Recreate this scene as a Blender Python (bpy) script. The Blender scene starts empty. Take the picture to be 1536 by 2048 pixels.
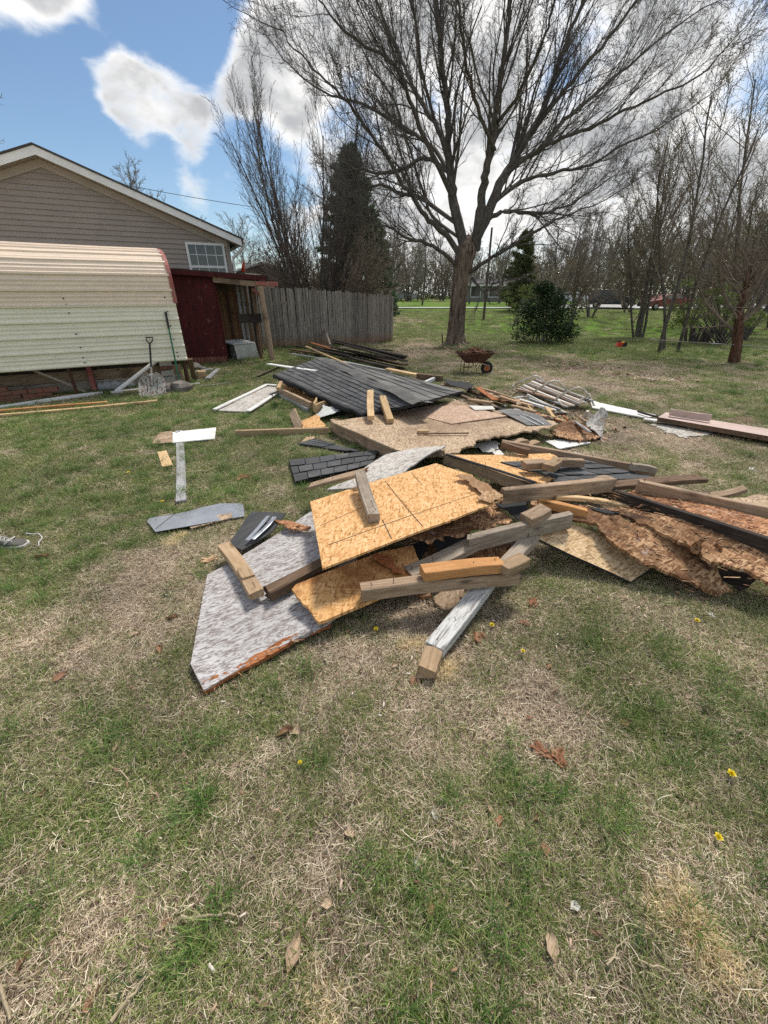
import bpy, math, random
import numpy as np
from mathutils import Vector, Matrix
from mathutils.geometry import delaunay_2d_cdt
R = math.radians
random.seed(7)
rs = np.random.RandomState(11)
SC = bpy.context.scene
COL = SC.collection

# ------------------------------------------------------------------ camera
F, YH, CH = 810.0, 590.0, 1.6
PITCH = math.atan((1024 - YH) / F)
cp, sp = math.cos(PITCH), math.sin(PITCH)
cam_d = bpy.data.cameras.new('camera')
cam_d.sensor_fit = 'VERTICAL'; cam_d.sensor_height = 36.0
cam_d.lens = F / 2048 * 36.0
cam_d.clip_start = 0.02; cam_d.clip_end = 600
cam = bpy.data.objects.new('camera', cam_d); COL.objects.link(cam)
cam.location = (0, 0, CH); cam.rotation_euler = (math.pi / 2 - PITCH, 0, 0)
SC.camera = cam

# ------------------------------------------------------------------ world / light
SUN_EL, SUN_AZ = R(60), R(28)      # azimuth measured from +Y (view direction) towards +X
sund = Vector((math.sin(SUN_AZ) * math.cos(SUN_EL), math.cos(SUN_AZ) * math.cos(SUN_EL), math.sin(SUN_EL)))

def ray(px, py):
    a = (px - 768) / F; b = (1024 - py) / F
    return Vector((a, cp + b * sp, -sp + b * cp))

W = bpy.data.worlds.new('World'); SC.world = W; W.use_nodes = True
nt = W.node_tree; nt.nodes.clear()
def N(nt, t, **kw):
    n = nt.nodes.new(t)
    for k, v in kw.items(): setattr(n, k, v)
    return n
def mathn(nt, op, a, b=None, clamp=False):
    n = N(nt, 'ShaderNodeMath', operation=op, use_clamp=clamp)
    for i, x in enumerate((a, b)):
        if x is None: continue
        if isinstance(x, (int, float)): n.inputs[i].default_value = x
        else: nt.links.new(x, n.inputs[i])
    return n.outputs[0]
sky = N(nt, 'ShaderNodeTexSky', sky_type='NISHITA')
sky.sun_disc = False; sky.sun_elevation = SUN_EL; sky.sun_rotation = SUN_AZ
sky.air_density = 1.0; sky.dust_density = 0.3; sky.ozone_density = 1.6
tc = N(nt, 'ShaderNodeTexCoord')
geo = tc.outputs['Generated']
# clouds: warped fractal noise over the view direction plus broad cloud banks where the photo shows them
nrm = N(nt, 'ShaderNodeVectorMath', operation='NORMALIZE'); nt.links.new(geo, nrm.inputs[0]); vd = nrm.outputs[0]
mp = N(nt, 'ShaderNodeMapping'); mp.inputs['Scale'].default_value = (1.0, 1.0, 1.7); mp.inputs['Location'].default_value = (3.1, 1.7, 0.4)
nt.links.new(vd, mp.inputs[0])
def sn(scale, detail, rough, dist=0.0):
    n = N(nt, 'ShaderNodeTexNoise'); n.inputs['Scale'].default_value = scale; n.inputs['Detail'].default_value = detail
    n.inputs['Roughness'].default_value = rough; n.inputs['Distortion'].default_value = dist; nt.links.new(mp.outputs[0], n.inputs['Vector']); return n.outputs[0]
big, mid, fine = sn(2.2, 3, .5), sn(6.5, 5, .55, .3), sn(17, 8, .62, .5)
dens = mathn(nt, 'MULTIPLY', mathn(nt, 'SUBTRACT', big, 0.42), 0.9)
dens = mathn(nt, 'ADD', dens, mathn(nt, 'MULTIPLY', mathn(nt, 'SUBTRACT', mid, 0.5), 0.75))
dens = mathn(nt, 'ADD', dens, mathn(nt, 'MULTIPLY', mathn(nt, 'SUBTRACT', fine, 0.5), 0.55))
BANKS = [(330, 430, .15, -.55), (40, 290, .14, -.55), (330, 10, .085, -.5), (430, 60, .04, -.3), (500, 320, .08, -.3), (180, 60, .03, -.3), (345, 170, .05, .3), (390, 260, .04, .2), (230, 210, .06, .3), (225, 150, 0.07, 0.25), (290, 215, 0.08, 0.30), (365, 270, 0.045, 0.25), (50, 60, 0.11, 0.48), (250, 190, .05, .12), (385, 140, 0.09, 0.35), (480, 120, 0.06, 0.25), (560, 130, .09, .30), (160, 120, .04, -.35), (110, 230, .07, -.45), (270, 0, .02, .2),
         (1000, 320, 0.40, 0.24), (780, 130, 0.20, 0.16), (1200, 360, 0.28, 0.12), (1440, 280, 0.16, 0.25), (1040, 60, .14, .12), (430, 395, .07, .50), (370, 400, .04, .3), (1320, 60, .12, .35),
         (320, 50, .09, -.45), (420, 40, .07, -.4), (180, 110, .04, -.3), (60, 250, .12, -.5), (1120, 110, 0.08, -0.32), (1180, 140, .06, -.25), (1500, 20, 0.14, -0.5), (700, 235, 0.06, -0.35), (900, 190, .05, -.3)]
noised = dens; dens = mathn(nt, 'MULTIPLY', fine, 0.0)
for (bx, by, rad, amp) in BANKS:
    d = ray(bx, by).normalized()
    vm = N(nt, 'ShaderNodeVectorMath', operation='DOT_PRODUCT'); vm.inputs[1].default_value = d; nt.links.new(vd, vm.inputs[0])
    mr = N(nt, 'ShaderNodeMapRange', interpolation_type='SMOOTHSTEP')
    mr.inputs['From Min'].default_value = math.cos(rad * 1.3); mr.inputs['From Max'].default_value = math.cos(rad * 0.15)
    mr.inputs['To Min'].default_value = 0; mr.inputs['To Max'].default_value = amp
    nt.links.new(vm.outputs['Value'], mr.inputs['Value'])
    dens = mathn(nt, 'ADD', dens, mr.outputs[0])
bank = mathn(nt, 'MINIMUM', dens, 0.42)
dens = mathn(nt, 'ADD', mathn(nt, 'MULTIPLY', noised, 1.5), mathn(nt, 'SUBTRACT', bank, -0.02))
cov = N(nt, 'ShaderNodeMapRange', interpolation_type='SMOOTHSTEP')
cov.inputs['From Min'].default_value = -0.10; cov.inputs['From Max'].default_value = 0.46
nt.links.new(dens, cov.inputs['Value'])
core = N(nt, 'ShaderNodeMapRange', interpolation_type='SMOOTHSTEP')
core.inputs['From Min'].default_value = 0.12; core.inputs['From Max'].default_value = 0.60
nt.links.new(mathn(nt, 'ADD', mathn(nt, 'ADD', bank, mathn(nt, 'MULTIPLY', mathn(nt, 'SUBTRACT', mid, 0.5), 1.5)), mathn(nt, 'MULTIPLY', mathn(nt, 'SUBTRACT', fine, 0.5), 0.35)), core.inputs['Value'])
cc = N(nt, 'ShaderNodeMix', data_type='RGBA'); cc.inputs[6].default_value = (3.9, 3.85, 3.75, 1); cc.inputs[7].default_value = (1.8, 1.84, 1.9, 1)
nt.links.new(core.outputs[0], cc.inputs[0])
skm = N(nt, 'ShaderNodeMix', data_type='RGBA', blend_type='MULTIPLY'); skm.inputs[0].default_value = 1.0
skm.inputs[7].default_value = (0.36, 0.385, 0.395, 1); nt.links.new(sky.outputs[0], skm.inputs[6])
mx = N(nt, 'ShaderNodeMix', data_type='RGBA')
nt.links.new(cov.outputs[0], mx.inputs[0]); nt.links.new(skm.outputs[2], mx.inputs[6]); nt.links.new(cc.outputs[2], mx.inputs[7])
bg = N(nt, 'ShaderNodeBackground'); bg.inputs[1].default_value = 0.10
nt.links.new(mx.outputs[2], bg.inputs[0])
wo = N(nt, 'ShaderNodeOutputWorld'); nt.links.new(bg.outputs[0], wo.inputs[0])

sl = bpy.data.lights.new('sun', 'SUN'); sl.energy = 1.35; sl.angle = R(12); sl.color = (1.0, 0.94, 0.85)
so = bpy.data.objects.new('sun', sl); COL.objects.link(so)
so.rotation_euler = (-sund).to_track_quat('-Z', 'Y').to_euler()
SC.view_settings.view_transform = 'Standard'; SC.view_settings.look = 'None'
SC.view_settings.exposure = 1.6; SC.view_settings.gamma = 1.0; SC.view_settings.use_curve_mapping = False
SC.render.engine = 'CYCLES'
SC.cycles.use_denoising = False
SC.cycles.max_bounces = 5; SC.cycles.diffuse_bounces = 3; SC.cycles.transparent_max_bounces = 4

# ------------------------------------------------------------------ geometry helpers
O = Vector((0, 0, CH))
def P(px, py, z=0.0):
    r = ray(px, py); return O + r * ((z - CH) / r.z)
def terr(x, y):
    z = np.interp(y, [18, 26, 34, 41, 49, 74, 130], [0, -.12, -.05, .1, .3, .8, 1.3])
    z = z - 0.75 * np.exp(-((x - 14) ** 2 / 90 + (y - 26.5) ** 2 / 26)) + 0.10 * np.exp(-((x + 2) ** 2 / 40 + (y - 26) ** 2 / 60))
    return z
def GT(px, py):
    z = 0.0
    for _ in range(30):
        p = P(px, py, z) if ray(px, py).z < -1e-4 else O + ray(px, py) * 80
        if p.y > 120: p = O + ray(px, py) * (120 / ray(px, py).y)
        z = 0.5 * z + 0.5 * float(terr(p.x, p.y))
    return Vector((p.x, p.y, float(terr(p.x, p.y))))
def onY(px, py, Y):
    r = ray(px, py); return O + r * (Y / r.y)
def onpl(px, py, p0, n):
    r = ray(px, py); return O + r * ((Vector(p0) - O).dot(n) / r.dot(n))

def tag(o, label=None, cat=None, group=None, kind=None):
    if label: o['label'] = label
    if cat: o['category'] = cat
    if group: o['group'] = group
    if kind: o['kind'] = kind
    return o
def link(name, me, mats=None, parent=None):
    o = bpy.data.objects.new(name, me); COL.objects.link(o)
    if mats is not None:
        for m in (mats if isinstance(mats, (list, tuple)) else [mats]): me.materials.append(m)
    if parent is not None: o.parent = parent
    return o
def empty(name, loc, label, cat, group=None, rz=0, kind=None):
    o = bpy.data.objects.new(name, None); COL.objects.link(o); o.location = loc; o.rotation_euler = (0, 0, rz)
    o.empty_display_size = 0.1
    return tag(o, label, cat, group, kind)
def mesh_np(name, v, f, smooth=False, attrs=None):
    v = np.asarray(v, dtype=np.float32); f = np.asarray(f, dtype=np.int32)
    me = bpy.data.meshes.new(name); k = f.shape[1]
    me.vertices.add(len(v)); me.vertices.foreach_set('co', v.ravel())
    me.loops.add(f.size); me.loops.foreach_set('vertex_index', f.ravel())
    me.polygons.add(len(f)); me.polygons.foreach_set('loop_start', np.arange(0, f.size, k, dtype=np.int32))
    me.polygons.foreach_set('loop_total', np.full(len(f), k, dtype=np.int32))
    if smooth: me.polygons.foreach_set('use_smooth', np.ones(len(f), dtype=bool))
    if attrs:
        for an, av in attrs.items():
            a = me.attributes.new(an, 'FLOAT', 'POINT'); a.data.foreach_set('value', np.asarray(av, dtype=np.float32))
    me.update(calc_edges=True); me.validate()
    return me
def mesh_py(name, v, f, smooth=False):
    me = bpy.data.meshes.new(name); me.from_pydata([tuple(x) for x in v], [], f)
    if smooth:
        for p in me.polygons: p.use_smooth = True
    me.update(); return me

class MB:
    """collects boxes, prisms and tubes into one mesh"""
    def __init__(s): s.v = []; s.f = []
    def box(s, c, d, rot=None, taper=None):
        c = Vector(c); hx, hy, hz = d[0] / 2, d[1] / 2, d[2] / 2
        b = len(s.v)
        for sx, sy, sz in ((-1,-1,-1),(1,-1,-1),(1,1,-1),(-1,1,-1),(-1,-1,1),(1,-1,1),(1,1,1),(-1,1,1)):
            t = taper if (taper and sz > 0) else 1
            p = Vector((sx * hx * t, sy * hy * t, sz * hz))
            if rot is not None: p = rot @ p
            s.v.append(c + p)
        s.f += [tuple(b + i for i in q) for q in ((0,3,2,1),(4,5,6,7),(0,1,5,4),(1,2,6,5),(2,3,7,6),(3,0,4,7))]
        return s
    def poly8(s, pts):
        b = len(s.v); s.v += [Vector(p) for p in pts]
        s.f += [tuple(b + i for i in q) for q in ((0,3,2,1),(4,5,6,7),(0,1,5,4),(1,2,6,5),(2,3,7,6),(3,0,4,7))]
        return s
    def slab(s, a, b_, c, d, t):
        n = (b_ - a).cross(d - a).normalized() * t
        return s.poly8([a, b_, c, d, a + n, b_ + n, c + n, d + n])
    def tube(s, pts, r, n=8, cap=True):
        pts = [Vector(p) for p in pts]; b0 = len(s.v)
        rr = r if isinstance(r, (list, tuple)) else [r] * len(pts)
        up = Vector((0.13, 0.21, 1)).normalized()
        for i, p in enumerate(pts):
            t = (pts[min(i + 1, len(pts) - 1)] - pts[max(i - 1, 0)]).normalized()
            u = t.cross(up)
            if u.length < 1e-3: u = t.cross(Vector((1, 0, 0)))
            u.normalize(); w = t.cross(u)
            for k in range(n):
                a = 2 * math.pi * k / n
                s.v.append(p + (u * math.cos(a) + w * math.sin(a)) * rr[i])
        for i in range(len(pts) - 1):
            for k in range(n):
                a = b0 + i * n + k; b = b0 + i * n + (k + 1) % n
                s.f.append((a, b, b + n, a + n))
        if cap:
            s.f.append(tuple(b0 + k for k in reversed(range(n))))
            s.f.append(tuple(b0 + (len(pts) - 1) * n + k for k in range(n)))
        return s
    def lathe(s, prof, c, axis='Z', n=20, rot=None):
        b0 = len(s.v); c = Vector(c)
        for (r, h) in prof:
            for k in range(n):
                a = 2 * math.pi * k / n
                p = Vector((r * math.cos(a), r * math.sin(a), h))
                if rot is not None: p = rot @ p
                s.v.append(c + p)
        for i in range(len(prof) - 1):
            for k in range(n):
                a = b0 + i * n + k; b = b0 + i * n + (k + 1) % n
                s.f.append((a, b, b + n, a + n))
        s.f.append(tuple(b0 + k for k in reversed(range(n)))); s.f.append(tuple(b0 + (len(prof) - 1) * n + k for k in range(n)))
        return s
    def build(s, name, mat, parent=None, smooth=False):
        return link(name, mesh_py(name, s.v, s.f, smooth), mat, parent)

# ------------------------------------------------------------------ materials
def newmat(name):
    m = bpy.data.materials.new(name); m.use_nodes = True
    return m, m.node_tree, m.node_tree.nodes['Principled BSDF']
def rampn(nt, fac, stops):
    r = N(nt, 'ShaderNodeValToRGB'); e = r.color_ramp.elements
    while len(e) < len(stops): e.new(0.5)
    for i, (p, c) in enumerate(stops): e[i].position = p; e[i].color = (*c, 1)
    nt.links.new(fac, r.inputs[0]); return r.outputs[0]
def noisen(nt, vec, scale, detail=4, rough=0.55, stretch=None, dist=0.0):
    if stretch is not None:
        m = N(nt, 'ShaderNodeMapping'); m.inputs['Scale'].default_value = stretch; nt.links.new(vec, m.inputs[0]); vec = m.outputs[0]
    n = N(nt, 'ShaderNodeTexNoise'); n.inputs['Scale'].default_value = scale; n.inputs['Detail'].default_value = detail
    n.inputs['Roughness'].default_value = rough; n.inputs['Distortion'].default_value = dist
    nt.links.new(vec, n.inputs['Vector']); return n.outputs[0]
def mixn(nt, fac, a, b, mode='MIX'):
    n = N(nt, 'ShaderNodeMix', data_type='RGBA', blend_type=mode)
    for sock, x in ((0, fac), (6, a), (7, b)):
        if isinstance(x, (int, float)): n.inputs[sock].default_value = x
        elif isinstance(x, tuple): n.inputs[sock].default_value = (*x, 1)
        else: nt.links.new(x, n.inputs[sock])
    return n.outputs[2]
def bumpn(nt, h, strength, dist):
    b = N(nt, 'ShaderNodeBump'); b.inputs['Strength'].default_value = strength; b.inputs['Distance'].default_value = dist
    nt.links.new(h, b.inputs['Height']); return b.outputs[0]
def coords(nt, offs=True):
    t = N(nt, 'ShaderNodeTexCoord').outputs['Object']
    if not offs: return t
    oi = N(nt, 'ShaderNodeObjectInfo')
    v = N(nt, 'ShaderNodeVectorMath', operation='MULTIPLY_ADD')
    c = N(nt, 'ShaderNodeCombineXYZ')
    for i in range(3): nt.links.new(mathn(nt, 'MULTIPLY', oi.outputs['Random'], 37.0 + 11 * i), c.inputs[i])
    v.inputs[1].default_value = (1, 1, 1); nt.links.new(t, v.inputs[0]); nt.links.new(c.outputs[0], v.inputs[2])
    return v.outputs[0]
def objvar(nt, col, lo, hi):
    oi = N(nt, 'ShaderNodeObjectInfo')
    mr = N(nt, 'ShaderNodeMapRange'); mr.inputs['To Min'].default_value = lo; mr.inputs['To Max'].default_value = hi
    nt.links.new(oi.outputs['Random'], mr.inputs['Value'])
    n = N(nt, 'ShaderNodeVectorMath', operation='SCALE'); nt.links.new(col, n.inputs[0]); nt.links.new(mr.outputs[0], n.inputs['Scale'])
    return n.outputs[0]
def plain(name, c, rough=0.7, metal=0.0, var=0.12, scale=6, bump=0.15, bd=0.004, c2=None, spec=0.3, stretch=None):
    m, nt, b = newmat(name); v = coords(nt)
    n = noisen(nt, v, scale, 6, 0.6, stretch)
    c2 = c2 or tuple(x * (1 - 3 * var) for x in c)
    col = rampn(nt, n, [(0.3, c2), (0.62, c)])
    nt.links.new(col, b.inputs['Base Color']); b.inputs['Roughness'].default_value = rough; b.inputs['Metallic'].default_value = metal
    b.inputs['Specular IOR Level'].default_value = spec
    if bump: nt.links.new(bumpn(nt, noisen(nt, v, scale * 6, 4, .6, stretch), bump, bd), b.inputs['Normal'])
    return m
def wood(name, lo, mid, hi, grain=9.0, stain=None, stain_amt=0.5, rough=0.85, lo_v=0.8, hi_v=1.15, bump=0.5):
    m, nt, b = newmat(name); v = coords(nt)
    g = noisen(nt, v, grain, 6, 0.65, (0.6, 9, 9), 0.6)
    g2 = noisen(nt, v, grain * 6, 4, 0.6, (0.5, 10, 10), 0.0)
    h = mathn(nt, 'ADD', mathn(nt, 'MULTIPLY', g, 0.65), mathn(nt, 'MULTIPLY', g2, 0.35))
    col = rampn(nt, h, [(0.34, lo), (0.5, mid), (0.66, hi)])
    st = noisen(nt, v, 2.2, 6, 0.65)
    if stain:
        f = N(nt, 'ShaderNodeMapRange', interpolation_type='SMOOTHSTEP'); f.inputs['From Min'].default_value = 0.50; f.inputs['From Max'].default_value = 0.68
        f.inputs['To Max'].default_value = stain_amt; nt.links.new(st, f.inputs['Value'])
        col = mixn(nt, f.outputs[0], col, stain)
    knot = N(nt, 'ShaderNodeTexVoronoi'); knot.inputs['Scale'].default_value = 2.6
    mp = N(nt, 'ShaderNodeMapping'); mp.inputs['Scale'].default_value = (1, 3.2, 3.2); nt.links.new(v, mp.inputs[0]); nt.links.new(mp.outputs[0], knot.inputs['Vector'])
    kf = N(nt, 'ShaderNodeMapRange'); kf.inputs['From Min'].default_value = 0.05; kf.inputs['From Max'].default_value = 0.14; kf.inputs['To Min'].default_value = .75; kf.inputs['To Max'].default_value = 0
    nt.links.new(knot.outputs['Distance'], kf.inputs['Value'])
    col = mixn(nt, kf.outputs[0], col, tuple(x * .35 for x in lo))
    col = objvar(nt, col, lo_v, hi_v)
    nt.links.new(col, b.inputs['Base Color']); b.inputs['Roughness'].default_value = rough; b.inputs['Specular IOR Level'].default_value = 0.2
    nt.links.new(bumpn(nt, h, bump, 0.004), b.inputs['Normal'])
    return m
def strands(nt, v, layers):
    """overlapping random wood strands: returns value 0..1"""
    acc = None
    for i, (ang, sc, st) in enumerate(layers):
        mp = N(nt, 'ShaderNodeMapping', vector_type='TEXTURE'); mp.inputs['Rotation'].default_value = (0, 0, R(ang)); mp.inputs['Scale'].default_value = (1 / sc, 1 / (sc * st), 1)
        mp.inputs['Location'].default_value = (i * 7.3, i * 3.1, 0)
        nzv = N(nt, 'ShaderNodeTexNoise'); nzv.inputs['Scale'].default_value = 9; nt.links.new(v, nzv.inputs['Vector'])
        wv = N(nt, 'ShaderNodeVectorMath', operation='MULTIPLY_ADD'); wv.inputs[1].default_value = (.018, .018, .0)
        nt.links.new(nzv.outputs['Color'], wv.inputs[0]); nt.links.new(v, wv.inputs[2]); nt.links.new(wv.outputs[0], mp.inputs[0])
        vo = N(nt, 'ShaderNodeTexVoronoi', voronoi_dimensions='2D'); vo.inputs['Scale'].default_value = 1; nt.links.new(mp.outputs[0], vo.inputs['Vector'])
        s = N(nt, 'ShaderNodeSeparateColor'); nt.links.new(vo.outputs['Color'], s.inputs[0])
        if acc is None: acc = s.outputs[0]
        else:
            g = mathn(nt, 'GREATER_THAN', s.outputs[1], 0.45)
            mm = N(nt, 'ShaderNodeMix'); nt.links.new(g, mm.inputs[0]); nt.links.new(acc, mm.inputs[2]); nt.links.new(s.outputs[0], mm.inputs[3]); acc = mm.outputs[0]
    return acc
def osb(name, lo, mid, hi, stain=None, stain_amt=0.0, lo_th=.5, hi_th=.66, fungus=0.0, bump=.5, rot_col=(0.05, .03, .02), rot=0.0):
    m, nt, b = newmat(name); v = coords(nt)
    s = strands(nt, v, [(5, 20, 4), (80, 22, 4.2), (-48, 24, 4.2), (42, 23, 4.2), (-72, 25, 4), (18, 22, 4.2), (-20, 26, 4), (60, 30, 3.5)])
    fine = noisen(nt, v, 60, 4, .6)
    fib = noisen(nt, v, 26, 6, .75, (1, 3.5, 1), 1.0)
    h = mathn(nt, 'ADD', mathn(nt, 'ADD', mathn(nt, 'MULTIPLY', s, 0.55), mathn(nt, 'MULTIPLY', fine, 0.28)), mathn(nt, 'MULTIPLY', fib, .32))
    col = rampn(nt, h, [(0.26, tuple(c * .55 for c in lo)), (0.36, lo), (0.56, mid), (0.84, hi)])
    big = noisen(nt, v, 1.4, 7, 0.65)
    if stain:
        f = N(nt, 'ShaderNodeMapRange', interpolation_type='SMOOTHSTEP'); f.inputs['From Min'].default_value = lo_th; f.inputs['From Max'].default_value = hi_th
        f.inputs['To Max'].default_value = stain_amt; nt.links.new(big, f.inputs['Value']); col = mixn(nt, f.outputs[0], col, stain)
    if rot:
        f = N(nt, 'ShaderNodeMapRange', interpolation_type='SMOOTHSTEP'); f.inputs['From Min'].default_value = .52; f.inputs['From Max'].default_value = .62
        f.inputs['To Max'].default_value = rot; nt.links.new(noisen(nt, v, 5.0, 9, .78, (1, 3.2, 1)), f.inputs['Value']); col = mixn(nt, f.outputs[0], col, rot_col)
    if fungus:
        f = N(nt, 'ShaderNodeMapRange', interpolation_type='SMOOTHSTEP'); f.inputs['From Min'].default_value = .60; f.inputs['From Max'].default_value = .70
        f.inputs['To Max'].default_value = fungus; nt.links.new(noisen(nt, v, 4.7, 8, .75), f.inputs['Value']); col = mixn(nt, f.outputs[0], col, (.62, .57, .52))
    nt.links.new(col, b.inputs['Base Color']); b.inputs['Roughness'].default_value = .85; b.inputs['Specular IOR Level'].default_value = .2
    nt.links.new(bumpn(nt, h, bump, 0.004), b.inputs['Normal'])
    return m
def paint_rough(name, paint, crack, lo=.42, hi=.56, amt=.8, sx=(1.2, 5, 1), sc=16, bump=.7, under=None):
    """old paint over rough strand board: wavy raised grain and dark cracks along X"""
    m, nt, b = newmat(name); v = coords(nt)
    g = noisen(nt, v, sc, 8, .68, sx, 1.2); g2 = noisen(nt, v, sc * 3, 5, .65, sx, .4)
    h = mathn(nt, 'ADD', mathn(nt, 'MULTIPLY', g, .7), mathn(nt, 'MULTIPLY', g2, .3))
    f = N(nt, 'ShaderNodeMapRange', interpolation_type='SMOOTHSTEP'); f.inputs['From Min'].default_value = lo; f.inputs['From Max'].default_value = hi
    f.inputs['To Min'].default_value = amt; f.inputs['To Max'].default_value = 0.0; nt.links.new(h, f.inputs['Value'])
    base = rampn(nt, noisen(nt, v, 1.7, 6, .6), [(.35, tuple(x * .8 for x in paint)), (.6, paint)])
    col = mixn(nt, f.outputs[0], base, crack)
    if under:
        f2 = N(nt, 'ShaderNodeMapRange', interpolation_type='SMOOTHSTEP'); f2.inputs['From Min'].default_value = .6; f2.inputs['From Max'].default_value = .64
        nt.links.new(noisen(nt, v, 5, 7, .7), f2.inputs['Value']); col = mixn(nt, f2.outputs[0], col, under)
    nt.links.new(col, b.inputs['Base Color']); b.inputs['Roughness'].default_value = .75; b.inputs['Specular IOR Level'].default_value = .25
    nt.links.new(bumpn(nt, h, bump, .006), b.inputs['Normal'])
    return m

M = {}
M['fresh'] = wood('fresh_lumber', (.42, .27, .13), (.56, .39, .21), (.68, .50, .30), stain=(.25, .17, .1), stain_amt=.35)
M['tan'] = wood('tan_lumber', (.24, .16, .09), (.36, .25, .15), (.48, .36, .24), stain=(.13, .09, .06), stain_amt=.6)
M['weather'] = wood('weathered_lumber', (.18, .115, .072), (.34, .24, .16), (.50, .39, .28), stain=(.06, .045, .035), stain_amt=.6)
M['greywood'] = wood('grey_lumber', (.19, .15, .115), (.36, .30, .235), (.52, .45, .37), stain=(.10, .07, .05), stain_amt=.5)
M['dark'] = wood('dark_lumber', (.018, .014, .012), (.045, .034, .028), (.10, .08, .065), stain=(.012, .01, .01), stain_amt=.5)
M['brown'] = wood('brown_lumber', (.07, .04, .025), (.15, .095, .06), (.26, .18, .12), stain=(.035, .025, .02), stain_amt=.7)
M['orange'] = wood('orange_lumber', (.38, .17, .06), (.52, .26, .10), (.62, .36, .17), stain=(.2, .09, .04), stain_amt=.4)
M['redrot'] = wood('red_rotten_wood', (.14, .045, .015), (.36, .13, .05), (.55, .26, .12), grain=14, stain=(.06, .025, .015), stain_amt=.8, bump=1)
M['whitewood'] = paint_rough('peeling_white_paint', (.62, .62, .60), (.12, .10, .085), .40, .52, .85, (.7, 9, 9), 10, .6)
M['whitetrim'] = paint_rough('white_trim', (.72, .71, .68), (.25, .21, .18), .36, .48, .7, (.6, 8, 8), 6, .3)
M['greytrim'] = paint_rough('grey_weathered_trim', (.42, .42, .42), (.12, .10, .09), .40, .54, .7, (.7, 9, 9), 8, .5)
M['osb'] = osb('osb_new', (.46, .24, .085), (.61, .345, .15), (.75, .48, .25), stain=(.48, .26, .10), stain_amt=.35, lo_th=.52, hi_th=.7)
M['osbwet'] = osb('osb_stained', (.42, .21, .075), (.59, .33, .13), (.70, .43, .20), stain=(.25, .10, .03), stain_amt=.75, lo_th=.50, hi_th=.60)
M['osbcorner'] = osb('osb_mouldy_corner', (.30, .17, .08), (.50, .33, .18), (.72, .55, .36), stain=(.22, .12, .06), stain_amt=.8, lo_th=.42, hi_th=.55, fungus=.95)
M['osbfade'] = osb('osb_faded', (.28, .19, .12), (.42, .31, .20), (.55, .43, .31), stain=(.22, .15, .10), stain_amt=.7, lo_th=.45, hi_th=.62, fungus=.3)
M['osbpink'] = osb('osb_thin', (.34, .22, .15), (.46, .32, .23), (.55, .41, .31), stain=(.28, .18, .12), stain_amt=.5)
M['osbrot'] = osb('osb_rotten', (.17, .08, .038), (.36, .20, .10), (.58, .38, .22), stain=(.12, .055, .025), stain_amt=.85, lo_th=.44, hi_th=.6, fungus=.7, rot=.9, bump=1)
M['osbred'] = osb('osb_red_rotten', (.22, .09, .04), (.40, .19, .09), (.55, .32, .18), stain=(.13, .05, .025), stain_amt=.8, lo_th=.42, hi_th=.62, fungus=.35, rot=.7, bump=1)
M['osblow'] = osb('osb_underside', (.36, .23, .12), (.54, .38, .21), (.68, .52, .33), stain=(.12, .06, .03), stain_amt=.8, lo_th=.52, hi_th=.66)
M['whiteosb'] = paint_rough('painted_strand_board', (.54, .525, .52), (.15, .115, .10), .43, .55, .85, (1.0, 3.4, 1), 17, 1.0)
M['cream'] = paint_rough('chalky_white_board', (.60, .575, .53), (.17, .13, .10), .42, .54, .85, (1.0, 2.6, 1), 16, 1.0, under=(.33, .24, .16))
M['pinkboard'] = paint_rough('pinkish_board', (.55, .42, .37), (.30, .2, .16), .35, .5, .6, (1, 5, 1), 10, .3)
M['metalwhite'] = plain('white_metal', (.68, .68, .66), .45, 0.0, .08, 4, .05, spec=.5)
M['galv'] = plain('galvanised_flashing', (.40, .42, .45), .38, .55, .1, 5, .1, c2=(.27, .28, .31))
M['tube'] = plain('off_white_tube', (.62, .60, .54), .45, .0, .1, 9, .05, c2=(.40, .33, .25), spec=.5)
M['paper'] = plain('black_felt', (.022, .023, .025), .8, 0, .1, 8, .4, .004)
M['darkvoid'] = plain('dark_interior', (.03, .028, .026), .9)
def shingle_mat(name, a, b_, dust=0.0):
    m, nt, b = newmat(name); v = coords(nt)
    gr = noisen(nt, v, 420, 2, .5)
    col = rampn(nt, gr, [(.35, a), (.65, b_)])
    if dust:
        f = N(nt, 'ShaderNodeMapRange', interpolation_type='SMOOTHSTEP'); f.inputs['From Min'].default_value = .42; f.inputs['From Max'].default_value = .7; f.inputs['To Max'].default_value = dust
        nt.links.new(noisen(nt, v, 2.5, 7, .7, (1, 3, 1)), f.inputs['Value']); col = mixn(nt, f.outputs[0], col, (.22, .205, .185))
    col = objvar(nt, col, .7, 1.35)
    nt.links.new(col, b.inputs['Base Color']); b.inputs['Roughness'].default_value = .85
    nt.links.new(bumpn(nt, gr, .5, .002), b.inputs['Normal']); return m
M['shingle'] = shingle_mat('asphalt_shingle', (.022, .024, .027), (.075, .078, .082), .25)
M['shingledust'] = shingle_mat('dusty_shingle', (.055, .055, .055), (.13, .128, .122), .7)
M['siding'] = plain('vinyl_siding', (.29, .25, .22), .6, 0, .04, 2, .05)
M['fascia'] = plain('fascia_white', (.76, .76, .75), .5, 0, .06, 3, .05)
M['soffit'] = plain('soffit_tan', (.35, .30, .25), .7, 0, .05, 3, .05)
M['roofdark'] = plain('roof_shingle', (.07, .065, .06), .9, 0, .1, 30, .4)
M['winframe'] = plain('window_white', (.66, .66, .66), .4, 0, .05, 5, 0)
def glass(name, c):
    m, nt, b = newmat(name); b.inputs['Base Color'].default_value = (*c, 1); b.inputs['Roughness'].default_value = .08; b.inputs['Specular IOR Level'].default_value = .8
    return m
M['glass'] = glass('window_glass', (.055, .06, .055))
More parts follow.
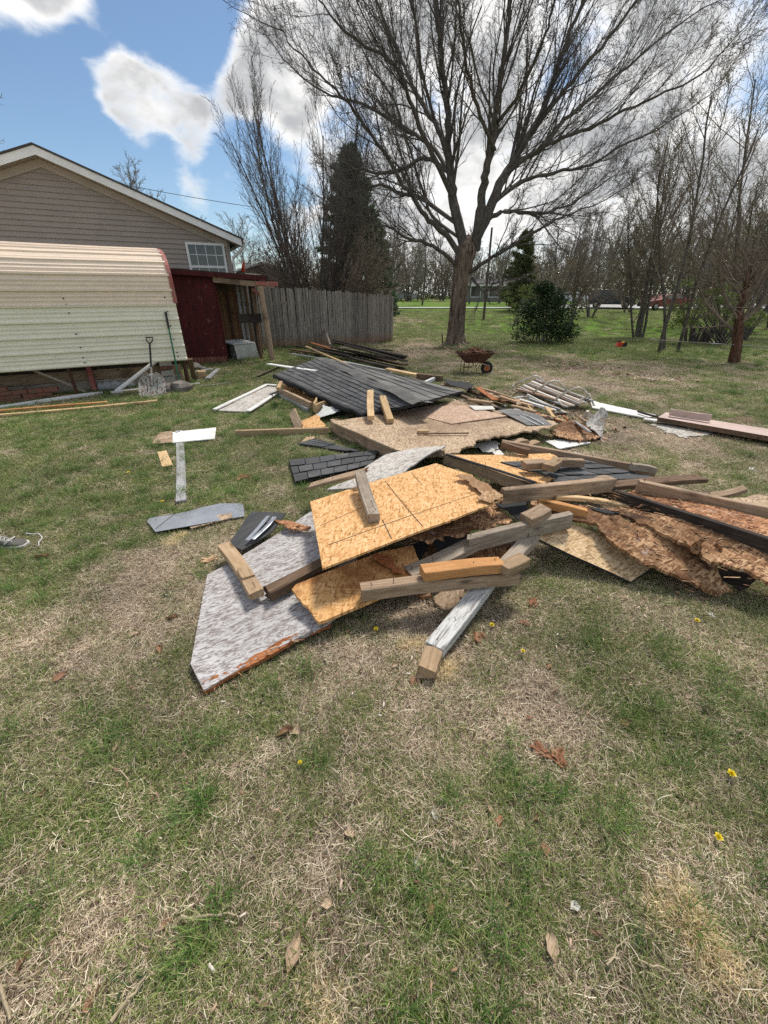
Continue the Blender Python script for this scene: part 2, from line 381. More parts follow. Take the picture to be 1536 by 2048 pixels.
M['lower'] = plain('metal_sheet_ivory', (.80, .75, .60), .42, 0, .07, 2.5, .03, c2=(.74, .69, .55), spec=.5, stretch=(.4, 3, 3))
M['upper'] = plain('metal_sheet_beige', (.80, .64, .49), .42, 0, .1, 2.5, .03, c2=(.70, .58, .46), spec=.5, stretch=(.4, 3, 3))
M['redtrim'] = plain('red_trim', (.33, .075, .06), .5, 0, .15, 6, .1, c2=(.3, .16, .13))
M['redtin'] = paint_rough('red_painted_panel', (.10, .013, .013), (.03, .008, .008), .42, .55, .8, (6, 6, .7), 4, .5, under=(.17, .075, .055))
M['redbase'] = paint_rough('peeling_red_panel', (.15, .022, .02), (.30, .19, .13), .44, .54, .9, (9, 9, .8), 6, .4)
M['concrete'] = plain('concrete', (.40, .38, .35), .9, 0, .12, 5, .3)
M['rock'] = plain('field_rock', (.20, .18, .16), .95, 0, .15, 5, .5)
M['brick'] = plain('red_brick', (.23, .085, .06), .9, 0, .2, 7, .4, c2=(.12, .09, .06))
M['stone'] = plain('pale_stone', (.42, .43, .43), .85, 0, .15, 7, .4)
M['black'] = plain('black_plastic', (.02, .02, .022), .45, 0, .1, 9, .0)
M['greenpl'] = plain('green_handle', (.02, .16, .085), .45, 0, .1, 9, .0)
M['steel'] = plain('worn_steel', (.38, .38, .36), .4, .6, .15, 7, .1, c2=(.20, .13, .09))
M['rust'] = plain('rusty_steel', (.10, .045, .03), .75, .2, .15, 9, .3)
M['rubber'] = plain('tyre_rubber', (.022, .022, .024), .8)
M['rim'] = plain('orange_rim', (.42, .13, .05), .5, 0, .1, 9)
M['redpl'] = plain('red_plastic', (.65, .06, .03), .4)
M['yellowpl'] = plain('yellow_plastic', (.7, .35, .03), .4)
def picket_mat():
    m, nt, b = newmat('fence_grey_wood'); v = coords(nt)
    g = noisen(nt, v, 8, 7, .65, (9, 9, .5), .4)
    col = rampn(nt, g, [(.32, (.09, .08, .068)), (.5, (.235, .205, .175)), (.68, (.43, .385, .33))])
    z = N(nt, 'ShaderNodeSeparateXYZ'); nt.links.new(N(nt, 'ShaderNodeTexCoord').outputs['Object'], z.inputs[0])
    f = N(nt, 'ShaderNodeMapRange'); f.inputs['From Min'].default_value = .32; f.inputs['From Max'].default_value = .05; f.inputs['To Max'].default_value = .75
    nt.links.new(mathn(nt, 'ADD', z.outputs[2], mathn(nt, 'MULTIPLY', g, -.15)), f.inputs['Value'])
    col = mixn(nt, f.outputs[0], col, (.24, .13, .075))     # mud splashed on the picket feet
    col = objvar(nt, col, .7, 1.3)
    nt.links.new(col, b.inputs['Base Color']); b.inputs['Roughness'].default_value = .9
    nt.links.new(bumpn(nt, g, .6, .006), b.inputs['Normal']); return m
M['picket'] = picket_mat()
def bark(name, lo, hi, sc=5, st=.16, bd=.03, bs=.9):
    m, nt, b = newmat(name); v = N(nt, 'ShaderNodeTexCoord').outputs['Object']
    g = noisen(nt, v, sc, 8, .7, (2.6, 2.6, st * 2), 1.0)
    col = rampn(nt, g, [(.36, lo), (.62, hi)])
    nt.links.new(col, b.inputs['Base Color']); b.inputs['Roughness'].default_value = .95; b.inputs['Specular IOR Level'].default_value = .1
    nt.links.new(bumpn(nt, g, bs, bd), b.inputs['Normal']); return m
M['bark'] = bark('maple_bark', (.035, .025, .02), (.29, .22, .17))
M['bark2'] = bark('limb_bark', (.045, .039, .034), (.17, .15, .132), 9, .3, .01)
M['twig'] = plain('twig_bark', (.13, .112, .10), .9, 0, .15, 6, 0)
M['twigbrown'] = plain('twig_brown', (.22, .17, .135), .9, 0, .15, 6, 0)
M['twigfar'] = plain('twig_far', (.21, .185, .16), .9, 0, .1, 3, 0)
M['barkred'] = bark('shaggy_red_bark', (.03, .018, .013), (.17, .09, .06), 9, .3, .02)
def leafmat(name, a, b_, tr=.3):
    m, nt, b = newmat(name)
    at = N(nt, 'ShaderNodeAttribute'); at.attribute_name = 'rnd'
    col = rampn(nt, at.outputs['Fac'], [(.0, a), (1.0, b_)])
    nt.links.new(col, b.inputs['Base Color']); b.inputs['Roughness'].default_value = .6; b.inputs['Specular IOR Level'].default_value = .25
    if tr:
        t = N(nt, 'ShaderNodeBsdfTranslucent'); nt.links.new(col, t.inputs[0]); ms = N(nt, 'ShaderNodeMixShader'); ms.inputs[0].default_value = tr
        out = nt.nodes['Material Output']; nt.links.new(b.outputs[0], ms.inputs[1]); nt.links.new(t.outputs[0], ms.inputs[2]); nt.links.new(ms.outputs[0], out.inputs[0])
    return m
M['needle'] = leafmat('needles', (.05, .09, .05), (.14, .20, .11), .25)
M['needle2'] = leafmat('needles_olive', (.07, .085, .035), (.15, .165, .07), .1)
M['bushleaf'] = leafmat('bush_leaf', (.02, .04, .018), (.06, .10, .035), .2)
M['bud'] = leafmat('bud_leaf', (.10, .115, .045), (.20, .21, .09), .4)
M['springleaf'] = leafmat('spring_leaf', (.08, .11, .025), (.18, .22, .055), .4)
M['yellow'] = plain('dandelion_yellow', (.80, .62, .02), .6)
M['leaf'] = plain('dead_leaf', (.30, .17, .10), .8, 0, .1, 20, .3, c2=(.19, .09, .05))
M['leafpale'] = plain('pale_dead_leaf', (.50, .38, .26), .8, 0, .1, 20, .3, c2=(.36, .25, .16))
M['strawtwig'] = plain('pale_twig', (.42, .34, .22), .8, 0, .1, 20, .3)
M['chipred'] = plain('rotten_chip', (.33, .165, .09), .85, 0, .15, 25, .6, c2=(.16, .06, .03))
M['chiptan'] = plain('tan_chip', (.56, .38, .22), .85, 0, .15, 25, .6, c2=(.34, .2, .11))
M['chipwhite'] = plain('white_chip', (.62, .60, .55), .8, 0, .1, 20, .3)
M['chipdark'] = plain('dark_chip', (.10, .07, .05), .85, 0, .15, 25, .6)
M['plastic'] = plain('crumpled_plastic', (.55, .57, .54), .4, 0, .1, 9, .2, spec=.6)

# ------------------------------------------------------------------ builders for boards and sheets
FOOT = []        # low footprints without grass
def frame_from(p0, p1, roll=0):
    x = (p1 - p0).normalized(); zup = Vector((0, 0, 1))
    y = zup.cross(x)
    if y.length < 1e-3: y = Vector((0, 1, 0))
    y.normalize(); z = x.cross(y)
    m = Matrix((x, y, z)).transposed()
    return m @ Matrix.Rotation(roll, 3, 'X')
def beam_mesh(L, w, h, seed=0, rag=0.0, warp=0.006, ch=.004):
    r = random.Random(seed); ns = max(3, min(10, int(L / .25)))
    sec = [(-w/2+ch, -h/2), (w/2-ch, -h/2), (w/2, -h/2+ch), (w/2, h/2-ch), (w/2-ch, h/2), (-w/2+ch, h/2), (-w/2, h/2-ch), (-w/2, -h/2+ch)]
    v = []; f = []
    a1, a2, a3 = r.uniform(-1, 1) * warp, r.uniform(-1, 1) * warp, r.uniform(-1, 1) * .03
    for i in range(ns + 1):
        t = i / ns; x = L * t
        oy = a1 * math.sin(t * math.pi) * 2; oz = a2 * math.sin(t * math.pi) * 2; tw = a3 * (t - .5)
        for k, (y, z) in enumerate(sec):
            dx = 0
            if i in (0, ns): dx = r.uniform(-max(rag, .006), max(rag, .006))
            yy = y * math.cos(tw) - z * math.sin(tw); zz = y * math.sin(tw) + z * math.cos(tw)
            v.append((x + dx, yy + oy + r.uniform(-.0022, .0022), zz + oz + r.uniform(-.0022, .0022)))
    for i in range(ns):
        for k in range(8):
            a = i * 8 + k; b = i * 8 + (k + 1) % 8; f.append((a, b, b + 8, a + 8))
    f.append(tuple(reversed(range(8)))); f.append(tuple(ns * 8 + k for k in range(8)))
    me = mesh_py('board', v, f); return me
_bs = [0]
def beam3(name, p0, p1, w, h, mat, label=None, cat=None, roll=0, group=None, parent=None, rag=0.0, warp=.006):
    _bs[0] += 1
    p0, p1 = Vector(p0), Vector(p1)
    me = beam_mesh((p1 - p0).length, w, h, _bs[0], rag, warp)
    o = link(name, me, M[mat] if isinstance(mat, str) else mat, parent)
    m = frame_from(p0, p1, roll).to_4x4(); m.translation = p0
    if parent is not None:
        pm = Matrix.Translation(parent.location) @ parent.rotation_euler.to_matrix().to_4x4()
        o.matrix_parent_inverse = pm.inverted()
    o.matrix_basis = m
    if label and parent is None and (p1 - p0).length > .35 and (p0 + p1).y / 2 < 7.5 and name not in ('thin_lath', 'splinter', 'flashing', 'trim_strip', 'wood_stick', 'rail_felt', 'tree_tool'):
        rn = random.Random(_bs[0]); Lb = (p1 - p0).length
        for q in range(rn.randint(1, 3)):
            x_ = rn.choice((.03, .06, Lb - .04, Lb - .09, rn.uniform(.1, Lb - .1))); t_ = rn.uniform(.012, .045); a_ = rn.uniform(-.4, .4)
            nb_ = MB().tube([(x_, rn.uniform(-.3, .3) * w, h / 2 - .004), (x_ + a_ * t_, 0, h / 2 + t_)], .0018, 5).build('nail', M['rust'], o)
    return tag(o, label, cat, group)
def beam(name, a, b, w, h, mat, label=None, cat='board', roll=0, **k):
    return beam3(name, P(*a), P(*b), w, h, mat, label, cat, roll, **k)

def fitz(pts, zs):
    A = np.array([[1, p.x, p.y] for p in pts]); 
    if len(pts) >= 5: A = np.c_[A, [p.x * p.y for p in pts]]
    co, *_ = np.linalg.lstsq(A, np.array(zs), rcond=None)
    return (lambda x, y: co[0] + co[1] * x + co[2] * y + (co[3] * x * y if len(co) > 3 else 0))
def edge_walk(poly, rag, step, rr):
    out = []
    n = len(poly)
    for i in range(n):
        a, b = poly[i], poly[(i + 1) % n]; L = math.hypot(b[0]-a[0], b[1]-a[1])
        amp = rag[i] if isinstance(rag, (list, tuple)) else rag
        st = step * .6 if amp > .004 else step * 3
        k = max(1, int(L / st)); nx, ny = -(b[1]-a[1]) / (L + 1e-9), (b[0]-a[0]) / (L + 1e-9)
        bp_ = [(0, 0)]
        while bp_[-1][0] < 1: bp_.append((bp_[-1][0] + rr.choice((.25, .5, 1, 1, 2.2)) * .055 / L, rr.uniform(-1.7, 1.7) * amp if rr.random() < .75 else rr.uniform(-2.8, 1) * amp))
        q_ = 0
        for j in range(k):
            t = j / k
            while q_ < len(bp_) - 2 and bp_[q_ + 1][0] < t: q_ += 1
            (t0, d0), (t1, d1) = bp_[q_], bp_[q_ + 1]
            d = (d0 + (d1 - d0) * min(1, (t - t0) / (t1 - t0 + 1e-9)) + rr.uniform(-.35, .35) * amp) if amp > .004 else rr.uniform(-.6, .6) * amp
            if j == 0: d *= .2
            out.append((a[0] + (b[0]-a[0]) * t + nx * d, a[1] + (b[1]-a[1]) * t + ny * d))
    return out
def sheet(name, label, cat, pts, zs, t, mat, grain=0, rag=0.001, warp=.008, seed=1, group=None, parent=None, step=.035, res=.09, foot=False, rough=0.0, edge_mat=None, wfreq=3.0):
    """a board cut to an outline: pts are seen corners, zs their heights above the ground"""
    rr = random.Random(seed)
    zs = zs if isinstance(zs, (list, tuple)) else [zs] * len(pts)
    wp = [P(px, py, z) for (px, py), z in zip(pts, zs)]
    fz = fitz(wp, zs)
    wp = [P(px, py, max(0.012, fz(w.x, w.y))) for (px, py), w in zip(pts, wp)]
    poly = [(w.x, w.y) for w in wp]
    if foot: FOOT.append([p for p in poly])
    area = sum(poly[i][0] * poly[(i+1) % len(poly)][1] - poly[(i+1) % len(poly)][0] * poly[i][1] for i in range(len(poly)))
    if area < 0: poly = poly[::-1]; rag = (list(rag)[::-1][1:] + [list(rag)[::-1][0]]) if isinstance(rag, (list, tuple)) else rag
    bd = edge_walk(poly, rag, step, rr); nb = len(bd)
    xs = [p[0] for p in bd]; ys = [p[1] for p in bd]
    inner = []
    x = min(xs)
    while x < max(xs):
        y = min(ys)
        while y < max(ys):
            inner.append((x + rr.uniform(-.2, .2) * res, y + rr.uniform(-.2, .2) * res)); y += res
        x += res
    def inside(p, pl):
        c = False; j = len(pl) - 1
        for i in range(len(pl)):
            if (pl[i][1] > p[1]) != (pl[j][1] > p[1]) and p[0] < (pl[j][0]-pl[i][0]) * (p[1]-pl[i][1]) / (pl[j][1]-pl[i][1]) + pl[i][0]: c = not c
            j = i
        return c
    inner = [p for p in inner if inside(p, bd)]
    vs2, _, fs, *_ = delaunay_2d_cdt([Vector(p) for p in bd + inner], [], [list(range(nb))], 1, 1e-5)
    cx, cy = sum(xs) / nb, sum(ys) / nb
    cz = fz(cx, cy); g = R(grain); cg, sg = math.cos(g), math.sin(g)
    ph = rr.uniform(0, 9)
    def hz(x, y):
        return fz(x, y) + warp * (math.sin(x * wfreq + ph) + math.cos(y * wfreq * 1.13 + ph * 2)) + rough * (rr.uniform(-1, 1))
    tv = []; bv = []
    for q in vs2:
        z = hz(q.x, q.y); lx, ly = q.x - cx, q.y - cy
        X, Y = lx * cg + ly * sg, -lx * sg + ly * cg
        tv.append((X, Y, z - cz)); bv.append((X, Y, max(z - t, .002) - cz))
    n = len(vs2); faces = [tuple(f) for f in fs if len(f) >= 3]
    def orient(f):
        a, b, c = tv[f[0]], tv[f[1]], tv[f[2]]
        return f if (b[0]-a[0])*(c[1]-a[1])-(b[1]-a[1])*(c[0]-a[0]) > 0 else tuple(reversed(f))
    faces = [orient(f) for f in faces]
    ec = {}
    for f in faces:
        for i in range(len(f)):
            e = (f[i], f[(i + 1) % len(f)]); ec[e] = ec.get(e, 0) + 1
    side = [(a, b) for (a, b) in ec if (b, a) not in ec]
    F_ = list(faces) + [tuple(i + n for i in reversed(f)) for f in faces] + [(b, a, a + n, b + n) for (a, b) in side]
    me = mesh_py(name, tv + bv, F_)
    o = link(name, me, M[mat] if isinstance(mat, str) else mat, parent)
    if edge_mat:
        me.materials.append(M[edge_mat])
        for i in range(2 * len(faces), len(F_)): me.polygons[i].material_index = 1
    o.location = (cx, cy, cz); o.rotation_euler = (0, 0, g)
    tag(o, label, cat, group)
    if isinstance(mat, str) and mat in ('osbrot', 'osbred', 'osbfade', 'redrot', 'osblow') and abs(area) > .02:
        dn_ = {'osbrot': 420, 'osbred': 260, 'osbfade': 60, 'redrot': 500, 'osblow': 25}[mat]
        flakes(o, lambda x, y: fz(x, y) + warp * (math.sin(x * wfreq + ph) + math.cos(y * wfreq * 1.13 + ph * 2)), pts, sum(zs) / len(zs), int(min(700, abs(area) / 2 * dn_)), {'osbrot': ['osbrot', 'chipdark', 'osbrot', 'osbred', 'chiptan'], 'osbred': ['chipred', 'osbred', 'chiptan'], 'osbfade': ['osbfade', 'chiptan'], 'redrot': ['chipred', 'chiptan'], 'osblow': ['chipdark']}[mat], seed)
    o_f = lambda x, y: fz(x, y) + warp * (math.sin(x * wfreq + ph) + math.cos(y * wfreq * 1.13 + ph * 2))
    return o, o_f
def child_world(o, parent):
    """parent an object that was built in world space"""
    o.parent = parent
    pm = Matrix.Translation(parent.location) @ parent.rotation_euler.to_matrix().to_4x4()
    o.matrix_parent_inverse = pm.inverted()
    return o
def flakes(parent, fz, pxpts, zg, n, mats, seed=1, ls=(.015, .10), wd=(.002, .009), lift=.006, name='flakes'):
    """loose splinters and peeling strands standing off a rotten sheet"""
    rr = random.Random(seed); pl = [P(x, y, zg) for x, y in pxpts]
    x0, x1 = min(p.x for p in pl), max(p.x for p in pl); y0, y1 = min(p.y for p in pl), max(p.y for p in pl); v = []; f = []; tries = 0; got = 0
    while got < n and tries < n * 20:
        tries += 1; x, y = rr.uniform(x0, x1), rr.uniform(y0, y1); c = False; j = len(pl) - 1
        for i in range(len(pl)):
            if (pl[i].y > y) != (pl[j].y > y) and x < (pl[j].x-pl[i].x) * (y-pl[i].y) / (pl[j].y-pl[i].y + 1e-12) + pl[i].x: c = not c
            j = i
        if not c: continue
        got += 1; a = rr.gauss(parent.rotation_euler[2], .55); l = rr.uniform(*ls) / 2; w = rr.uniform(*wd) / 2; tz = rr.uniform(-.25, .45); z = fz(x, y) + rr.uniform(.001, lift)
        ux, uy, uz = math.cos(a) * l, math.sin(a) * l, tz * l; wx, wy, wz = -math.sin(a) * w, math.cos(a) * w, rr.uniform(-.4, .4) * w; i0 = len(v)
        top = [(x-ux-wx*.5, y-uy-wy*.5, z-uz), (x+ux*.8-wx, y+uy*.8-wy, z+uz-wz), (x+ux+wx*.3, y+uy+wy*.3, z+uz+wz), (x-ux*.8+wx, y-uy*.8+wy, z-uz+wz)]
        v += top + [(p[0], p[1], p[2] - .0025) for p in top]; f += [(i0, i0+1, i0+2, i0+3), (i0+7, i0+6, i0+5, i0+4)] + [(i0+k, i0+k+4, i0+(k+1) % 4+4, i0+(k+1) % 4) for k in range(4)]
    k = len(mats); me = mesh_py(name, v, f)
    for m in mats: me.materials.append(M[m])
    for i, p in enumerate(me.polygons): p.material_index = (i // 6 * 7) % k
    o = bpy.data.objects.new(name, me); COL.objects.link(o); o['kind'] = 'stuff'; return child_world(o, parent)
def line_on(parent, fz, a, b, w=.006, mat='chipdark', name='seam', lift=.0012):
    """a shallow dark saw or nail line lying on a sheet"""
    pa, pb = P(a[0], a[1], fz(*P(*a, .3).xy)), P(b[0], b[1], fz(*P(*b, .3).xy))
    for _ in range(3): pa = P(a[0], a[1], fz(pa.x, pa.y)); pb = P(b[0], b[1], fz(pb.x, pb.y))
    n = 14; v = []; f = []
    d = (pb - pa).normalized(); q = Vector((-d.y, d.x, 0)) * w / 2
    for i in range(n + 1):
        p = pa.lerp(pb, i / n)
        for s in (-1, 1):
            x, y = p.x + q.x * s, p.y + q.y * s; v.append((x, y, fz(x, y) + lift))
    for i in range(n): f.append((2*i, 2*i+2, 2*i+3, 2*i+1))
    o = link(name, mesh_py(name, v, f), M[mat]); return child_world(o, parent)
def shingles(parent, q, rows, tabs, mat, seed=3, t=.006, sag=0.0, name='shingle_tab'):
    """tabs laid in courses over a four-cornered surface q = (A,B,C,D): u along A>D, v along A>B"""
    rr = random.Random(seed); A, B, C, D = q
    def S(u, v):
        p = (A * (1-v) + B * v) * (1-u) + (D * (1-v) + C * v) * u
        p = p.copy(); p.z += sag * math.sin(u * 7) * math.sin(v * 5 + 1); return p
    for r in range(rows):
        off = (r % 2) * .5
        k = -1
        us = []
        u = -off / tabs
        while u < 1: us.append(u); u += (1.0 + rr.uniform(-.04, .04)) / tabs
        us.append(1.0)
        for i in range(len(us) - 1):
            gp = .004 / max(.2, (D - A).length); u0, u1 = max(0, us[i]) + gp, min(1, us[i+1]) - gp
            if u1 - u0 < .006: continue
            v0, v1 = r / rows, (r + 1.12) / rows; v1 = min(v1, 1.0)
            l = rr.uniform(.003, .010)
            pts = []
            um = (u0 + u1) / 2
            for lift, th in ((.004, 0), (.004, t)):
                for (uu, vv, ex) in ((u0, v0, l), (um, v0, l * .8), (u1, v0, l), (u1, v1, -.002), (um, v1, -.002), (u0, v1, -.002)):
                    p = S(uu, vv); p.z += lift + th + ex + (t * .6 if ex > 0 else 0); pts.append(p)
            nn = 6
            f = [(0, 1, 4, 5)[::-1], (1, 2, 3, 4)[::-1], (6, 7, 10, 11), (7, 8, 9, 10)] + [(i_, (i_+1) % nn, (i_+1) % nn + nn, i_ + nn) for i_ in range(nn)]
            o = link(name, mesh_py(name, pts, f), M[mat]); child_world(o, parent)
    return S

# ------------------------------------------------------------------ numpy noise + grass mask
_perm = rs.rand(64, 64)
def vnoise(x, y):
    xi = np.floor(x).astype(int); yi = np.floor(y).astype(int); fx = x - xi; fy = y - yi
    fx = fx * fx * (3 - 2 * fx); fy = fy * fy * (3 - 2 * fy)
    g = lambda a, b: _perm[a % 64, b % 64]
    return (g(xi, yi) * (1-fx) + g(xi+1, yi) * fx) * (1-fy) + (g(xi, yi+1) * (1-fx) + g(xi+1, yi+1) * fx) * fy
def fbm(x, y, o=4):
    s = 0; a = .5; tot = 0
    for i in range(o): s = s + a * vnoise(x + 17 * i, y + 31 * i); tot += a; a *= .55; x = x * 2.03; y = y * 2.03
    return s / tot
GB = [(1250, 655, 6, .9), (1000, 635, 6, .6), (1100, 625, 8, .5), (900, 622, 8, .3), (1350, 690, 3, .4), (1500, 800, 1.5, .4), (350, 840, 1.0, .35), (80, 880, 1.2, .45), (840, 1690, .17, .9), (900, 1770, .14, .6), (980, 1560, .13, .9), (930, 1620, .1, .6), (60, 1590, .2, .5), (400, 1640, .1, .9), (420, 1830, .09, .7), (1230, 1350, .18, .9), (1190, 1270, .12, .8),
      (1120, 1215, .12, .8), (620, 1500, .15, .4), (850, 1890, .12, .5), (180, 1010, .5, .7), (60, 960, .5, .6), (280, 1050, .3, .5), (560, 1360, .12, .6), (1500, 1480, .25, .5), (150, 1130, .25, .4), (1240, 820, .3, .9),
      (600, 830, .5, .5), (1000, 1850, .1, .4), (1290, 1600, .18, .35), (540, 1930, .1, .4), (770, 1990, .1, .6),
      (300, 1130, .35, -.35), (220, 1220, .35, -.25), (820, 1450, .2, -.35), (1040, 1440, .2, -.3), (1290, 1700, .2, -.2), (1350, 880, .7, -.4), (1250, 780, .8, -.35), (750, 1750, .15, -.4), (850, 1280, .35, -.35), (1080, 1300, .4, -.25),
      (840, 640, 4, -.45), (830, 700, 1.6, -.5), (1230, 740, 1.5, -.4)]
GBW = [(P(a, b), r, w) for a, b, r, w in GB]
def greenmask(x, y):
    g = .60 + .55 * (fbm(x * .9, y * .9, 5) - .5) + 1.1 * (fbm(x * 4 + 9, y * 4, 3) - .5)
    g = g + np.where(y > 3, np.clip((-x - .0) * .12, -.1, .26), -.06)
    g = g + np.clip((y - 9) * .03, 0, .16) + .3 * np.exp(-((x - 14) ** 2 / 60 + (y - 24) ** 2 / 90))
    for c, r, w in GBW: g = g + w * np.exp(-((x - c.x) ** 2 + (y - c.y) ** 2) / (2 * r * r))
    return np.clip(g, 0, 1)

# ------------------------------------------------------------------ ground
def ground():
    xs = np.concatenate([np.linspace(-200, -26, 20), np.arange(-25, 25, .22), np.linspace(26, 220, 24)])
    ys = np.concatenate([np.linspace(-30, -2.2, 10), np.arange(-2, 40, .22), np.linspace(41, 60, 20), np.linspace(64, 420, 26)])
    X, Y = np.meshgrid(xs, ys); Z = terr(X, Y)
    bumps = .03 * (fbm(X * .5, Y * .5, 3) - .5)
    Z = Z + np.where((Y > 20), bumps * 4, bumps * .25) - .006
    v = np.stack([X, Y, Z], -1).reshape(-1, 3)
    nx, ny = len(xs), len(ys); i = np.arange(ny - 1)[:, None] * nx + np.arange(nx - 1)[None, :]; i = i.ravel()
    f = np.stack([i, i + 1, i + 1 + nx, i + nx], -1)
    me = mesh_np('ground', v, f, True, {'green': greenmask(X, Y).ravel()})
    m, nt, b = newmat('lawn_soil'); v = N(nt, 'ShaderNodeTexCoord').outputs['Object']
    at = N(nt, 'ShaderNodeAttribute'); at.attribute_name = 'green'
    n1 = noisen(nt, v, 9, 8, .72); n2 = noisen(nt, v, 55, 5, .7, (1, 1, 1)); n3 = noisen(nt, v, 1.3, 8, .7)
    dead = rampn(nt, n2, [(.3, (.10, .07, .048)), (.5, (.25, .19, .12)), (.7, (.44, .36, .23))])
    grn = rampn(nt, n2, [(.3, (.05, .115, .018)), (.55, (.115, .215, .032)), (.75, (.21, .31, .06))])
    fac = mathn(nt, 'ADD', at.outputs['Fac'], mathn(nt, 'MULTIPLY', mathn(nt, 'SUBTRACT', n1, .5), 1.6), False)
    f = N(nt, 'ShaderNodeMapRange', interpolation_type='SMOOTHSTEP'); f.inputs['From Min'].default_value = .36; f.inputs['From Max'].default_value = .72; nt.links.new(fac, f.inputs['Value'])
    col = mixn(nt, f.outputs[0], dead, grn)
    col = mixn(nt, mathn(nt, 'MULTIPLY', rampn(nt, n3, [(.35, (0, 0, 0)), (.7, (1, 1, 1))]), .35), col, (.16, .12, .08))
    nt.links.new(col, b.inputs['Base Color']); b.inputs['Roughness'].default_value = 1; b.inputs['Specular IOR Level'].default_value = 0.05
    nt.links.new(bumpn(nt, n2, .8, .03), b.inputs['Normal'])
    o = link('ground', me, m); tag(o, 'lawn of mixed green and straw coloured grass over brown soil', None, None, 'structure')
ground()
# road and far pavement
def road():
    m = plain('pale_road', (.40, .39, .37), .9, 0, .08, 1.5, .2)
    xs = np.linspace(-40, 110, 90); v = []; f = []
    for x in xs:
        k = min(1, max(0, (x - 16) / 10)); y0, y1 = 48.6 - .6 * k, 50.6 + 10 * k
        for j in range(5):
            y = y0 + (y1 - y0) * j / 4; v.append((x, y, float(terr(x, y)) + .09))
    for i in range(len(xs) - 1):
        for j in range(4): a = i * 5 + j; f.append((a, a + 5, a + 6, a + 1))
    o = link('road', mesh_py('road', v, f, True), m); tag(o, 'pale concrete road beyond the lawn', None, None, 'structure')
road()

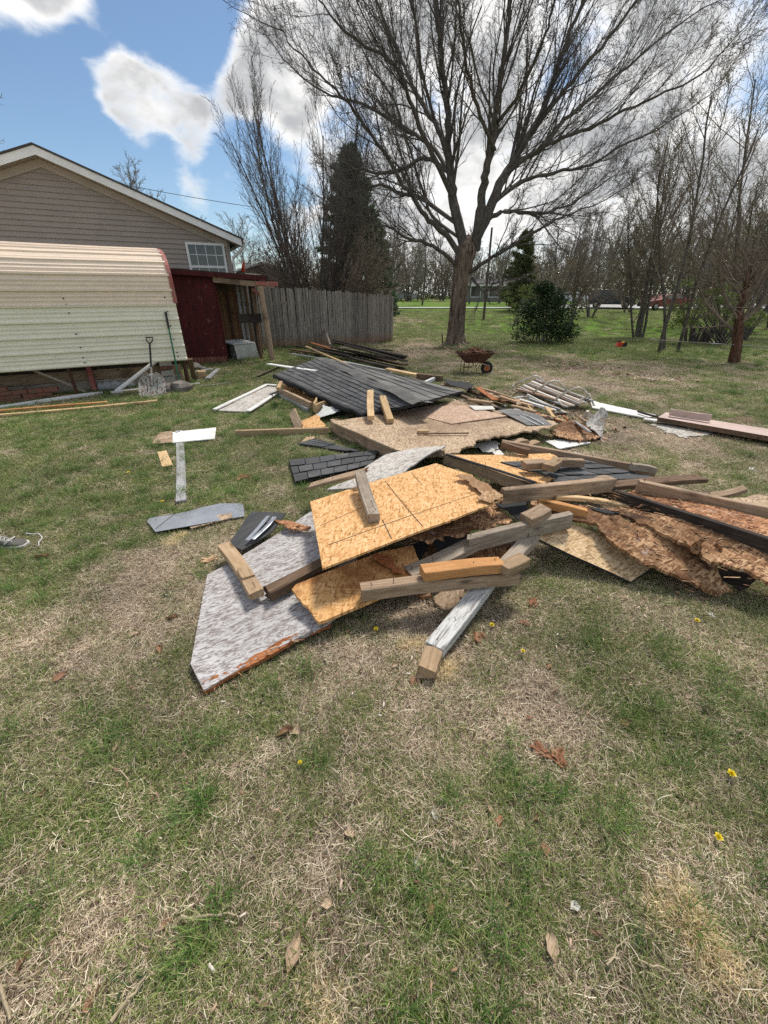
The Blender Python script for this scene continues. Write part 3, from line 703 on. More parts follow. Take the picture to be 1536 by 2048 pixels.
# ================================================================== HOUSE
def house():
    w = Vector((-.895, -.446, 0)).normalized(); n = Vector((.446, -.895, 0)).normalized(); n = Vector((-w.y, w.x, 0)); n = n if n.y < 0 else -n
    tip = onY(482, 478, 14.0); ap = onpl(65, 290, tip, n)
    U = (Vector((ap.x, ap.y, 0)) - Vector((tip.x, tip.y, 0))).dot(w); sl = (ap.z - tip.z) / U
    base = Vector((tip.x, tip.y, 0)); H = lambda u, v, z: base + w * u - n * v + Vector((0, 0, z))
    root = empty('house', base, 'taupe vinyl sided house with low gable roof behind the rounded metal shed', 'house')
    D = 9.0; ov = .32
    # wall core
    zt = lambda u: tip.z - .20 + sl * (u if u < U else 2 * U - u)
    def prism(us, v0, v1, name, mat):
        pts = [(u, 0) for u in (us[0], us[-1])]
        prof = [(us[0], 0), (us[-1], 0)] + [(u, zt(u)) for u in reversed(us)]
        v = [H(u, v0, z) for u, z in prof] + [H(u, v1, z) for u, z in prof]; k = len(prof)
        f = [tuple(range(k)), tuple(reversed(range(k, 2 * k)))] + [(i, i + k, (i+1) % k + k, (i+1) % k) for i in range(k)]
        return child_world(link(name, mesh_py(name, v, f), mat), root)
    prism([.35, U, 2*U - .35], ov + .03, D, 'wall', M['siding'])
    z = .15; ch = .118
    while z < ap.z - .3:
        z1 = z + ch; ul = .35; 
        if z1 > zt(.35): ul = (z1 - tip.z + .20) / sl
        if ul >= U - .1: break
        ul2 = max(.35, (z - tip.z + .2) / sl)
        pts = []
        a = [H(ul2, ov + .03, z), H(2*U-ul2, ov + .03, z), H(2*U-ul2, ov - .004, z), H(ul2, ov - .004, z)]
        b = [H(ul, ov + .03, z1), H(2*U-ul, ov + .03, z1), H(2*U-ul, ov + .024, z1), H(ul, ov + .024, z1)]
        o = MB().poly8(a + b).build('siding_board', M['siding']); child_world(o, root)
        z += ch
    # corner post
    o = MB().poly8([H(.30, ov, 0), H(.42, ov, 0), H(.42, ov+.1, 0), H(.30, ov+.1, 0), H(.30, ov, zt(.36)), H(.42, ov, zt(.36)), H(.42, ov+.1, zt(.36)), H(.30, ov+.1, zt(.36))]).build('corner_trim', M['siding']); child_world(o, root)
    # roof slabs, fascia, soffit
    rf = None
    for s in (0, 1):
        g = (lambda u: u) if s == 0 else (lambda u: 2 * U - u)
        zr = lambda u, o=0: tip.z + sl * u + o
        m = MB().poly8([H(g(-.06), -.05, zr(-.06, .0)), H(g(U), -.05, zr(U, .0)), H(g(U), D, zr(U)), H(g(-.06), D, zr(-.06)),
                        H(g(-.06), -.05, zr(-.06, .04)), H(g(U), -.05, zr(U, .04)), H(g(U), D, zr(U, .04)), H(g(-.06), D, zr(-.06, .04))])
        rf = m.build('roof', M['roofdark']); child_world(rf, root)
        m = MB().poly8([H(g(0), -.02, zr(0, -.17)), H(g(U), -.02, zr(U, -.17)), H(g(U), .0, zr(U, -.17)), H(g(0), .0, zr(0, -.17)),
                        H(g(0), -.02, zr(0, -.004)), H(g(U), -.02, zr(U, -.004)), H(g(U), .0, zr(U, -.004)), H(g(0), .0, zr(0, -.004))])
        child_world(m.build('fascia', M['fascia']), root)
        m = MB().poly8([H(g(.0), .004, zr(0, -.17)), H(g(U), .004, zr(U, -.17)), H(g(U), ov + .02, zr(U, -.17)), H(g(0), ov + .02, zr(0, -.17)),
                        H(g(.0), .004, zr(0, -.15)), H(g(U), .004, zr(U, -.15)), H(g(U), ov + .02, zr(U, -.15)), H(g(0), ov + .02, zr(0, -.15))])
        child_world(m.build('soffit', M['soffit']), root)
        m = MB().poly8([H(g(.36), ov - .03, zr(.36, -.34)), H(g(U), ov - .03, zr(U, -.34)), H(g(U), ov, zr(U, -.34)), H(g(.36), ov, zr(.36, -.34)),
                        H(g(.36), ov - .03, zr(.36, -.175)), H(g(U), ov - .03, zr(U, -.175)), H(g(U), ov, zr(U, -.175)), H(g(.36), ov, zr(.36, -.175))])
        child_world(m.build('frieze_board', M['soffit']), root)
    child_world(MB().box(H(U, .8, ap.z + .04), (.18, .5, .05)).build('ridge_vent', M['roofdark']), root)
    # gutter + downspout
    g = MB().tube([H(-.10, -.05, tip.z - .05), H(-.10, D, tip.z - .05)], .055, 8).build('gutter', M['fascia']); child_world(g, root)
    g = MB().tube([H(-.08, .05, tip.z - .1), H(-.05, .12, tip.z - .2), H(.24, .36, tip.z - .45), H(.25, .38, tip.z - .6), H(.25, .38, .15)], .042, 8, True).build('downspout', M['fascia']); child_world(g, root)
    for zz in (2.25, 1.2): child_world(MB().box(H(.25, .38, zz), (.13, .12, .03)).build('downspout_strap', M['fascia']), root)
    # window
    p0 = H(0, ov, 0); q = [onpl(a, b, p0, n) for a, b in ((369, 483), (447, 488))]
    u0 = (q[0] - base).dot(w); u1 = (q[1] - base).dot(w); zt_ = (q[0].z + q[1].z) / 2; zb = zt_ - 1.18; ua, ub = min(u0, u1), max(u0, u1)
    win = child_world(MB().poly8([H(ua+.05, ov-.004, zb+.05), H(ub-.05, ov-.004, zb+.05), H(ub-.05, ov+.02, zb+.05), H(ua+.05, ov+.02, zb+.05),
                                  H(ua+.05, ov-.004, zt_-.05), H(ub-.05, ov-.004, zt_-.05), H(ub-.05, ov+.02, zt_-.05), H(ua+.05, ov+.02, zt_-.05)]).build('window', M['glass']), root)
    def bar(name, a0, a1, z0, z1, pr=.035):
        o = MB().poly8([H(a0, ov-pr, z0), H(a1, ov-pr, z0), H(a1, ov+.01, z0), H(a0, ov+.01, z0), H(a0, ov-pr, z1), H(a1, ov-pr, z1), H(a1, ov+.01, z1), H(a0, ov+.01, z1)]).build(name, M['winframe'])
        o.parent = win
    zm = (zt_ + zb) / 2
    bar('window_frame', ua, ua+.06, zb, zt_); bar('window_frame', ub-.06, ub, zb, zt_); bar('window_frame', ua+.06, ub-.06, zt_-.06, zt_); bar('window_frame', ua+.06, ub-.06, zb, zb+.07)
    bar('meeting_rail', ua+.06, ub-.06, zm-.03, zm+.03, .03)
    for k in (1, 2, 3): bar('muntin', ua + (ub-ua)*k/4 - .008, ua + (ub-ua)*k/4 + .008, zb+.07, zm-.03, .014); bar('muntin', ua + (ub-ua)*k/4 - .008, ua + (ub-ua)*k/4 + .008, zm+.03, zt_-.06, .014)
    for z_ in ((zm+zt_)/2, (zm+zb)/2): bar('muntin', ua+.06, ub-.06, z_-.008, z_+.008, .013)
    # white blind visible behind the upper panes
    return root
house()

# ================================================================== ROUNDED METAL SHED
C0 = P(0, 740, .54); C1 = P(375, 718, .52); Cd = (C1 - C0); Cd.z = 0; Cd.normalize()
Cn = Vector((-Cd.y, Cd.x, 0)); Cb = Vector((C1.x, C1.y, 0))
K = lambda u, v, z: Cb - Cd * u + Cn * v + Vector((0, 0, z))
def metal_shed():
    root = empty('metal_shed', Cb, 'rounded carport style shed of ribbed ivory and beige metal sheets', 'shed')
    key = [(0, .50), (0, 1.0), (0, 1.5), (.0, 1.82), (.035, 1.95), (.11, 2.06), (.24, 2.155), (.42, 2.23), (.66, 2.29), (.95, 2.335), (1.3, 2.36), (1.75, 2.37)]
    key += [(3.5 - a, b) for a, b in reversed(key[:-1])]
    # dense arc length resample
    pts = [Vector((a, b)) for a, b in key]; S = [0]
    for i in range(1, len(pts)): S.append(S[-1] + (pts[i] - pts[i-1]).length)
    def at(s):
        s = min(max(s, 0), S[-1]); j = 1
        while j < len(S) - 1 and S[j] < s: j += 1
        t = (s - S[j-1]) / (S[j] - S[j-1]); p = pts[j-1].lerp(pts[j], t); d = (pts[j] - pts[j-1]).normalized()
        return p, Vector((-d.y, d.x))
    def rib(s):
        q = s % .229
        if q < .055: return .028 * min(1, min(q, .055 - q) / .012)
        for c in (.105, .165):
            if abs(q - c) < .018: return .009 * (1 - abs(q - c) / .018)
        return 0
    def panel(name, s0, s1, mat, extra, u0, u1):
        ss = []; s = s0
        while s < s1: ss.append(s); s += .0095
        ss.append(s1); v = []; f = []
        us = np.linspace(u0, u1, 9)
        rr = random.Random(3)
        for s in ss:
            p, nn = at(s); o = rib(s) + extra; q = p + nn * o
            for u in us: v.append(K(u, q.x, q.y + .004 * math.sin(u * 1.7 + s)))
        k = len(us)
        for i in range(len(ss) - 1):
            for j in range(k - 1): f.append((i*k+j, i*k+j+1, (i+1)*k+j+1, (i+1)*k+j))
        me = mesh_py(name, v, f); o = link(name, me, mat); child_world(o, root)
        md = o.modifiers.new('thick', 'SOLIDIFY'); md.thickness = .002; md.offset = -1
        return o
    L = 7.2
    SS = S[-1]
    panel('lower_sheet', 0, .965, M['lower'], 0, 0, L); panel('lower_sheet', SS - .965, SS, M['lower'], 0, 0, L)
    panel('upper_sheet', .95, SS - .95, M['upper'], .006, .012, L)
    # red rake trim round the end
    v = []; f = []
    sl_ = list(np.linspace(.97, SS - .97, 70))
    for s in sl_:
        p, nn = at(s)
        for (uu, oo) in ((-.035, .03), (.03, .03), (.03, .022), (-.028, .022), (-.028, -.05), (-.035, -.05)):
            q = p + nn * oo; v.append(K(uu, q.x, q.y))
    for i in range(len(sl_) - 1):
        for j in range(6): a = i*6+j; b = i*6+(j+1) % 6; f.append((a, a+6, b+6, b))
    child_world(link('end_trim', mesh_py('end_trim', v, f), M['redtrim']), root)
    # end wall and frame tubes
    for u in (.06, 1.9, 3.8, 5.7):
        pth = [K(u, at(s)[0].x + at(s)[1].x * -.05, at(s)[0].y + at(s)[1].y * -.05) for s in np.linspace(0, SS, 40)]
        pth = [K(u, .05, .02)] + pth + [K(u, 3.45, .02)]
        child_world(MB().tube(pth, .025, 6).build('frame_tube', M['rust']), root)
    # screws
    me = None
    for (px, py) in ((127, 597), (133, 609), (138, 626), (152, 668), (161, 695), (166, 715), (170, 725), (329, 595), (333, 607), (335, 623), (341, 652), (347, 678), (354, 705), (356, 713)):
        p = onpl(px, py, Cb, Cn) - Cn * .012
        if me is None: mb = MB().lathe([(0.001, 0), (.012, 0), (.010, .008), (.001, .011)], (0, 0, 0), n=8); me = mesh_py('screw', mb.v, mb.f); me.materials.append(M['black'])
        o = bpy.data.objects.new('screw', me); COL.objects.link(o); o.rotation_euler = (math.pi/2, 0, math.atan2(Cd.y, Cd.x)); o.location = p; child_world(o, root)
    # timbers closing the bottom behind the sheets
    for i, (z, c) in enumerate(((.10, 'greywood'), (.28, 'weather'), (.46, 'dark'))):
        o = beam3('base_timber', K(.1, .55 + .02 * i, z), K(L, .55 + .02 * i, z), .06, .175, c, rag=.0); child_world_keep = o; 
        mw = o.matrix_basis.copy(); o.parent = root; o.matrix_parent_inverse = Matrix.Translation(root.location).inverted()
    return root
metal_shed()
# things under the lifted bottom edge
def brick_stack():
    mb = MB().box((0, 0, 0), (.20, .10, .062)); me = mesh_py('brick', mb.v, mb.f); me.materials.append(M['brick'])
    root = empty('brick_stack', K(3.9, .1, 0), 'low stack of old red bricks under the left end of the metal shed', 'bricks')
    rr = random.Random(5)
    for row in range(5):
        n = (21, 20, 17, 10, 5)[row]
        for i in range(n):
            u = 2.25 + (0.22 if row > 2 else 0) + i * .212 + (row % 2) * .1 + rr.uniform(-.006, .006) + (.35 if row == 3 else .9 if row == 4 else 0)
            o = bpy.data.objects.new('brick', me); COL.objects.link(o)
            o.location = K(u, .14 + rr.uniform(-.02, .02), .032 + row * .066); o.rotation_euler = (rr.uniform(-.03, .03), rr.uniform(-.03, .03), math.atan2(Cd.y, Cd.x) + rr.uniform(-.08, .08))
            child_world(o, root)
brick_stack()
beam('curb_timber', (-60, 823, .04), (100, 800, .04), .07, .06, 'whitetrim', 'pale weathered curb timber along the left foot of the metal shed', 'timber')
beam('curb_timber', (102, 800, .035), (205, 787, .035), .07, .06, 'whitetrim', 'pale weathered curb timber in front of the round white stones', 'timber')
beam('curb_timber', (222, 786, .035), (400, 768, .03), .06, .05, 'whitetrim', 'pale curb timber passing behind the shovel blade', 'timber')
beam('curb_timber', (402, 773, .02), (458, 766, .02), .05, .04, 'greytrim', 'short thin pale curb strip in the grass right of the metal shed', 'timber')
beam('diagonal_stick', (62, 739, .5), (170, 783, .06), .035, .035, 'greywood', 'thin grey stick leaning down across the brick stack', 'stick')
o = MB().tube([P(312, 722, .48), P(232, 783, .05)], .035, 12).build('white_pipe', M['metalwhite']); tag(o, 'white round pipe leaning diagonally under the metal shed left of the shovel', 'pipe')
beam('red_post', (176, 730, .47), (190, 781, .03), .07, .09, 'redtrim', 'dull red post standing under the metal shed between bricks and pipe', 'post')
beam('wood_prop', (380, 718, .50), (390, 762, .03), .09, .05, 'brown', 'brown wooden prop under the right corner of the metal shed', 'post')
beam('wood_prop', (366, 718, .50), (374, 765, .03), .04, .05, 'dark', 'dark narrow prop beside the brown corner prop', 'post')
for i, (x, y, s, lab) in enumerate(((203, 775, .09, 'first'), (217, 773, .10, 'second'), (231, 772, .10, 'third'), (246, 771, .085, 'fourth'), (262, 770, .08, 'fifth'))):
    rr = random.Random(i + 40); mb = MB().lathe([(.3*s, -s*.8), (.8*s, -.6*s), (s, 0), (.85*s, .5*s), (.45*s, .8*s), (.1*s, .88*s)], (0, 0, 0), n=12)
    for k, p in enumerate(mb.v): mb.v[k] = p * (1 + rr.uniform(-.08, .08))
    o = mb.build('round_stone', M['stone'], smooth=True); o.location = P(x, y, s * .8) + Cn * .05
    tag(o, f'{lab} round white stone from the left in the row under the metal shed', 'stone', 'round white stones under the metal shed')
for i, (x, y, s) in enumerate(((333, 775, .16), (362, 772, .19), (390, 733, .15), (405, 738, .11))):
    rr = random.Random(i + 60); mb = MB().lathe([(.5*s, -s*.6), (.95*s, -.4*s), (s, 0), (.75*s, .35*s), (.4*s, .5*s), (.1*s, .55*s)], (0, 0, 0), n=10)
    for k, p in enumerate(mb.v): mb.v[k] = p * (1 + rr.uniform(-.15, .15))
    o = mb.build('grey_rock', M['rock'], smooth=False); o.location = P(x, y, s * .6)
    tag(o, ('grey rock right beside the shovel blade', 'grey rock at the foot of the green handled rake', 'larger grey rock at the right corner of the metal shed', 'smaller grey rock in front of the red lean-to panel')[i], 'rock', 'grey rocks by the metal shed')
def block_pier():
    root = empty('block_pier', P(342, 772, 0), 'pier of stacked concrete blocks with one red brick between', 'block pier')
    rot = Matrix.Rotation(math.atan2(Cd.y, Cd.x), 3, 'Z'); b = P(342, 772, 0) + Cn * .12
    for z, h, m in ((.09, .17, 'concrete'), (.24, .10, 'concrete'), (.335, .06, 'brick'), (.425, .10, 'concrete')):
        child_world(MB().box(b + Vector((0, 0, z)), (.22, .18, h), rot).build('block' if m == 'concrete' else 'brick', M[m]), root)
block_pier()
for k, (x, y) in enumerate(((144, 795), (259, 786))):
    root = empty('cored_brick', P(x, y, 0), ('pale cored brick with three holes lying on the grass before the brick stack', 'pale cored brick with three holes lying just left of the shovel')[k], 'brick', 'pale cored bricks by the curb', rz=math.atan2(Cd.y, Cd.x))
    m = MB().box((0, 0, .025), (.26, .08, .05)); m.build('brick_body', M['chiptan'], root)
    for i in (-1, 0, 1): MB().box((i * .065, -.0405, .027), (.035, .006, .02)).build('core_hole', M['black'], root)

def shovel():
    b = P(306, 795, .01); top = P(299, 676, 1.06)
    top = onpl(299, 676, Cb - Cn * .05, Cn)
    root = empty('shovel', b, 'wide dirty steel scoop shovel with black D handle leaning on the metal shed', 'shovel')
    ax = (top - b).normalized(); L = (top - b).length; side = Cd.copy(); nf = side.cross(ax).normalized()
    if nf.y > 0: nf = -nf
    Q = lambda s, t, d=0: b + side * s + ax * t + nf * d
    # blade: dished grid
    v = []; f = []; W_, H_ = .21, .42; nx, ny = 15, 14
    for j in range(ny):
        t = j / (ny - 1)
        ww = W_ * (1 if t < .55 else math.sqrt(max(0, 1 - ((t - .55) / .47) ** 2)) * .97 + .03)
        for i in range(nx):
            s = (i / (nx - 1) * 2 - 1)
            d = .05 * abs(s) ** 3 + (.05 * max(0, t - .7) / .3) ** 1 + .006 * (1 if abs(abs(s) - .38) < .08 and .2 < t < .75 else 0)
            v.append(Q(s * ww, t * H_, d))
    for j in range(ny - 1):
        for i in range(nx - 1): a = j*nx+i; f.append((a, a+1, a+nx+1, a+nx))
    m = paint_rough('muddy_steel', (.45, .44, .40), (.14, .075, .045), .44, .52, .9, (4, 4, 4), 3.2, .2)
    bl = link('blade', mesh_py('blade', v, f, True), m); child_world(bl, root); md = bl.modifiers.new('t', 'SOLIDIFY'); md.thickness = .003
    for s in (-.08, .08): o = MB().tube([Q(s, .12, .008), Q(s, .30, .008)], .006, 6).build('blade_rib', M['black']); child_world(o, root)
    child_world(MB().tube([Q(0, .22, .015), Q(0, .38, .03), Q(0, .55, .03)], [.022, .02, .018], 10).build('socket', M['steel']), root)
    child_world(MB().tube([Q(0, .5, .03), Q(0, L - .11, .02)], .016, 10).build('shaft', M['black']), root)
    child_world(MB().tube([Q(0, L-.12, .02), Q(-.045, L-.07, .02), Q(-.055, L-.0, .02), Q(.055, L, .02), Q(.045, L-.07, .02), Q(0, L-.12, .02)], .011, 8).build('handle', M['black']), root)
shovel()
def rake():
    b = P(362, 779, .01); top = onpl(331, 624, Cb - Cn * .03, Cn)
    root = empty('rake', b, 'garden rake with green handle and black grip leaning on the metal shed', 'rake')
    q = b.lerp(top, .80)
    child_world(MB().tube([b, q], .0145, 10).build('handle', M['greenpl']), root)
    child_world(MB().tube([q, top], .019, 10).build('grip', M['black']), root)
    m = MB()
    for i in range(7):
        s = (i - 3) * .045; m.tube([b + Cd * (s * .4) + Vector((0, 0, .05)), b + Cd * s - Cn * .02 + Vector((0, 0, .012)), b + Cd * s * 1.1 - Cn * .05 + Vector((0, 0, .0))], .004, 5)
    m.tube([b - Cd * .14 + Vector((0, 0, .018)), b + Cd * .14 + Vector((0, 0, .018))], .006, 6)
    child_world(m.build('rake_head', M['rust']), root)
rake()
# scraps at the corner
o = MB().box((0, 0, 0), (.17, .15, .17)).build('wood_block', M['fresh']); o.location = P(404, 750, .09); o.rotation_euler = (.1, .05, .5); tag(o, 'pale square wood block standing near the right corner of the metal shed', 'block')
beam('scrap_board', (437, 738, .03), (415, 757, .06), .10, .03, 'greytrim', 'short grey board leaning in the grass before the red panel', 'board')
beam('scrap_board', (385, 745, .12), (425, 738, .10), .05, .03, 'greytrim', 'thin white scrap lying behind the square wood block', 'board')
beam('scrap_board', (432, 738, .02), (493, 746, .02), .05, .03, 'weather', 'thin brown stick lying in the grass before the red panel', 'stick')
beam('scrap_board', (488, 768, .02), (507, 765, .02), .05, .015, 'fresh', 'small pale slat in the grass left of the roof section', 'slat')

# ================================================================== RED LEAN-TO
def lean_to():
    A = P(380, 731, 0); B = P(455, 726, 0); d = (B - A).normalized(); nb = Vector((-d.y, d.x, 0))
    L = lambda s, t, z: A + d * s + nb * t + Vector((0, 0, z))
    root = empty('lean_to_shed', A, 'derelict lean-to shed with red metal panel and open dark doorway', 'shed')
    wd = (B - A).length
    tl = onpl(342, 541, A, nb); tr = onpl(432, 549, A, nb); ztop = tl.z
    zr = onpl(432, 549, A, nb).z
    # red panel (two sheets, the lower one lapping)
    def pan(z0, z1, mat, name, o):
        m = MB().poly8([L(-.05, o, z0), L(wd, o, z0), L(wd, o+.012, z0), L(-.05, o+.012, z0), L(-.05, o, z1[0]), L(wd, o, z1[1]), L(wd, o+.012, z1[1]), L(-.05, o+.012, z1[0])])
        return child_world(m.build(name, M[mat]), root)
    zm = onpl(360, 657, A, nb).z
    pan(zm - .03, (ztop, zr), 'redtin', 'red_panel', 0); pan(.13, (zm, zm), 'redtin', 'red_panel', -.016); pan(0.0, (.19, .17), 'redbase', 'red_panel', -.034)
    # flaking door edge post
    p1 = P(545, 722, 0); pe = (p1 - A).dot(d); pt = (p1 - A).dot(nb)
    def post(s, t, z0, z1, w_, mat, name='post', lean=0, rnd=False):
        if rnd: o = MB().tube([L(s, t, z0), L(s+lean, t, z1)], [w_, w_*.9], 12).build(name, M[mat])
        else: o = beam3(name, L(s, t, z0), L(s+lean, t, z1), w_, w_, mat); o.location = o.location; mw = o.matrix_basis.copy()
        return child_world(o, root)
    post(wd + .02, .0, 0, zr, .04, 'redtin')
    pr = onpl(521, 572, L(pe, pt, 0), nb)
    post(pe, pt, 0, pr.z, .075, 'weather', 'round_post', (pr - A).dot(d) - pe, True)
    DP = 1.9
    # back and side walls
    ib = L(0, DP, 0)
    zb = ztop - .16
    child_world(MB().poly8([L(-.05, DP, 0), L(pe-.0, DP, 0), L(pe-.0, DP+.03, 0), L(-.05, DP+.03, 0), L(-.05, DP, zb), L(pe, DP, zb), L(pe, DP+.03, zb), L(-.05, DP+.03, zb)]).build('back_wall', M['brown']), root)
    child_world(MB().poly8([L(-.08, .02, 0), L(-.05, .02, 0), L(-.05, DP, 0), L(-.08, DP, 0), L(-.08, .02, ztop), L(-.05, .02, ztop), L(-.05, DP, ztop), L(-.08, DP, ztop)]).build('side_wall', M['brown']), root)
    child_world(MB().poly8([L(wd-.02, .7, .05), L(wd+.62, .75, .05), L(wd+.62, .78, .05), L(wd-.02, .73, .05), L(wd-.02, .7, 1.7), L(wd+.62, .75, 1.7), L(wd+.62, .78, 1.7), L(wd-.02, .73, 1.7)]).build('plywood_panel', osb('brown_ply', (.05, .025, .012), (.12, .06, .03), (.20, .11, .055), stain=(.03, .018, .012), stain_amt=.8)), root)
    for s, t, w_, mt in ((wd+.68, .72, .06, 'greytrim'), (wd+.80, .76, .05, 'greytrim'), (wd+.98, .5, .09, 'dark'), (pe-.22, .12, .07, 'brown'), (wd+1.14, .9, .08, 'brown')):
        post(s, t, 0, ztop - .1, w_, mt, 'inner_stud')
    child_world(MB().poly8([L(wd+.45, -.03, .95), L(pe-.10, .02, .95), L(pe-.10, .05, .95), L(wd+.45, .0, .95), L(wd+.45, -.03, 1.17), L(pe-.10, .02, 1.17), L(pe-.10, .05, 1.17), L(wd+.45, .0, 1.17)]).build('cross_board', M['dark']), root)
    # roof: sloped slab and weathered fascia beams
    zl, zr2 = ztop + .03, onpl(527, 566, L(pe, pt, 0), nb).z + .06
    zr2 = zl - .12
    ee = pe + .18
    child_world(MB().poly8([L(-.12, -.12, zl-.02), L(ee, -.12, zr2-.02), L(ee, DP, zr2-.10), L(-.12, DP, zl-.10), L(-.12, -.12, zl+.02), L(ee, -.12, zr2+.02), L(ee, DP, zr2-.06), L(-.12, DP, zl-.06)]).build('roof', M['dark']), root)
    child_world(MB().poly8([L(-.12, -.15, zl-.10), L(ee-.05, -.15, zr2-.09), L(ee-.05, -.125, zr2-.09), L(-.12, -.125, zl-.10), L(-.12, -.15, zl+.0), L(ee-.05, -.15, zr2-.0), L(ee-.05, -.125, zr2), L(-.12, -.125, zl)]).build('fascia', M['redtin']), root)
    o = beam3('header_beam', L(wd-.02, -.07, zl-.20), L(ee+.12, -.10, zr2-.19), .05, .12, 'weather'); child_world(o, root)
    o = beam3('header_beam', L(ee-.35, -.13, zr2-.16), L(ee+.22, -.13, zr2-.17), .03, .09, 'redtrim'); child_world(o, root)
    o = beam3('rafter', L(ee-.5, .2, zr2+.02), L(ee+.02, .9, zr2+.03), .05, .09, 'greywood'); child_world(o, root)
    o = beam3('brace', L(pe-.25, -.02, zr2-.28), L(pe-.02, -.02, zr2-.48), .03, .06, 'redtrim'); child_world(o, root)
    return L, wd, pe, ztop
LT, wd, pe, ztop = lean_to()
def cooler():
    a = P(478, 721, .02); root = empty('metal_cabinet', a, 'dented off-white metal cabinet lying in the dark doorway of the red shed', 'cabinet')
    d = (P(520, 717, .02) - a).normalized(); nb = Vector((-d.y, d.x, 0)); L = lambda s, t, z: a + d * s + nb * t + Vector((0, 0, z))
    W_ = .58
    m = MB().poly8([L(-.03, 0, .02), L(W_, -.03, .05), L(W_, .4, .05), L(-.03, .42, .02), L(-.06, .03, .40), L(W_-.04, 0, .40), L(W_-.04, .4, .40), L(-.06, .4, .40)])
    child_world(m.build('cabinet_body', plain('dirty_white', (.62, .62, .56), .5, 0, .1, 1.8, .05, c2=(.30, .29, .25))), root)
    child_world(MB().poly8([L(-.10, -.0, .41), L(W_-.06, -.02, .41), L(W_-.2, .45, .47), L(-.3, .45, .47), L(-.10, -.0, .43), L(W_-.06, -.02, .43), L(W_-.2, .45, .49), L(-.3, .45, .49)]).build('lid', M['metalwhite']), root)
cooler()
o = MB().tube([P(452, 690, .3), P(458, 700, .2), P(464, 715, .08), P(474, 727, .02), P(478, 731, .01)], .008, 6).build('loose_cable', M['tube']); tag(o, 'thin pale cable hanging from the red panel edge to the ground', 'cable')
def flag_and_ornament():
    p = onY(489, 556, 14.5); root = empty('garden_flag', Vector((p.x, p.y, 0)), 'small folded red and white flag above the lean-to roof', 'flag')
    child_world(MB().tube([Vector((p.x, p.y, 0)), onY(487, 518, 14.5)], .012, 6).build('flag_pole', M['steel']), root)
    q = [onY(*a, 14.5) for a in ((487, 520), (492, 545), (482, 545))]
    v = []; f = []
    for i, (a, b) in enumerate((((487, 520), (487.5, 521)), ((484, 530), (490, 531)), ((482, 543), (492, 544)))):
        for k in range(5):
            x = a[0] + (b[0]-a[0]) * k / 4; yy = a[1] + (b[1]-a[1]) * k / 4; v.append(onY(x, yy, 14.5 + .03 * math.sin(k * 2.2)))
    for i in range(2):
        for k in range(4): f.append((i*5+k, i*5+k+1, i*5+k+6, i*5+k+5))
    o = link('flag_cloth', mesh_py('flag_cloth', v, f, True), M['redpl']); child_world(o, root); o.modifiers.new('t', 'SOLIDIFY').thickness = .01
flag_and_ornament()

# ================================================================== FENCE
def fence():
    A = P(609, 694, 0); B = P(786, 686, 0); d = (B - A).normalized(); nb = Vector((-d.y, d.x, 0)); A2 = A - d * 1.75; L = (B - A2).length
    root = empty('picket_fence', A2, 'weathered grey wooden privacy fence of uneven dog eared pickets', 'fence')
    rr = random.Random(4); n = 56; w_ = L / n
    zt0, zt1 = 1.90, 1.60
    for i in range(n):
        s = (i + .5) * w_; t = i / (n - 1)
        h = zt0 + (zt1 - zt0) * t + rr.uniform(-.04, .03); w2 = w_ * rr.uniform(.82, .94) / 2; z0 = rr.uniform(-.02, .02)
        th = .018; c = .02; off = rr.uniform(-.008, .008); ln = rr.uniform(-.012, .012)
        prof = [(-w2, z0), (w2, z0), (w2 + ln, h - .04), (w2 - c + ln, h), (-w2 + c + ln, h), (-w2 + ln, h - .04)]
        v = [(x, 0, z) for x, z in prof] + [(x, th, z) for x, z in prof]
        f = [tuple(range(6)), tuple(reversed(range(6, 12)))] + [(k, k+6, (k+1) % 6 + 6, (k+1) % 6) for k in range(6)]
        o = link('picket', mesh_py('picket', v, f), M['picket']); o.location = A2 + d * s + nb * off
        o.rotation_euler = (rr.uniform(-.015, .015), rr.uniform(-.012, .012), math.atan2(d.y, d.x) + rr.uniform(-.03, .03)); child_world(o, root)
    for zz in (.35, 1.35):
        child_world(beam3('rail', A2 + nb * .06 + Vector((0, 0, zz)), B + nb * .06 + Vector((0, 0, zz)), .04, .09, 'weather'), root)
    for s in (0.05, 2.4, 4.75, L - .08):
        p = A2 + d * s + nb * .12; child_world(beam3('post', p, p + Vector((0, 0, 1.72)), .09, .09, 'weather'), root)
    # return side running back from the right end
    C = B + nb * 6 + d * -.2; d2 = (C - B).normalized()
    root2 = empty('picket_fence', B, 'side run of the grey picket fence going back from its right end', 'fence')
    m = math.atan2(d2.y, d2.x)
    for i in range(40):
        o = MB().box((0, 0, .78), (.12, .018, 1.56)).build('picket', M['picket']); o.location = B + d2 * (.12 + i * .15); o.rotation_euler = (0, 0, m); child_world(o, root2)
fence()
beam('leaning_pole', (634, 612, 1.15), (661, 690, .25), .05, .05, 'greywood', 'grey pole leaning upright against the picket fence', 'pole')
def bird_pole():
    p = onY(728, 592, 19); q = onY(726, 556, 19)
    root = empty('bird_feeder_pole', (p.x, p.y, 0), 'thin pole with small pale bird feeder rising behind the fence', 'feeder')
    child_world(MB().tube([(p.x, p.y, 0), (q.x, q.y, q.z)], .018, 6).build('pole', M['rust']), root)
    child_world(MB().lathe([(.03, -.08), (.06, 0), (.02, .12), (.005, .16)], q, n=8).build('feeder', M['metalwhite']), root)
bird_pole()

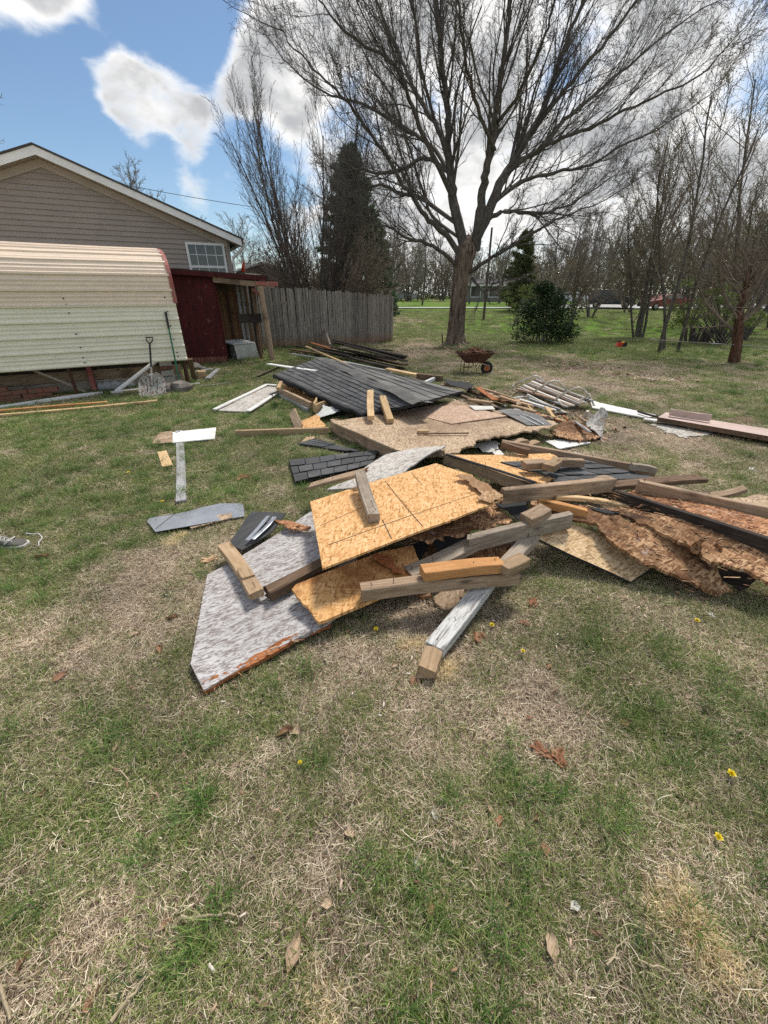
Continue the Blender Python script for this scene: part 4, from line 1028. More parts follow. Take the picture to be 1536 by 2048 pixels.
# ================================================================== NEIGHBOUR BUILDINGS
def barn():
    Y = 21; d = Vector((.97, .25, 0)).normalized(); nb = Vector((-d.y, d.x, 0))
    ap = onY(525, 528, Y); A = Vector((ap.x, ap.y, 0)); L = lambda s, t, z: A + d * s + nb * t + Vector((0, 0, z))
    root = empty('barn', A, 'tan neighbouring barn with pale gambrel roof edge behind the fence', 'barn')
    pr = [(-1.6, 0), (-1.6, 2.2), (-.9, ap.z - .30), (0, ap.z), (.0, ap.z), (1.25, ap.z - .42), (1.50, ap.z - .85), (1.5, 0)]
    pr = [(-2.0, 0), (-2.0, ap.z-.85), (-1.5, ap.z - .42), (0, ap.z), (1.27, ap.z - .40), (1.62, ap.z - .85), (1.62, 0)]
    k = len(pr); v = [L(s, 0, z) for s, z in pr] + [L(s, 5, z) for s, z in pr]
    f = [tuple(reversed(range(k))), tuple(range(k, 2*k))] + [(i, (i+1) % k, (i+1) % k + k, i + k) for i in range(k)]
    child_world(link('wall', mesh_py('wall', v, f), plain('barn_tan', (.30, .245, .20), .8, 0, .05, 1, .05)), root)
    for i in range(1, 5):
        (s0, z0), (s1, z1) = pr[i], pr[i+1]
        if i == 0: continue
        m = MB().poly8([L(s0, -.15, z0+.01), L(s1, -.15, z1+.01), L(s1, 5.1, z1+.01), L(s0, 5.1, z0+.01), L(s0, -.15, z0+.09), L(s1, -.15, z1+.09), L(s1, 5.1, z1+.09), L(s0, 5.1, z0+.09)])
        child_world(m.build('roof', M['fascia']), root)
barn()
def far_house(px0, px1, ytop, yeave, ybase, Y, label, wall, roof, wins):
    a = onY(px0, ybase, Y); b = onY(px1, ybase, Y); z0 = float(terr((a.x+b.x)/2, Y)); ze = onY(px0, yeave, Y).z; zr = onY(px0, ytop, Y).z
    root = empty('house', (a.x, Y, z0), label, 'house')
    W_ = b.x - a.x; x0 = a.x
    child_world(MB().poly8([(x0, Y, z0-.3), (x0+W_, Y, z0-.3), (x0+W_, Y+7, z0-.3), (x0, Y+7, z0-.3), (x0, Y, ze), (x0+W_, Y, ze), (x0+W_, Y+7, ze), (x0, Y+7, ze)]).build('wall', wall), root)
    m = MB(); e = .4
    m.v += [Vector(p) for p in ((x0-e, Y-e, ze), (x0+W_+e, Y-e, ze), (x0+W_+e, Y+7+e, ze), (x0-e, Y+7+e, ze), (x0-e, Y+3.5, zr), (x0+W_+e, Y+3.5, zr))]
    m.f += [(0, 1, 5, 4), (2, 3, 4, 5), (1, 2, 5), (3, 0, 4), (3, 2, 1, 0)]
    child_world(m.build('roof', roof), root)
    child_world(MB().box((x0+W_/2, Y-e-.03, ze-.06), (W_+2*e, .05, .2)).build('fascia', M['fascia']), root)
    for (wx, wz, ww, wh) in wins:
        p = onY(wx, wz, Y); wn = child_world(MB().box((p.x, Y-.02, p.z), (ww, .05, wh)).build('window', M['glass']), root)
        m = MB()
        for s in (-1, 1): m.box((p.x + s*ww/2, Y-.05, p.z), (.12, .06, wh+.12)); m.box((p.x, Y-.05, p.z + s*wh/2), (ww-.12, .06, .12))
        o = m.build('window_frame', M['winframe']); o.parent = wn; o.matrix_parent_inverse = Matrix.Identity(4); o.parent = wn
far_house(925, 1052, 556, 570, 600, 70, 'grey house with white eave and two windows right behind the big tree trunk', plain('far_grey_wall', (.20, .19, .175), .8, 0, .05, 1, 0), plain('far_grey_roof', (.15, .145, .14), .9), [(951, 583, 1.5, 1.5), (991, 583, 2.0, 1.5), (1020, 582, 1.0, 1.2)])
far_house(1490, 1640, 556, 573, 606, 62, 'pale roofed low house at the right edge behind bare branches', plain('far_pale_wall', (.30, .29, .28), .8, 0, .05, 1, 0), plain('far_pale_roof', (.60, .62, .64), .6), [(1510, 590, 1.2, 1.2)])
far_house(768, 800, 577, 584, 602, 85, 'small low house with dull red roof beyond the fence end', plain('far_tan_wall', (.28, .24, .2), .8, 0, .05, 1, 0), plain('far_red_roof', (.22, .12, .10), .9), [(785, 592, 1.0, 1.0)])
def far_carport():
    Y = 74; z0 = float(terr(5, Y)); a = onY(797, 602, Y); b = onY(824, 602, Y)
    root = empty('carport', (a.x, Y, z0), 'small white roofed open carport in the distance left of the big trunk', 'carport')
    for x in (a.x, b.x):
        for y in (0, 4): child_world(MB().tube([(x, Y+y, z0-.2), (x, Y+y, z0+2.0)], .06, 6).build('post', M['metalwhite']), root)
    v = []; f = []
    for i in range(9):
        t = i / 8; x = a.x - .4 + (b.x - a.x + .8) * t; z = z0 + 2.0 + .45 * math.sin(math.pi * (.15 + .75 * t))
        v += [(x, Y - .4, z), (x, Y + 4.4, z)]
    for i in range(8): f.append((2*i, 2*i+2, 2*i+3, 2*i+1))
    o = link('roof', mesh_py('roof', v, f), M['metalwhite']); child_world(o, root); o.modifiers.new('t', 'SOLIDIFY').thickness = .08
far_carport()
o = MB().box((0, 0, 0), (.1, .1, .1)); 
def utility_pole():
    b = GT(967, 640); top = onY(984, 455, b.y)
    root = empty('utility_pole', b, 'slim wooden utility pole leaning slightly right beyond the big tree', 'pole')
    child_world(MB().tube([b - Vector((0, 0, .2)), b.lerp(top, .5), top], [.10, .085, .07], 10).build('pole', bark('pole_wood', (.06, .045, .035), (.17, .14, .12), 4, .2, .01)), root)
utility_pole()
pts = [onY(150 + i * 60, 352 + i * 11 + 2.5 * ((i - 3) ** 2) * -.15, 60) for i in range(7)]
o = MB().tube(pts, .03, 5).build('power_line', M['black']); tag(o, 'thin dark power line crossing the sky above the house roof', 'wire')

# ================================================================== VEHICLES
def car(name, label, loc, rz, L, Wd, prof, glassprof, body, hood=None, wheel_r=.34):
    """side profile (x,z) extruded with tumblehome; x forward"""
    root = empty(name, loc, label, 'car' if name != 'suv' else 'suv', rz=rz)
    def extr(pr, y0s, nm, mat, inset=0):
        v = []; f = []; k = len(pr)
        zmax = max(z for _, z in pr)
        for side in (-1, 1):
            for (x, z) in pr:
                w2 = Wd / 2 * (1 - .16 * max(0, (z - .95)) / .7) * y0s; v.append((x, side * w2, z))
        f += [tuple(range(k)), tuple(reversed(range(k, 2*k)))] + [(i, i + k, (i+1) % k + k, (i+1) % k) for i in range(k)]
        me = mesh_py(nm, v, f); o = link(nm, me, mat, root)
        bv = o.modifiers.new('b', 'BEVEL'); bv.width = .04; bv.segments = 2; bv.limit_method = 'ANGLE'; bv.angle_limit = R(25)
        return o
    extr(prof, 1, 'body', body)
    for gp, sc in glassprof: extr(gp, sc, 'window_glass', M['glass'])
    for sx in (-L * .31, L * .31):
        for sy in (-1, 1):
            rot = Matrix.Rotation(math.pi/2, 3, 'X')
            wh = MB().lathe([(wheel_r*.55, -.11), (wheel_r*.95, -.11), (wheel_r, -.07), (wheel_r, .07), (wheel_r*.95, .11), (wheel_r*.55, .11)], (sx, sy * (Wd/2 - .08), wheel_r), n=20, rot=rot).build('wheel', M['rubber'], root)
            MB().lathe([(.02, -.12), (wheel_r*.6, -.115), (wheel_r*.6, .115), (.02, .12)], (sx, sy * (Wd/2 - .08), wheel_r), n=14, rot=rot).build('rim', M['steel'], wh)
    for sy in (-1, 1):
        MB().box((L/2 - .05, sy * Wd * .36, .78), (.12, .32, .18)).build('headlight', M['fascia'], root)
        MB().box((-L/2 + .04, sy * Wd * .4, .9), (.1, .22, .3)).build('tail_light', M['redpl'], root)
        MB().box((L * .16, sy * (Wd/2 + .08), 1.08), (.16, .16, .14)).build('mirror', body, root)
    MB().box((L/2 - .02, 0, .45), (.1, Wd * .9, .2)).build('bumper', M['black'], root)
    return root
suvp = [(-2.25, .35), (2.25, .35), (2.28, .75), (2.15, 1.02), (1.15, 1.12), (.55, 1.66), (.3, 1.74), (-1.9, 1.74), (-2.15, 1.6), (-2.28, 1.0)]
suvg = [([(1.0, 1.14), (.52, 1.6), (.35, 1.64), (-1.85, 1.64), (-2.0, 1.2)], 1.006), ]
carp = [(-2.3, .3), (2.3, .3), (2.32, .65), (2.1, .82), (1.1, .95), (.45, 1.36), (-.9, 1.40), (-1.6, 1.02), (-2.2, .98), (-2.34, .7)]
carg = [([(1.0, .97), (.42, 1.32), (-.88, 1.35), (-1.45, 1.03)], 1.006)]
b = GT(1228, 618); 
car('suv', 'dark navy suv with pale silver bonnet parked on the pale road', (b.x, b.y + 1, b.z + .08), R(-25), 4.6, 1.9, suvp, suvg, plain('navy_paint', (.03, .035, .045), .3, .3, .05, 2, 0, spec=.6))
MB().box((0, 0, 0), (.1, .1, .1))
o = MB().poly8([(1.12, -.8, 1.06), (2.2, -.8, .98), (2.2, .8, .98), (1.12, .8, 1.06), (1.15, -.78, 1.14), (2.12, -.78, 1.05), (2.12, .78, 1.05), (1.15, .78, 1.14)]).build('bonnet', M['fascia'], bpy.data.objects['suv'])
b = GT(1338, 622)
car('parked_car', 'faded red sedan parked behind the two slim tree trunks', (b.x, b.y + 1, b.z + .08), R(183), 4.7, 1.8, carp, carg, plain('faded_red_paint', (.20, .035, .025), .35, .2, .05, 2, 0, spec=.6))
b = GT(1152, 612)
car('parked_car', 'white sedan parked left of the dark suv behind the evergreen bush', (b.x, b.y + 3, b.z + .1), R(170), 4.7, 1.8, carp, carg, plain('white_paint', (.72, .74, .76), .3, 0, .05, 2, 0, spec=.6))
b = GT(1470, 612)
car('parked_car', 'silver sedan parked far right behind the leafy shrub', (b.x, b.y + 1, b.z + .1), R(178), 4.7, 1.8, carp, carg, plain('silver_paint', (.5, .52, .54), .3, .2, .05, 2, 0, spec=.6))
b = GT(800, 603)
car('parked_car', 'tiny grey car under the distant white carport', (b.x+.6, 75.5, float(terr(5, 75))), R(175), 4.2, 1.8, carp, carg, plain('grey_paint', (.35, .37, .4), .3, .2, .05, 2, 0, spec=.6))

# ================================================================== TREES
class Tubes:
    def __init__(s): s.g = {}
    def add(s, pts, sides): s.g.setdefault((len(pts), sides), []).append(pts)
    def arrays(s):
        V = []; Fq = []; base = 0
        for (n, k), L in s.g.items():
            A = np.array(L, dtype=np.float64); p = A[:, :, :3]; r = A[:, :, 3]
            t = np.empty_like(p); t[:, 1:-1] = p[:, 2:] - p[:, :-2]; t[:, 0] = p[:, 1] - p[:, 0]; t[:, -1] = p[:, -1] - p[:, -2]
            t /= np.linalg.norm(t, axis=2, keepdims=True) + 1e-9
            ref = np.array([.31, .17, .05]); u = np.cross(t, ref); u /= np.linalg.norm(u, axis=2, keepdims=True) + 1e-9; w = np.cross(t, u)
            a = np.arange(k) * 2 * np.pi / k
            ring = p[:, :, None, :] + (u[:, :, None, :] * np.cos(a)[None, None, :, None] + w[:, :, None, :] * np.sin(a)[None, None, :, None]) * r[:, :, None, None]
            V.append(ring.reshape(-1, 3)); m = len(L)
            j = np.arange(k); i = np.arange(n - 1)
            q = np.stack([i[:, None] * k + j, i[:, None] * k + (j + 1) % k, (i[:, None] + 1) * k + (j + 1) % k, (i[:, None] + 1) * k + j], -1).reshape(-1, 4)
            off = base + np.arange(m)[:, None, None] * (n * k)
            Fq.append((q[None] + off).reshape(-1, 4)); base += m * n * k
        return np.concatenate(V), np.concatenate(Fq)
    def mesh(s, name, smooth=True):
        v, f = s.arrays(); return mesh_np(name, v, f, smooth)

def norm3(x, y, z):
    l = math.sqrt(x*x + y*y + z*z) + 1e-9; return x/l, y/l, z/l
def perp_dir(rr, d, ang, bias=None, bw=0.0):
    """a unit direction at angle ang from d, random around it"""
    while True:
        x, y, z = rr.gauss(0, 1), rr.gauss(0, 1), rr.gauss(0, 1); k = x*d[0] + y*d[1] + z*d[2]
        x -= k*d[0]; y -= k*d[1]; z -= k*d[2]; l = math.sqrt(x*x+y*y+z*z)
        if l > .1: break
    x, y, z = x/l, y/l, z/l
    if bias: x += bias[0]*bw; y += bias[1]*bw; z += bias[2]*bw
    x, y, z = norm3(x, y, z)
    c, s = math.cos(ang), math.sin(ang)
    return norm3(d[0]*c + x*s, d[1]*c + y*s, d[2]*c + z*s)
def grow(rr, T, p, d, L, r, lvl, prm, tips=None):
    n = prm['n'][lvl]; pts = [(p[0], p[1], p[2], r)]; wob = prm['wob'][lvl]; up = prm['up'][lvl]
    x, y, z = p; seg = L / n; r1 = r * prm['tap'][lvl]
    ds = [d]
    for i in range(n):
        d = norm3(d[0] + rr.gauss(0, wob), d[1] + rr.gauss(0, wob), d[2] + rr.gauss(0, wob) + up)
        x += d[0]*seg; y += d[1]*seg; z += d[2]*seg
        pts.append((x, y, z, r + (r1 - r) * (i+1) / n)); ds.append(d)
    T[min(lvl, len(T)-1)].add(pts, prm['sides'][lvl])
    if lvl < prm['max']:
        kids(rr, T, pts, ds, L, lvl, prm, tips)
    elif tips is not None: tips.append((x, y, z)); 
    return pts
def kids(rr, T, pts, ds, L, lvl, prm, tips, t0=None, bias=None, bw=0):
    n = len(pts) - 1; c = prm['kids'][lvl]; t0 = prm['t0'][lvl] if t0 is None else t0
    for k in range(c):
        t = t0 + (1 - t0) * (k + rr.random()) / c; t = min(t, .995)
        i = int(t * n); f = t * n - i; a, b = pts[i], pts[i+1]
        q = [a[j] + (b[j] - a[j]) * f for j in range(4)]
        ang = R(prm['ang'][lvl]) * rr.uniform(.7, 1.25)
        dd = perp_dir(rr, ds[i], ang, bias, bw)
        l2 = L * prm['ratio'][lvl] * (1 - prm['short'] * t) * rr.uniform(.65, 1.25)
        grow(rr, T, q[:3], dd, l2, max(prm['rmin'], q[3] * prm['rr'][lvl]), lvl + 1, prm, tips)

def big_tree():
    rr = random.Random(21); Y0 = 15.82; b = P(912, 690, 0)
    wk = [.93]
    def W(px, py, w, dy): 
        p = onY(px, py, Y0 + dy); depth = p.y * cp - (p.z - CH) * sp; return (p.x, p.y, p.z, w * wk[0] / F * depth / 2)
    root = empty('maple_tree', b, 'large bare spreading tree with thick furrowed trunk behind the wheelbarrow', 'tree')
    # trunk: furrowed
    tr = [W(909, 697, 56, 0), W(911, 688, 42, 0), W(912, 668, 36, 0), W(914, 640, 34, 0), W(917, 600, 33, 0), W(921, 565, 35, 0), W(926, 530, 41, 0), W(932, 503, 44, 0), W(934, 488, 36, 0), W(936, 476, 20, 0), W(937, 470, 8, 0), W(937, 468, 1, 0)]
    path = np.array(tr); tt = np.linspace(0, len(tr) - 1, 150)
    C = np.stack([np.interp(tt, range(len(tr)), path[:, i]) for i in range(4)], -1)
    k = 110; a = np.arange(k) * 2 * np.pi / k
    sarc = np.cumsum(np.r_[0, np.linalg.norm(np.diff(C[:, :3], axis=0), axis=1)])
    A_, S_ = np.meshgrid(a, sarc)
    an = A_ / (2 * np.pi) * 26
    fur = np.abs(fbm(np.cos(A_) * 6 + 20, S_ * 1.1 + np.sin(A_) * 6, 4) * 0 + np.sin(an * 3.1416 + 5 * fbm(np.cos(A_) * 2.2 + 9, np.sin(A_) * 2.2 + S_ * 1.6, 3)))
    rad = C[:, 3][:, None] * (1 + .10 * (fbm(np.cos(A_) * 1.5 + 3, np.sin(A_) * 1.5 + S_ * .7, 3) - .5) * 2) - .035 * (1 - fur) ** 1.5
    flare = np.exp(-S_ * 6) * .18 * (np.cos(A_ * 5 + 1) * .5 + .5); rad = rad + flare
    V = np.stack([C[:, 0][:, None] + np.cos(A_) * rad, C[:, 1][:, None] + np.sin(A_) * rad, C[:, 2][:, None] + 0 * A_], -1).reshape(-1, 3)
    n = 150; i = np.arange(n - 1)[:, None] * k; j = np.arange(k)[None]
    Fq = np.stack([i + j, i + (j+1) % k, i + k + (j+1) % k, i + k + j], -1).reshape(-1, 4)
    child_world(link('trunk', mesh_np('trunk', V, Fq, True), M['bark']), root)
    limbs = [
     [(930,500,26,0),(915,440,26,0),(906,400,24,.1),(903,360,22,.1),(895,300,20,.2),(897,230,17,.3),(888,160,15,.4),(880,90,14,.5),(872,20,12,.5),(866,-60,9,.6),(862,-140,5,.7)],
     [(950,500,28,0),(958,440,24,-.3),(965,380,21,-.5),(975,330,19,-.8),(985,280,17,-1),(991,230,15,-1.2),(998,180,14,-1.3),(1008,110,12,-1.5),(1018,40,10,-1.7),(1026,-50,7,-2),(1034,-130,4,-2)],
     [(945,490,30,0),(970,440,26,.2),(1000,370,24,.4),(1025,325,20,.6),(1052,280,18,.8),(1085,225,15,1),(1110,150,12,1.1),(1135,80,10,1.2),(1165,0,8,1.3),(1185,-80,5,1.4)],
     [(1052,280,12,.8),(1090,230,10,.6),(1130,180,9,.4),(1180,120,8,.2),(1230,60,6,0),(1275,0,5,-.2),(1310,-50,3,-.4)],
     [(1010,350,11,.4),(1060,310,10,0),(1110,280,9,-.4),(1180,255,8,-.8),(1250,220,6.5,-1.2),(1330,185,5,-1.6),(1400,150,4,-1.8),(1470,75,2.5,-2)],
     [(896,300,12,.2),(868,245,12,.6),(840,200,11,1),(820,160,9,1.3),(800,110,8,1.6),(775,55,7,2),(752,0,6,2.3),(735,-60,4,2.5)],
     [(903,390,13,0),(878,335,13,-.4),(850,280,12,-.7),(828,225,10,-1),(808,170,9,-1.3),(790,130,8,-1.5),(745,100,7,-1.8),(690,60,5.5,-2.2),(650,15,4,-2.5),(615,-30,3,-2.7)],
     [(925,520,15,0),(893,470,14,-.3),(858,440,12,-.7),(830,400,11,-1),(800,360,10,-1.3),(780,320,9,-1.5),(755,285,8,-1.8),(722,240,7,-2),(690,200,6,-2.2),(650,160,5,-2.5),(600,110,4,-2.7),(560,60,2.5,-3)],
     [(897,345,10,.1),(860,318,10,.4),(835,320,9,.7),(810,335,9,1),(780,343,8,1.2),(750,346,6,1.4),(720,338,4.5,1.6),(690,342,3,1.8)],
     [(910,445,10,.0),(862,410,10,.8),(840,395,9,1.3),(800,385,8,1.8),(770,372,7,2.2),(735,375,5,2.6),(700,398,3,3)],
     [(955,460,14,0),(985,432,12,.6),(1020,424,10,1),(1060,426,8,1.4),(1095,425,7,1.7),(1130,412,5,2),(1180,385,3.5,2.3),(1230,350,2.5,2.6)],
     [(940,545,11,-.1),(975,520,9,-.6),(1020,495,8,-1.1),(1060,470,7,-1.5),(1110,440,5,-2),(1160,420,3.5,-2.4),(1200,405,2.5,-2.7)],
     [(912,530,10,-.1),(880,500,9,-.7),(850,485,8,-1.3),(815,478,7,-1.8),(780,455,5,-2.3),(740,450,4,-2.8),(700,430,2.5,-3.2)],
     [(960,430,12,.2),(1000,395,11,1.0),(1050,360,10,1.8),(1110,345,8,2.4),(1180,330,6,3),(1250,290,5,3.5),(1330,250,3.5,4),(1420,190,2.5,4.5)],
     [(905,360,10,.3),(870,300,10,1.5),(830,270,9,2.4),(780,240,8,3),(720,205,6,3.6),(660,190,5,4),(600,150,3,4.4),(560,110,2,4.6)],
     [(990,300,9,-1),(960,230,9,-1.8),(940,160,8,-2.4),(925,80,7,-3),(915,0,5,-3.4),(905,-80,3,-3.7)],
     [(990,250,9,-1),(1030,200,9,-1.8),(1060,140,8,-2.3),(1090,70,6,-2.8),(1110,0,5,-3.2),(1130,-70,3,-3.5)],
     [(872,250,8,.6),(845,150,8,.2),(835,70,7,-.3),(820,0,5,-.7),(812,-70,3,-1)],
     [(1025,325,12,.5),(1080,300,11,1.3),(1130,240,9,2),(1190,190,8,2.6),(1260,130,6,3),(1330,70,4,3.3),(1400,20,3,3.6)],
     [(945,555,8,-.1),(958,575,6,-.3),(972,580,5,-.5),(990,568,4,-.8),(1015,560,3,-1.1)],
     [(922,478,8,.1),(872,440,8,1.2),(850,400,7,2),(820,300,6,2.6),(800,230,5,3),(770,170,4,3.4),(740,130,3,3.7)],
    ]
    T = [Tubes(), Tubes(), Tubes(), Tubes(), Tubes()]
    prm = dict(n=[8, 7, 6, 5, 4], wob=[.05, .11, .16, .2, .24], up=[.02, .05, .05, .04, .03], tap=[.4, .35, .35, .5, .6], sides=[8, 6, 5, 4, 3],
               kids=[0, 11, 7, 5, 0], t0=[.1, .12, .12, .15, .1], ang=[29, 29, 35, 42, 50], ratio=[.5, .42, .48, .5, .5], short=.45, rr=[.38, .42, .5, .6, .6], rmin=.0035, max=4)
    bp = np.array([b.x, b.y, 3.0])
    for li, lm in enumerate(limbs):
        wk[0] = .77; pts = [W(*q) for q in lm]
        # smooth subdivide with small kinks
        fine = []
        for i_ in range(len(pts) - 1):
            p0 = pts[max(i_-1, 0)]; p1 = pts[i_]; p2 = pts[i_+1]; p3 = pts[min(i_+2, len(pts)-1)]
            for s_ in range(4):
                t = s_ / 4
                fine.append(tuple(.5 * ((2*p1[j]) + (-p0[j]+p2[j])*t + (2*p0[j]-5*p1[j]+4*p2[j]-p3[j])*t*t + (-p0[j]+3*p1[j]-3*p2[j]+p3[j])*t**3) + (rr.gauss(0, .018) if j < 3 and i_ > 0 else 0) for j in range(4)))
        fine.append(pts[-1])
        LT_ = Tubes(); LT_.add(fine, 10)
        child_world(link('limb', LT_.mesh('limb'), M['bark2'] if li else M['bark2']), root)
        ds = []
        for i_ in range(len(fine)):
            a = fine[max(0, i_-1)]; c = fine[min(len(fine)-1, i_+1)]; ds.append(norm3(c[0]-a[0], c[1]-a[1], c[2]-a[2]))
        Ll = sum(math.dist(fine[i_][:3], fine[i_+1][:3]) for i_ in range(len(fine)-1))
        thick = lm[0][2]
        pr = dict(prm); 
        # children along the limb start at level 1
        cN = int(6 + Ll * 2.6)
        pr['kids'] = [cN, 7, 6, 4, 0]; pr['ratio'] = [min(.5, 2.9 / Ll), .5, .5, .5, .5]
        kids(rr, T, fine, ds, Ll, 0, pr, None, t0=.22 if thick > 12 else .12, bias=(0, 0, 1), bw=.6)
        # the end of the limb forks on
        grow(rr, T, fine[-1][:3], ds[-1], 1.4, fine[-1][3], 1, pr, None)
    child_world(link('boughs', T[1].mesh('boughs'), M['bark2']), root)
    child_world(link('branches', T[2].mesh('branches'), M['twig']), root)
    for t_ in (T[3], T[4]): o = child_world(link('twigs', t_.mesh('twigs'), M['twig']), root); tag(o, kind='stuff')
    # exposed roots
    for (dx, dy, sp_) in ((-1.0, -.5, 0), (-.6, -.9, 0), (.5, -.8, 0), (.9, -.2, 0), (.1, -1.0, 0)):
        pth = [(b.x + dx * t * (1 + .2 * math.sin(t * 6)), b.y + dy * t, .13 * (1 - t) ** 1.3 - .02) for t in np.linspace(.18, 1, 8)]
        child_world(MB().tube(pth, [.10 * (1 - .85 * t) for t in np.linspace(0, 1, 8)], 8).build('root', M['bark'], smooth=True), root)
    print('bigtree', sum(len(o.data.polygons) for o in root.children))
big_tree()

def tree_proto(seed, H, trunks, prm, spread=.35, r0=.08, matT='bark2', matC='twig', bud=None, nb=0, bsz=.03, mats=None, lean=0.0, cl=.0):
    """returns (trunk mesh, crown mesh, bud mesh)"""
    rr = random.Random(seed); T = [Tubes() for _ in range(6)]; tips = []
    for k in range(trunks):
        a = k / max(1, trunks) * 6.283 + rr.uniform(-.3, .3); s = spread * rr.uniform(.5, 1.15) if trunks > 1 else lean
        d = norm3(math.cos(a) * s, math.sin(a) * s, 1)
        grow(rr, T, (math.cos(a) * cl * (trunks > 1), math.sin(a) * cl * (trunks > 1), -.05), d, H * rr.uniform(.8, 1.05), r0 * rr.uniform(.7, 1.1), 0, prm, tips)
    def merge(ts):
        V = []; Fq = []; b = 0
        for t in ts:
            if t.g: v, f = t.arrays(); V.append(v); Fq.append(f + b); b += len(v)
        return mesh_np('m', np.concatenate(V), np.concatenate(Fq), True)
    mt = merge(T[:1]); mc = merge(T[1:])
    mt.materials.append(M[matT]); mc.materials.append(M[matC]); mb = None
    if bud and tips:
        v = []; f = []; rn = []
        for (x, y, z) in tips:
            for _ in range(nb):
                px, py, pz = x + rr.gauss(0, .07), y + rr.gauss(0, .07), z + rr.gauss(0, .06)
                u = norm3(rr.gauss(0, 1), rr.gauss(0, 1), rr.gauss(0, .6)); w = perp_dir(rr, u, math.pi / 2); s = bsz * rr.uniform(.5, 1.2); i = len(v); q = rr.random()
                v += [(px-u[0]*s, py-u[1]*s, pz-u[2]*s), (px+w[0]*s*.5, py+w[1]*s*.5, pz+w[2]*s*.5), (px+u[0]*s, py+u[1]*s, pz+u[2]*s), (px-w[0]*s*.5, py-w[1]*s*.5, pz-w[2]*s*.5)]
                f.append((i, i+1, i+2, i+3)); rn += [q] * 4
        mb = mesh_np('buds', v, f, False, {'rnd': rn}); mb.materials.append(M[bud])
    return mt, mc, mb
def place_tree(name, pr, loc, label, group=None, rz=0, s=1.0, sz=None, cat='tree', tilt=0):
    root = empty(name, loc, label, cat, group, rz=rz); root.scale = (s, s, sz or s)
    root.rotation_euler = (Matrix.Rotation(tilt, 3, 'Y') @ Matrix.Rotation(rz, 3, 'Z')).to_euler()
    for nm, me in (('trunk', pr[0]), ('crown', pr[1]), ('buds', pr[2])):
        if me is None: continue
        o = bpy.data.objects.new(nm, me); COL.objects.link(o); o.parent = root
        if nm != 'trunk': o['kind'] = 'stuff'
    return root
# upright many-stemmed tree behind the fence
PR_UP = dict(n=[10, 7, 5, 4], wob=[.035, .07, .10, .16], up=[.02, .07, .06, .05], tap=[.25, .3, .4, .6], sides=[6, 4, 3, 3], kids=[14, 8, 6, 0], t0=[.18, .15, .1, .1], ang=[22, 26, 34, 40], ratio=[.42, .42, .45, .5], short=.45, rr=[.5, .5, .6, .6], rmin=.005, max=3)
pr_up = tree_proto(3, 8.2, 14, PR_UP, spread=.56, r0=.07, matC='twig', cl=.25)
p = GT(620, 640); place_tree('multi_stem_tree', pr_up, (onY(628, 600, 19.3).x, 19.3, 0), 'tall bare multi-stemmed tree fanning upward right behind the picket fence', s=.9)
PR_LOW = dict(PR_UP); PR_LOW.update(ang=[34, 40, 45, 45], up=[.0, .03, .03, .02], kids=[13, 9, 6, 0], ratio=[.5, .5, .5, .5])
pr_low = tree_proto(5, 4.4, 22, PR_LOW, spread=.95, r0=.055, matC='twigbrown', cl=.3)
place_tree('bare_shrub', pr_low, (onY(655, 600, 20.5).x, 20.5, 0), 'wide tangled bare shrub spreading over the fence in front of the dark evergreen', cat='shrub')
# generic bare trees for the woods
PR_G = dict(n=[9, 7, 5, 4, 3], wob=[.03, .10, .13, .18, .2], up=[.01, .05, .05, .04, .03], tap=[.3, .3, .4, .5, .6], sides=[6, 4, 3, 3, 3], kids=[20, 10, 8, 0, 0], t0=[.2, .12, .1, .1, .1], ang=[42, 38, 42, 45, 45], ratio=[.45, .48, .48, .5, .5], short=.5, rr=[.5, .5, .6, .6, .6], rmin=.015, max=3)
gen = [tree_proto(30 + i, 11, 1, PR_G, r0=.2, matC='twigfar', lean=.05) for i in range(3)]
PR_F = dict(PR_G); PR_F.update(kids=[12, 7, 5, 0, 0], t0=[.12, .15, .1, .1, .1])
genb = [tree_proto(50 + i, 6, 4, PR_F, spread=.5, r0=.09, matC='twigbrown', bud='bud', nb=1, bsz=.05, cl=.2) for i in range(2)]
# right side trees
PR_R = dict(n=[10, 7, 5, 4], wob=[.05, .10, .14, .2], up=[.01, .06, .05, .03], tap=[.3, .3, .4, .6], sides=[7, 5, 3, 3], kids=[15, 9, 7, 0], t0=[.2, .12, .1, .1], ang=[34, 32, 38, 45], ratio=[.5, .45, .45, .5], short=.5, rr=[.5, .5, .6, .6], rmin=.0055, max=3)
pr_bush = tree_proto(8, 4.0, 1, dict(PR_R, kids=[19, 10, 7, 0], t0=[.14, .12, .1, .1], ratio=[.85, .5, .45, .5], ang=[32, 30, 36, 42], rr=[.45, .5, .6, .6]), r0=.15, matT='bark2', matC='twigbrown')
b = GT(1140, 672); place_tree('flared_trunk_tree', pr_bush, (b.x, b.y, b.z), 'bare reddish brown vase shaped tree rising beside the dark evergreen bush', tilt=R(-9), rz=.6)
pr_bush2 = tree_proto(9, 5.5, 4, dict(PR_R, kids=[17, 9, 7, 0], t0=[.15, .12, .1, .1]), spread=.2, r0=.05, matC='twigbrown', bud='bud', nb=2, bsz=.022, cl=.15)
pr_slim = tree_proto(14, 6.2, 1, dict(PR_R, kids=[14, 8, 5, 0], t0=[.38, .12, .1, .1], wob=[.05, .1, .14, .2]), r0=.06, matC='twigbrown', bud='bud', nb=2, bsz=.022, lean=.03)
pr_slim2 = tree_proto(15, 6.6, 1, dict(PR_R, kids=[12, 8, 5, 0], t0=[.34, .12, .1, .1], wob=[.07, .1, .14, .2]), r0=.055, matC='twigbrown', bud='bud', nb=2, bsz=.022, lean=-.06)
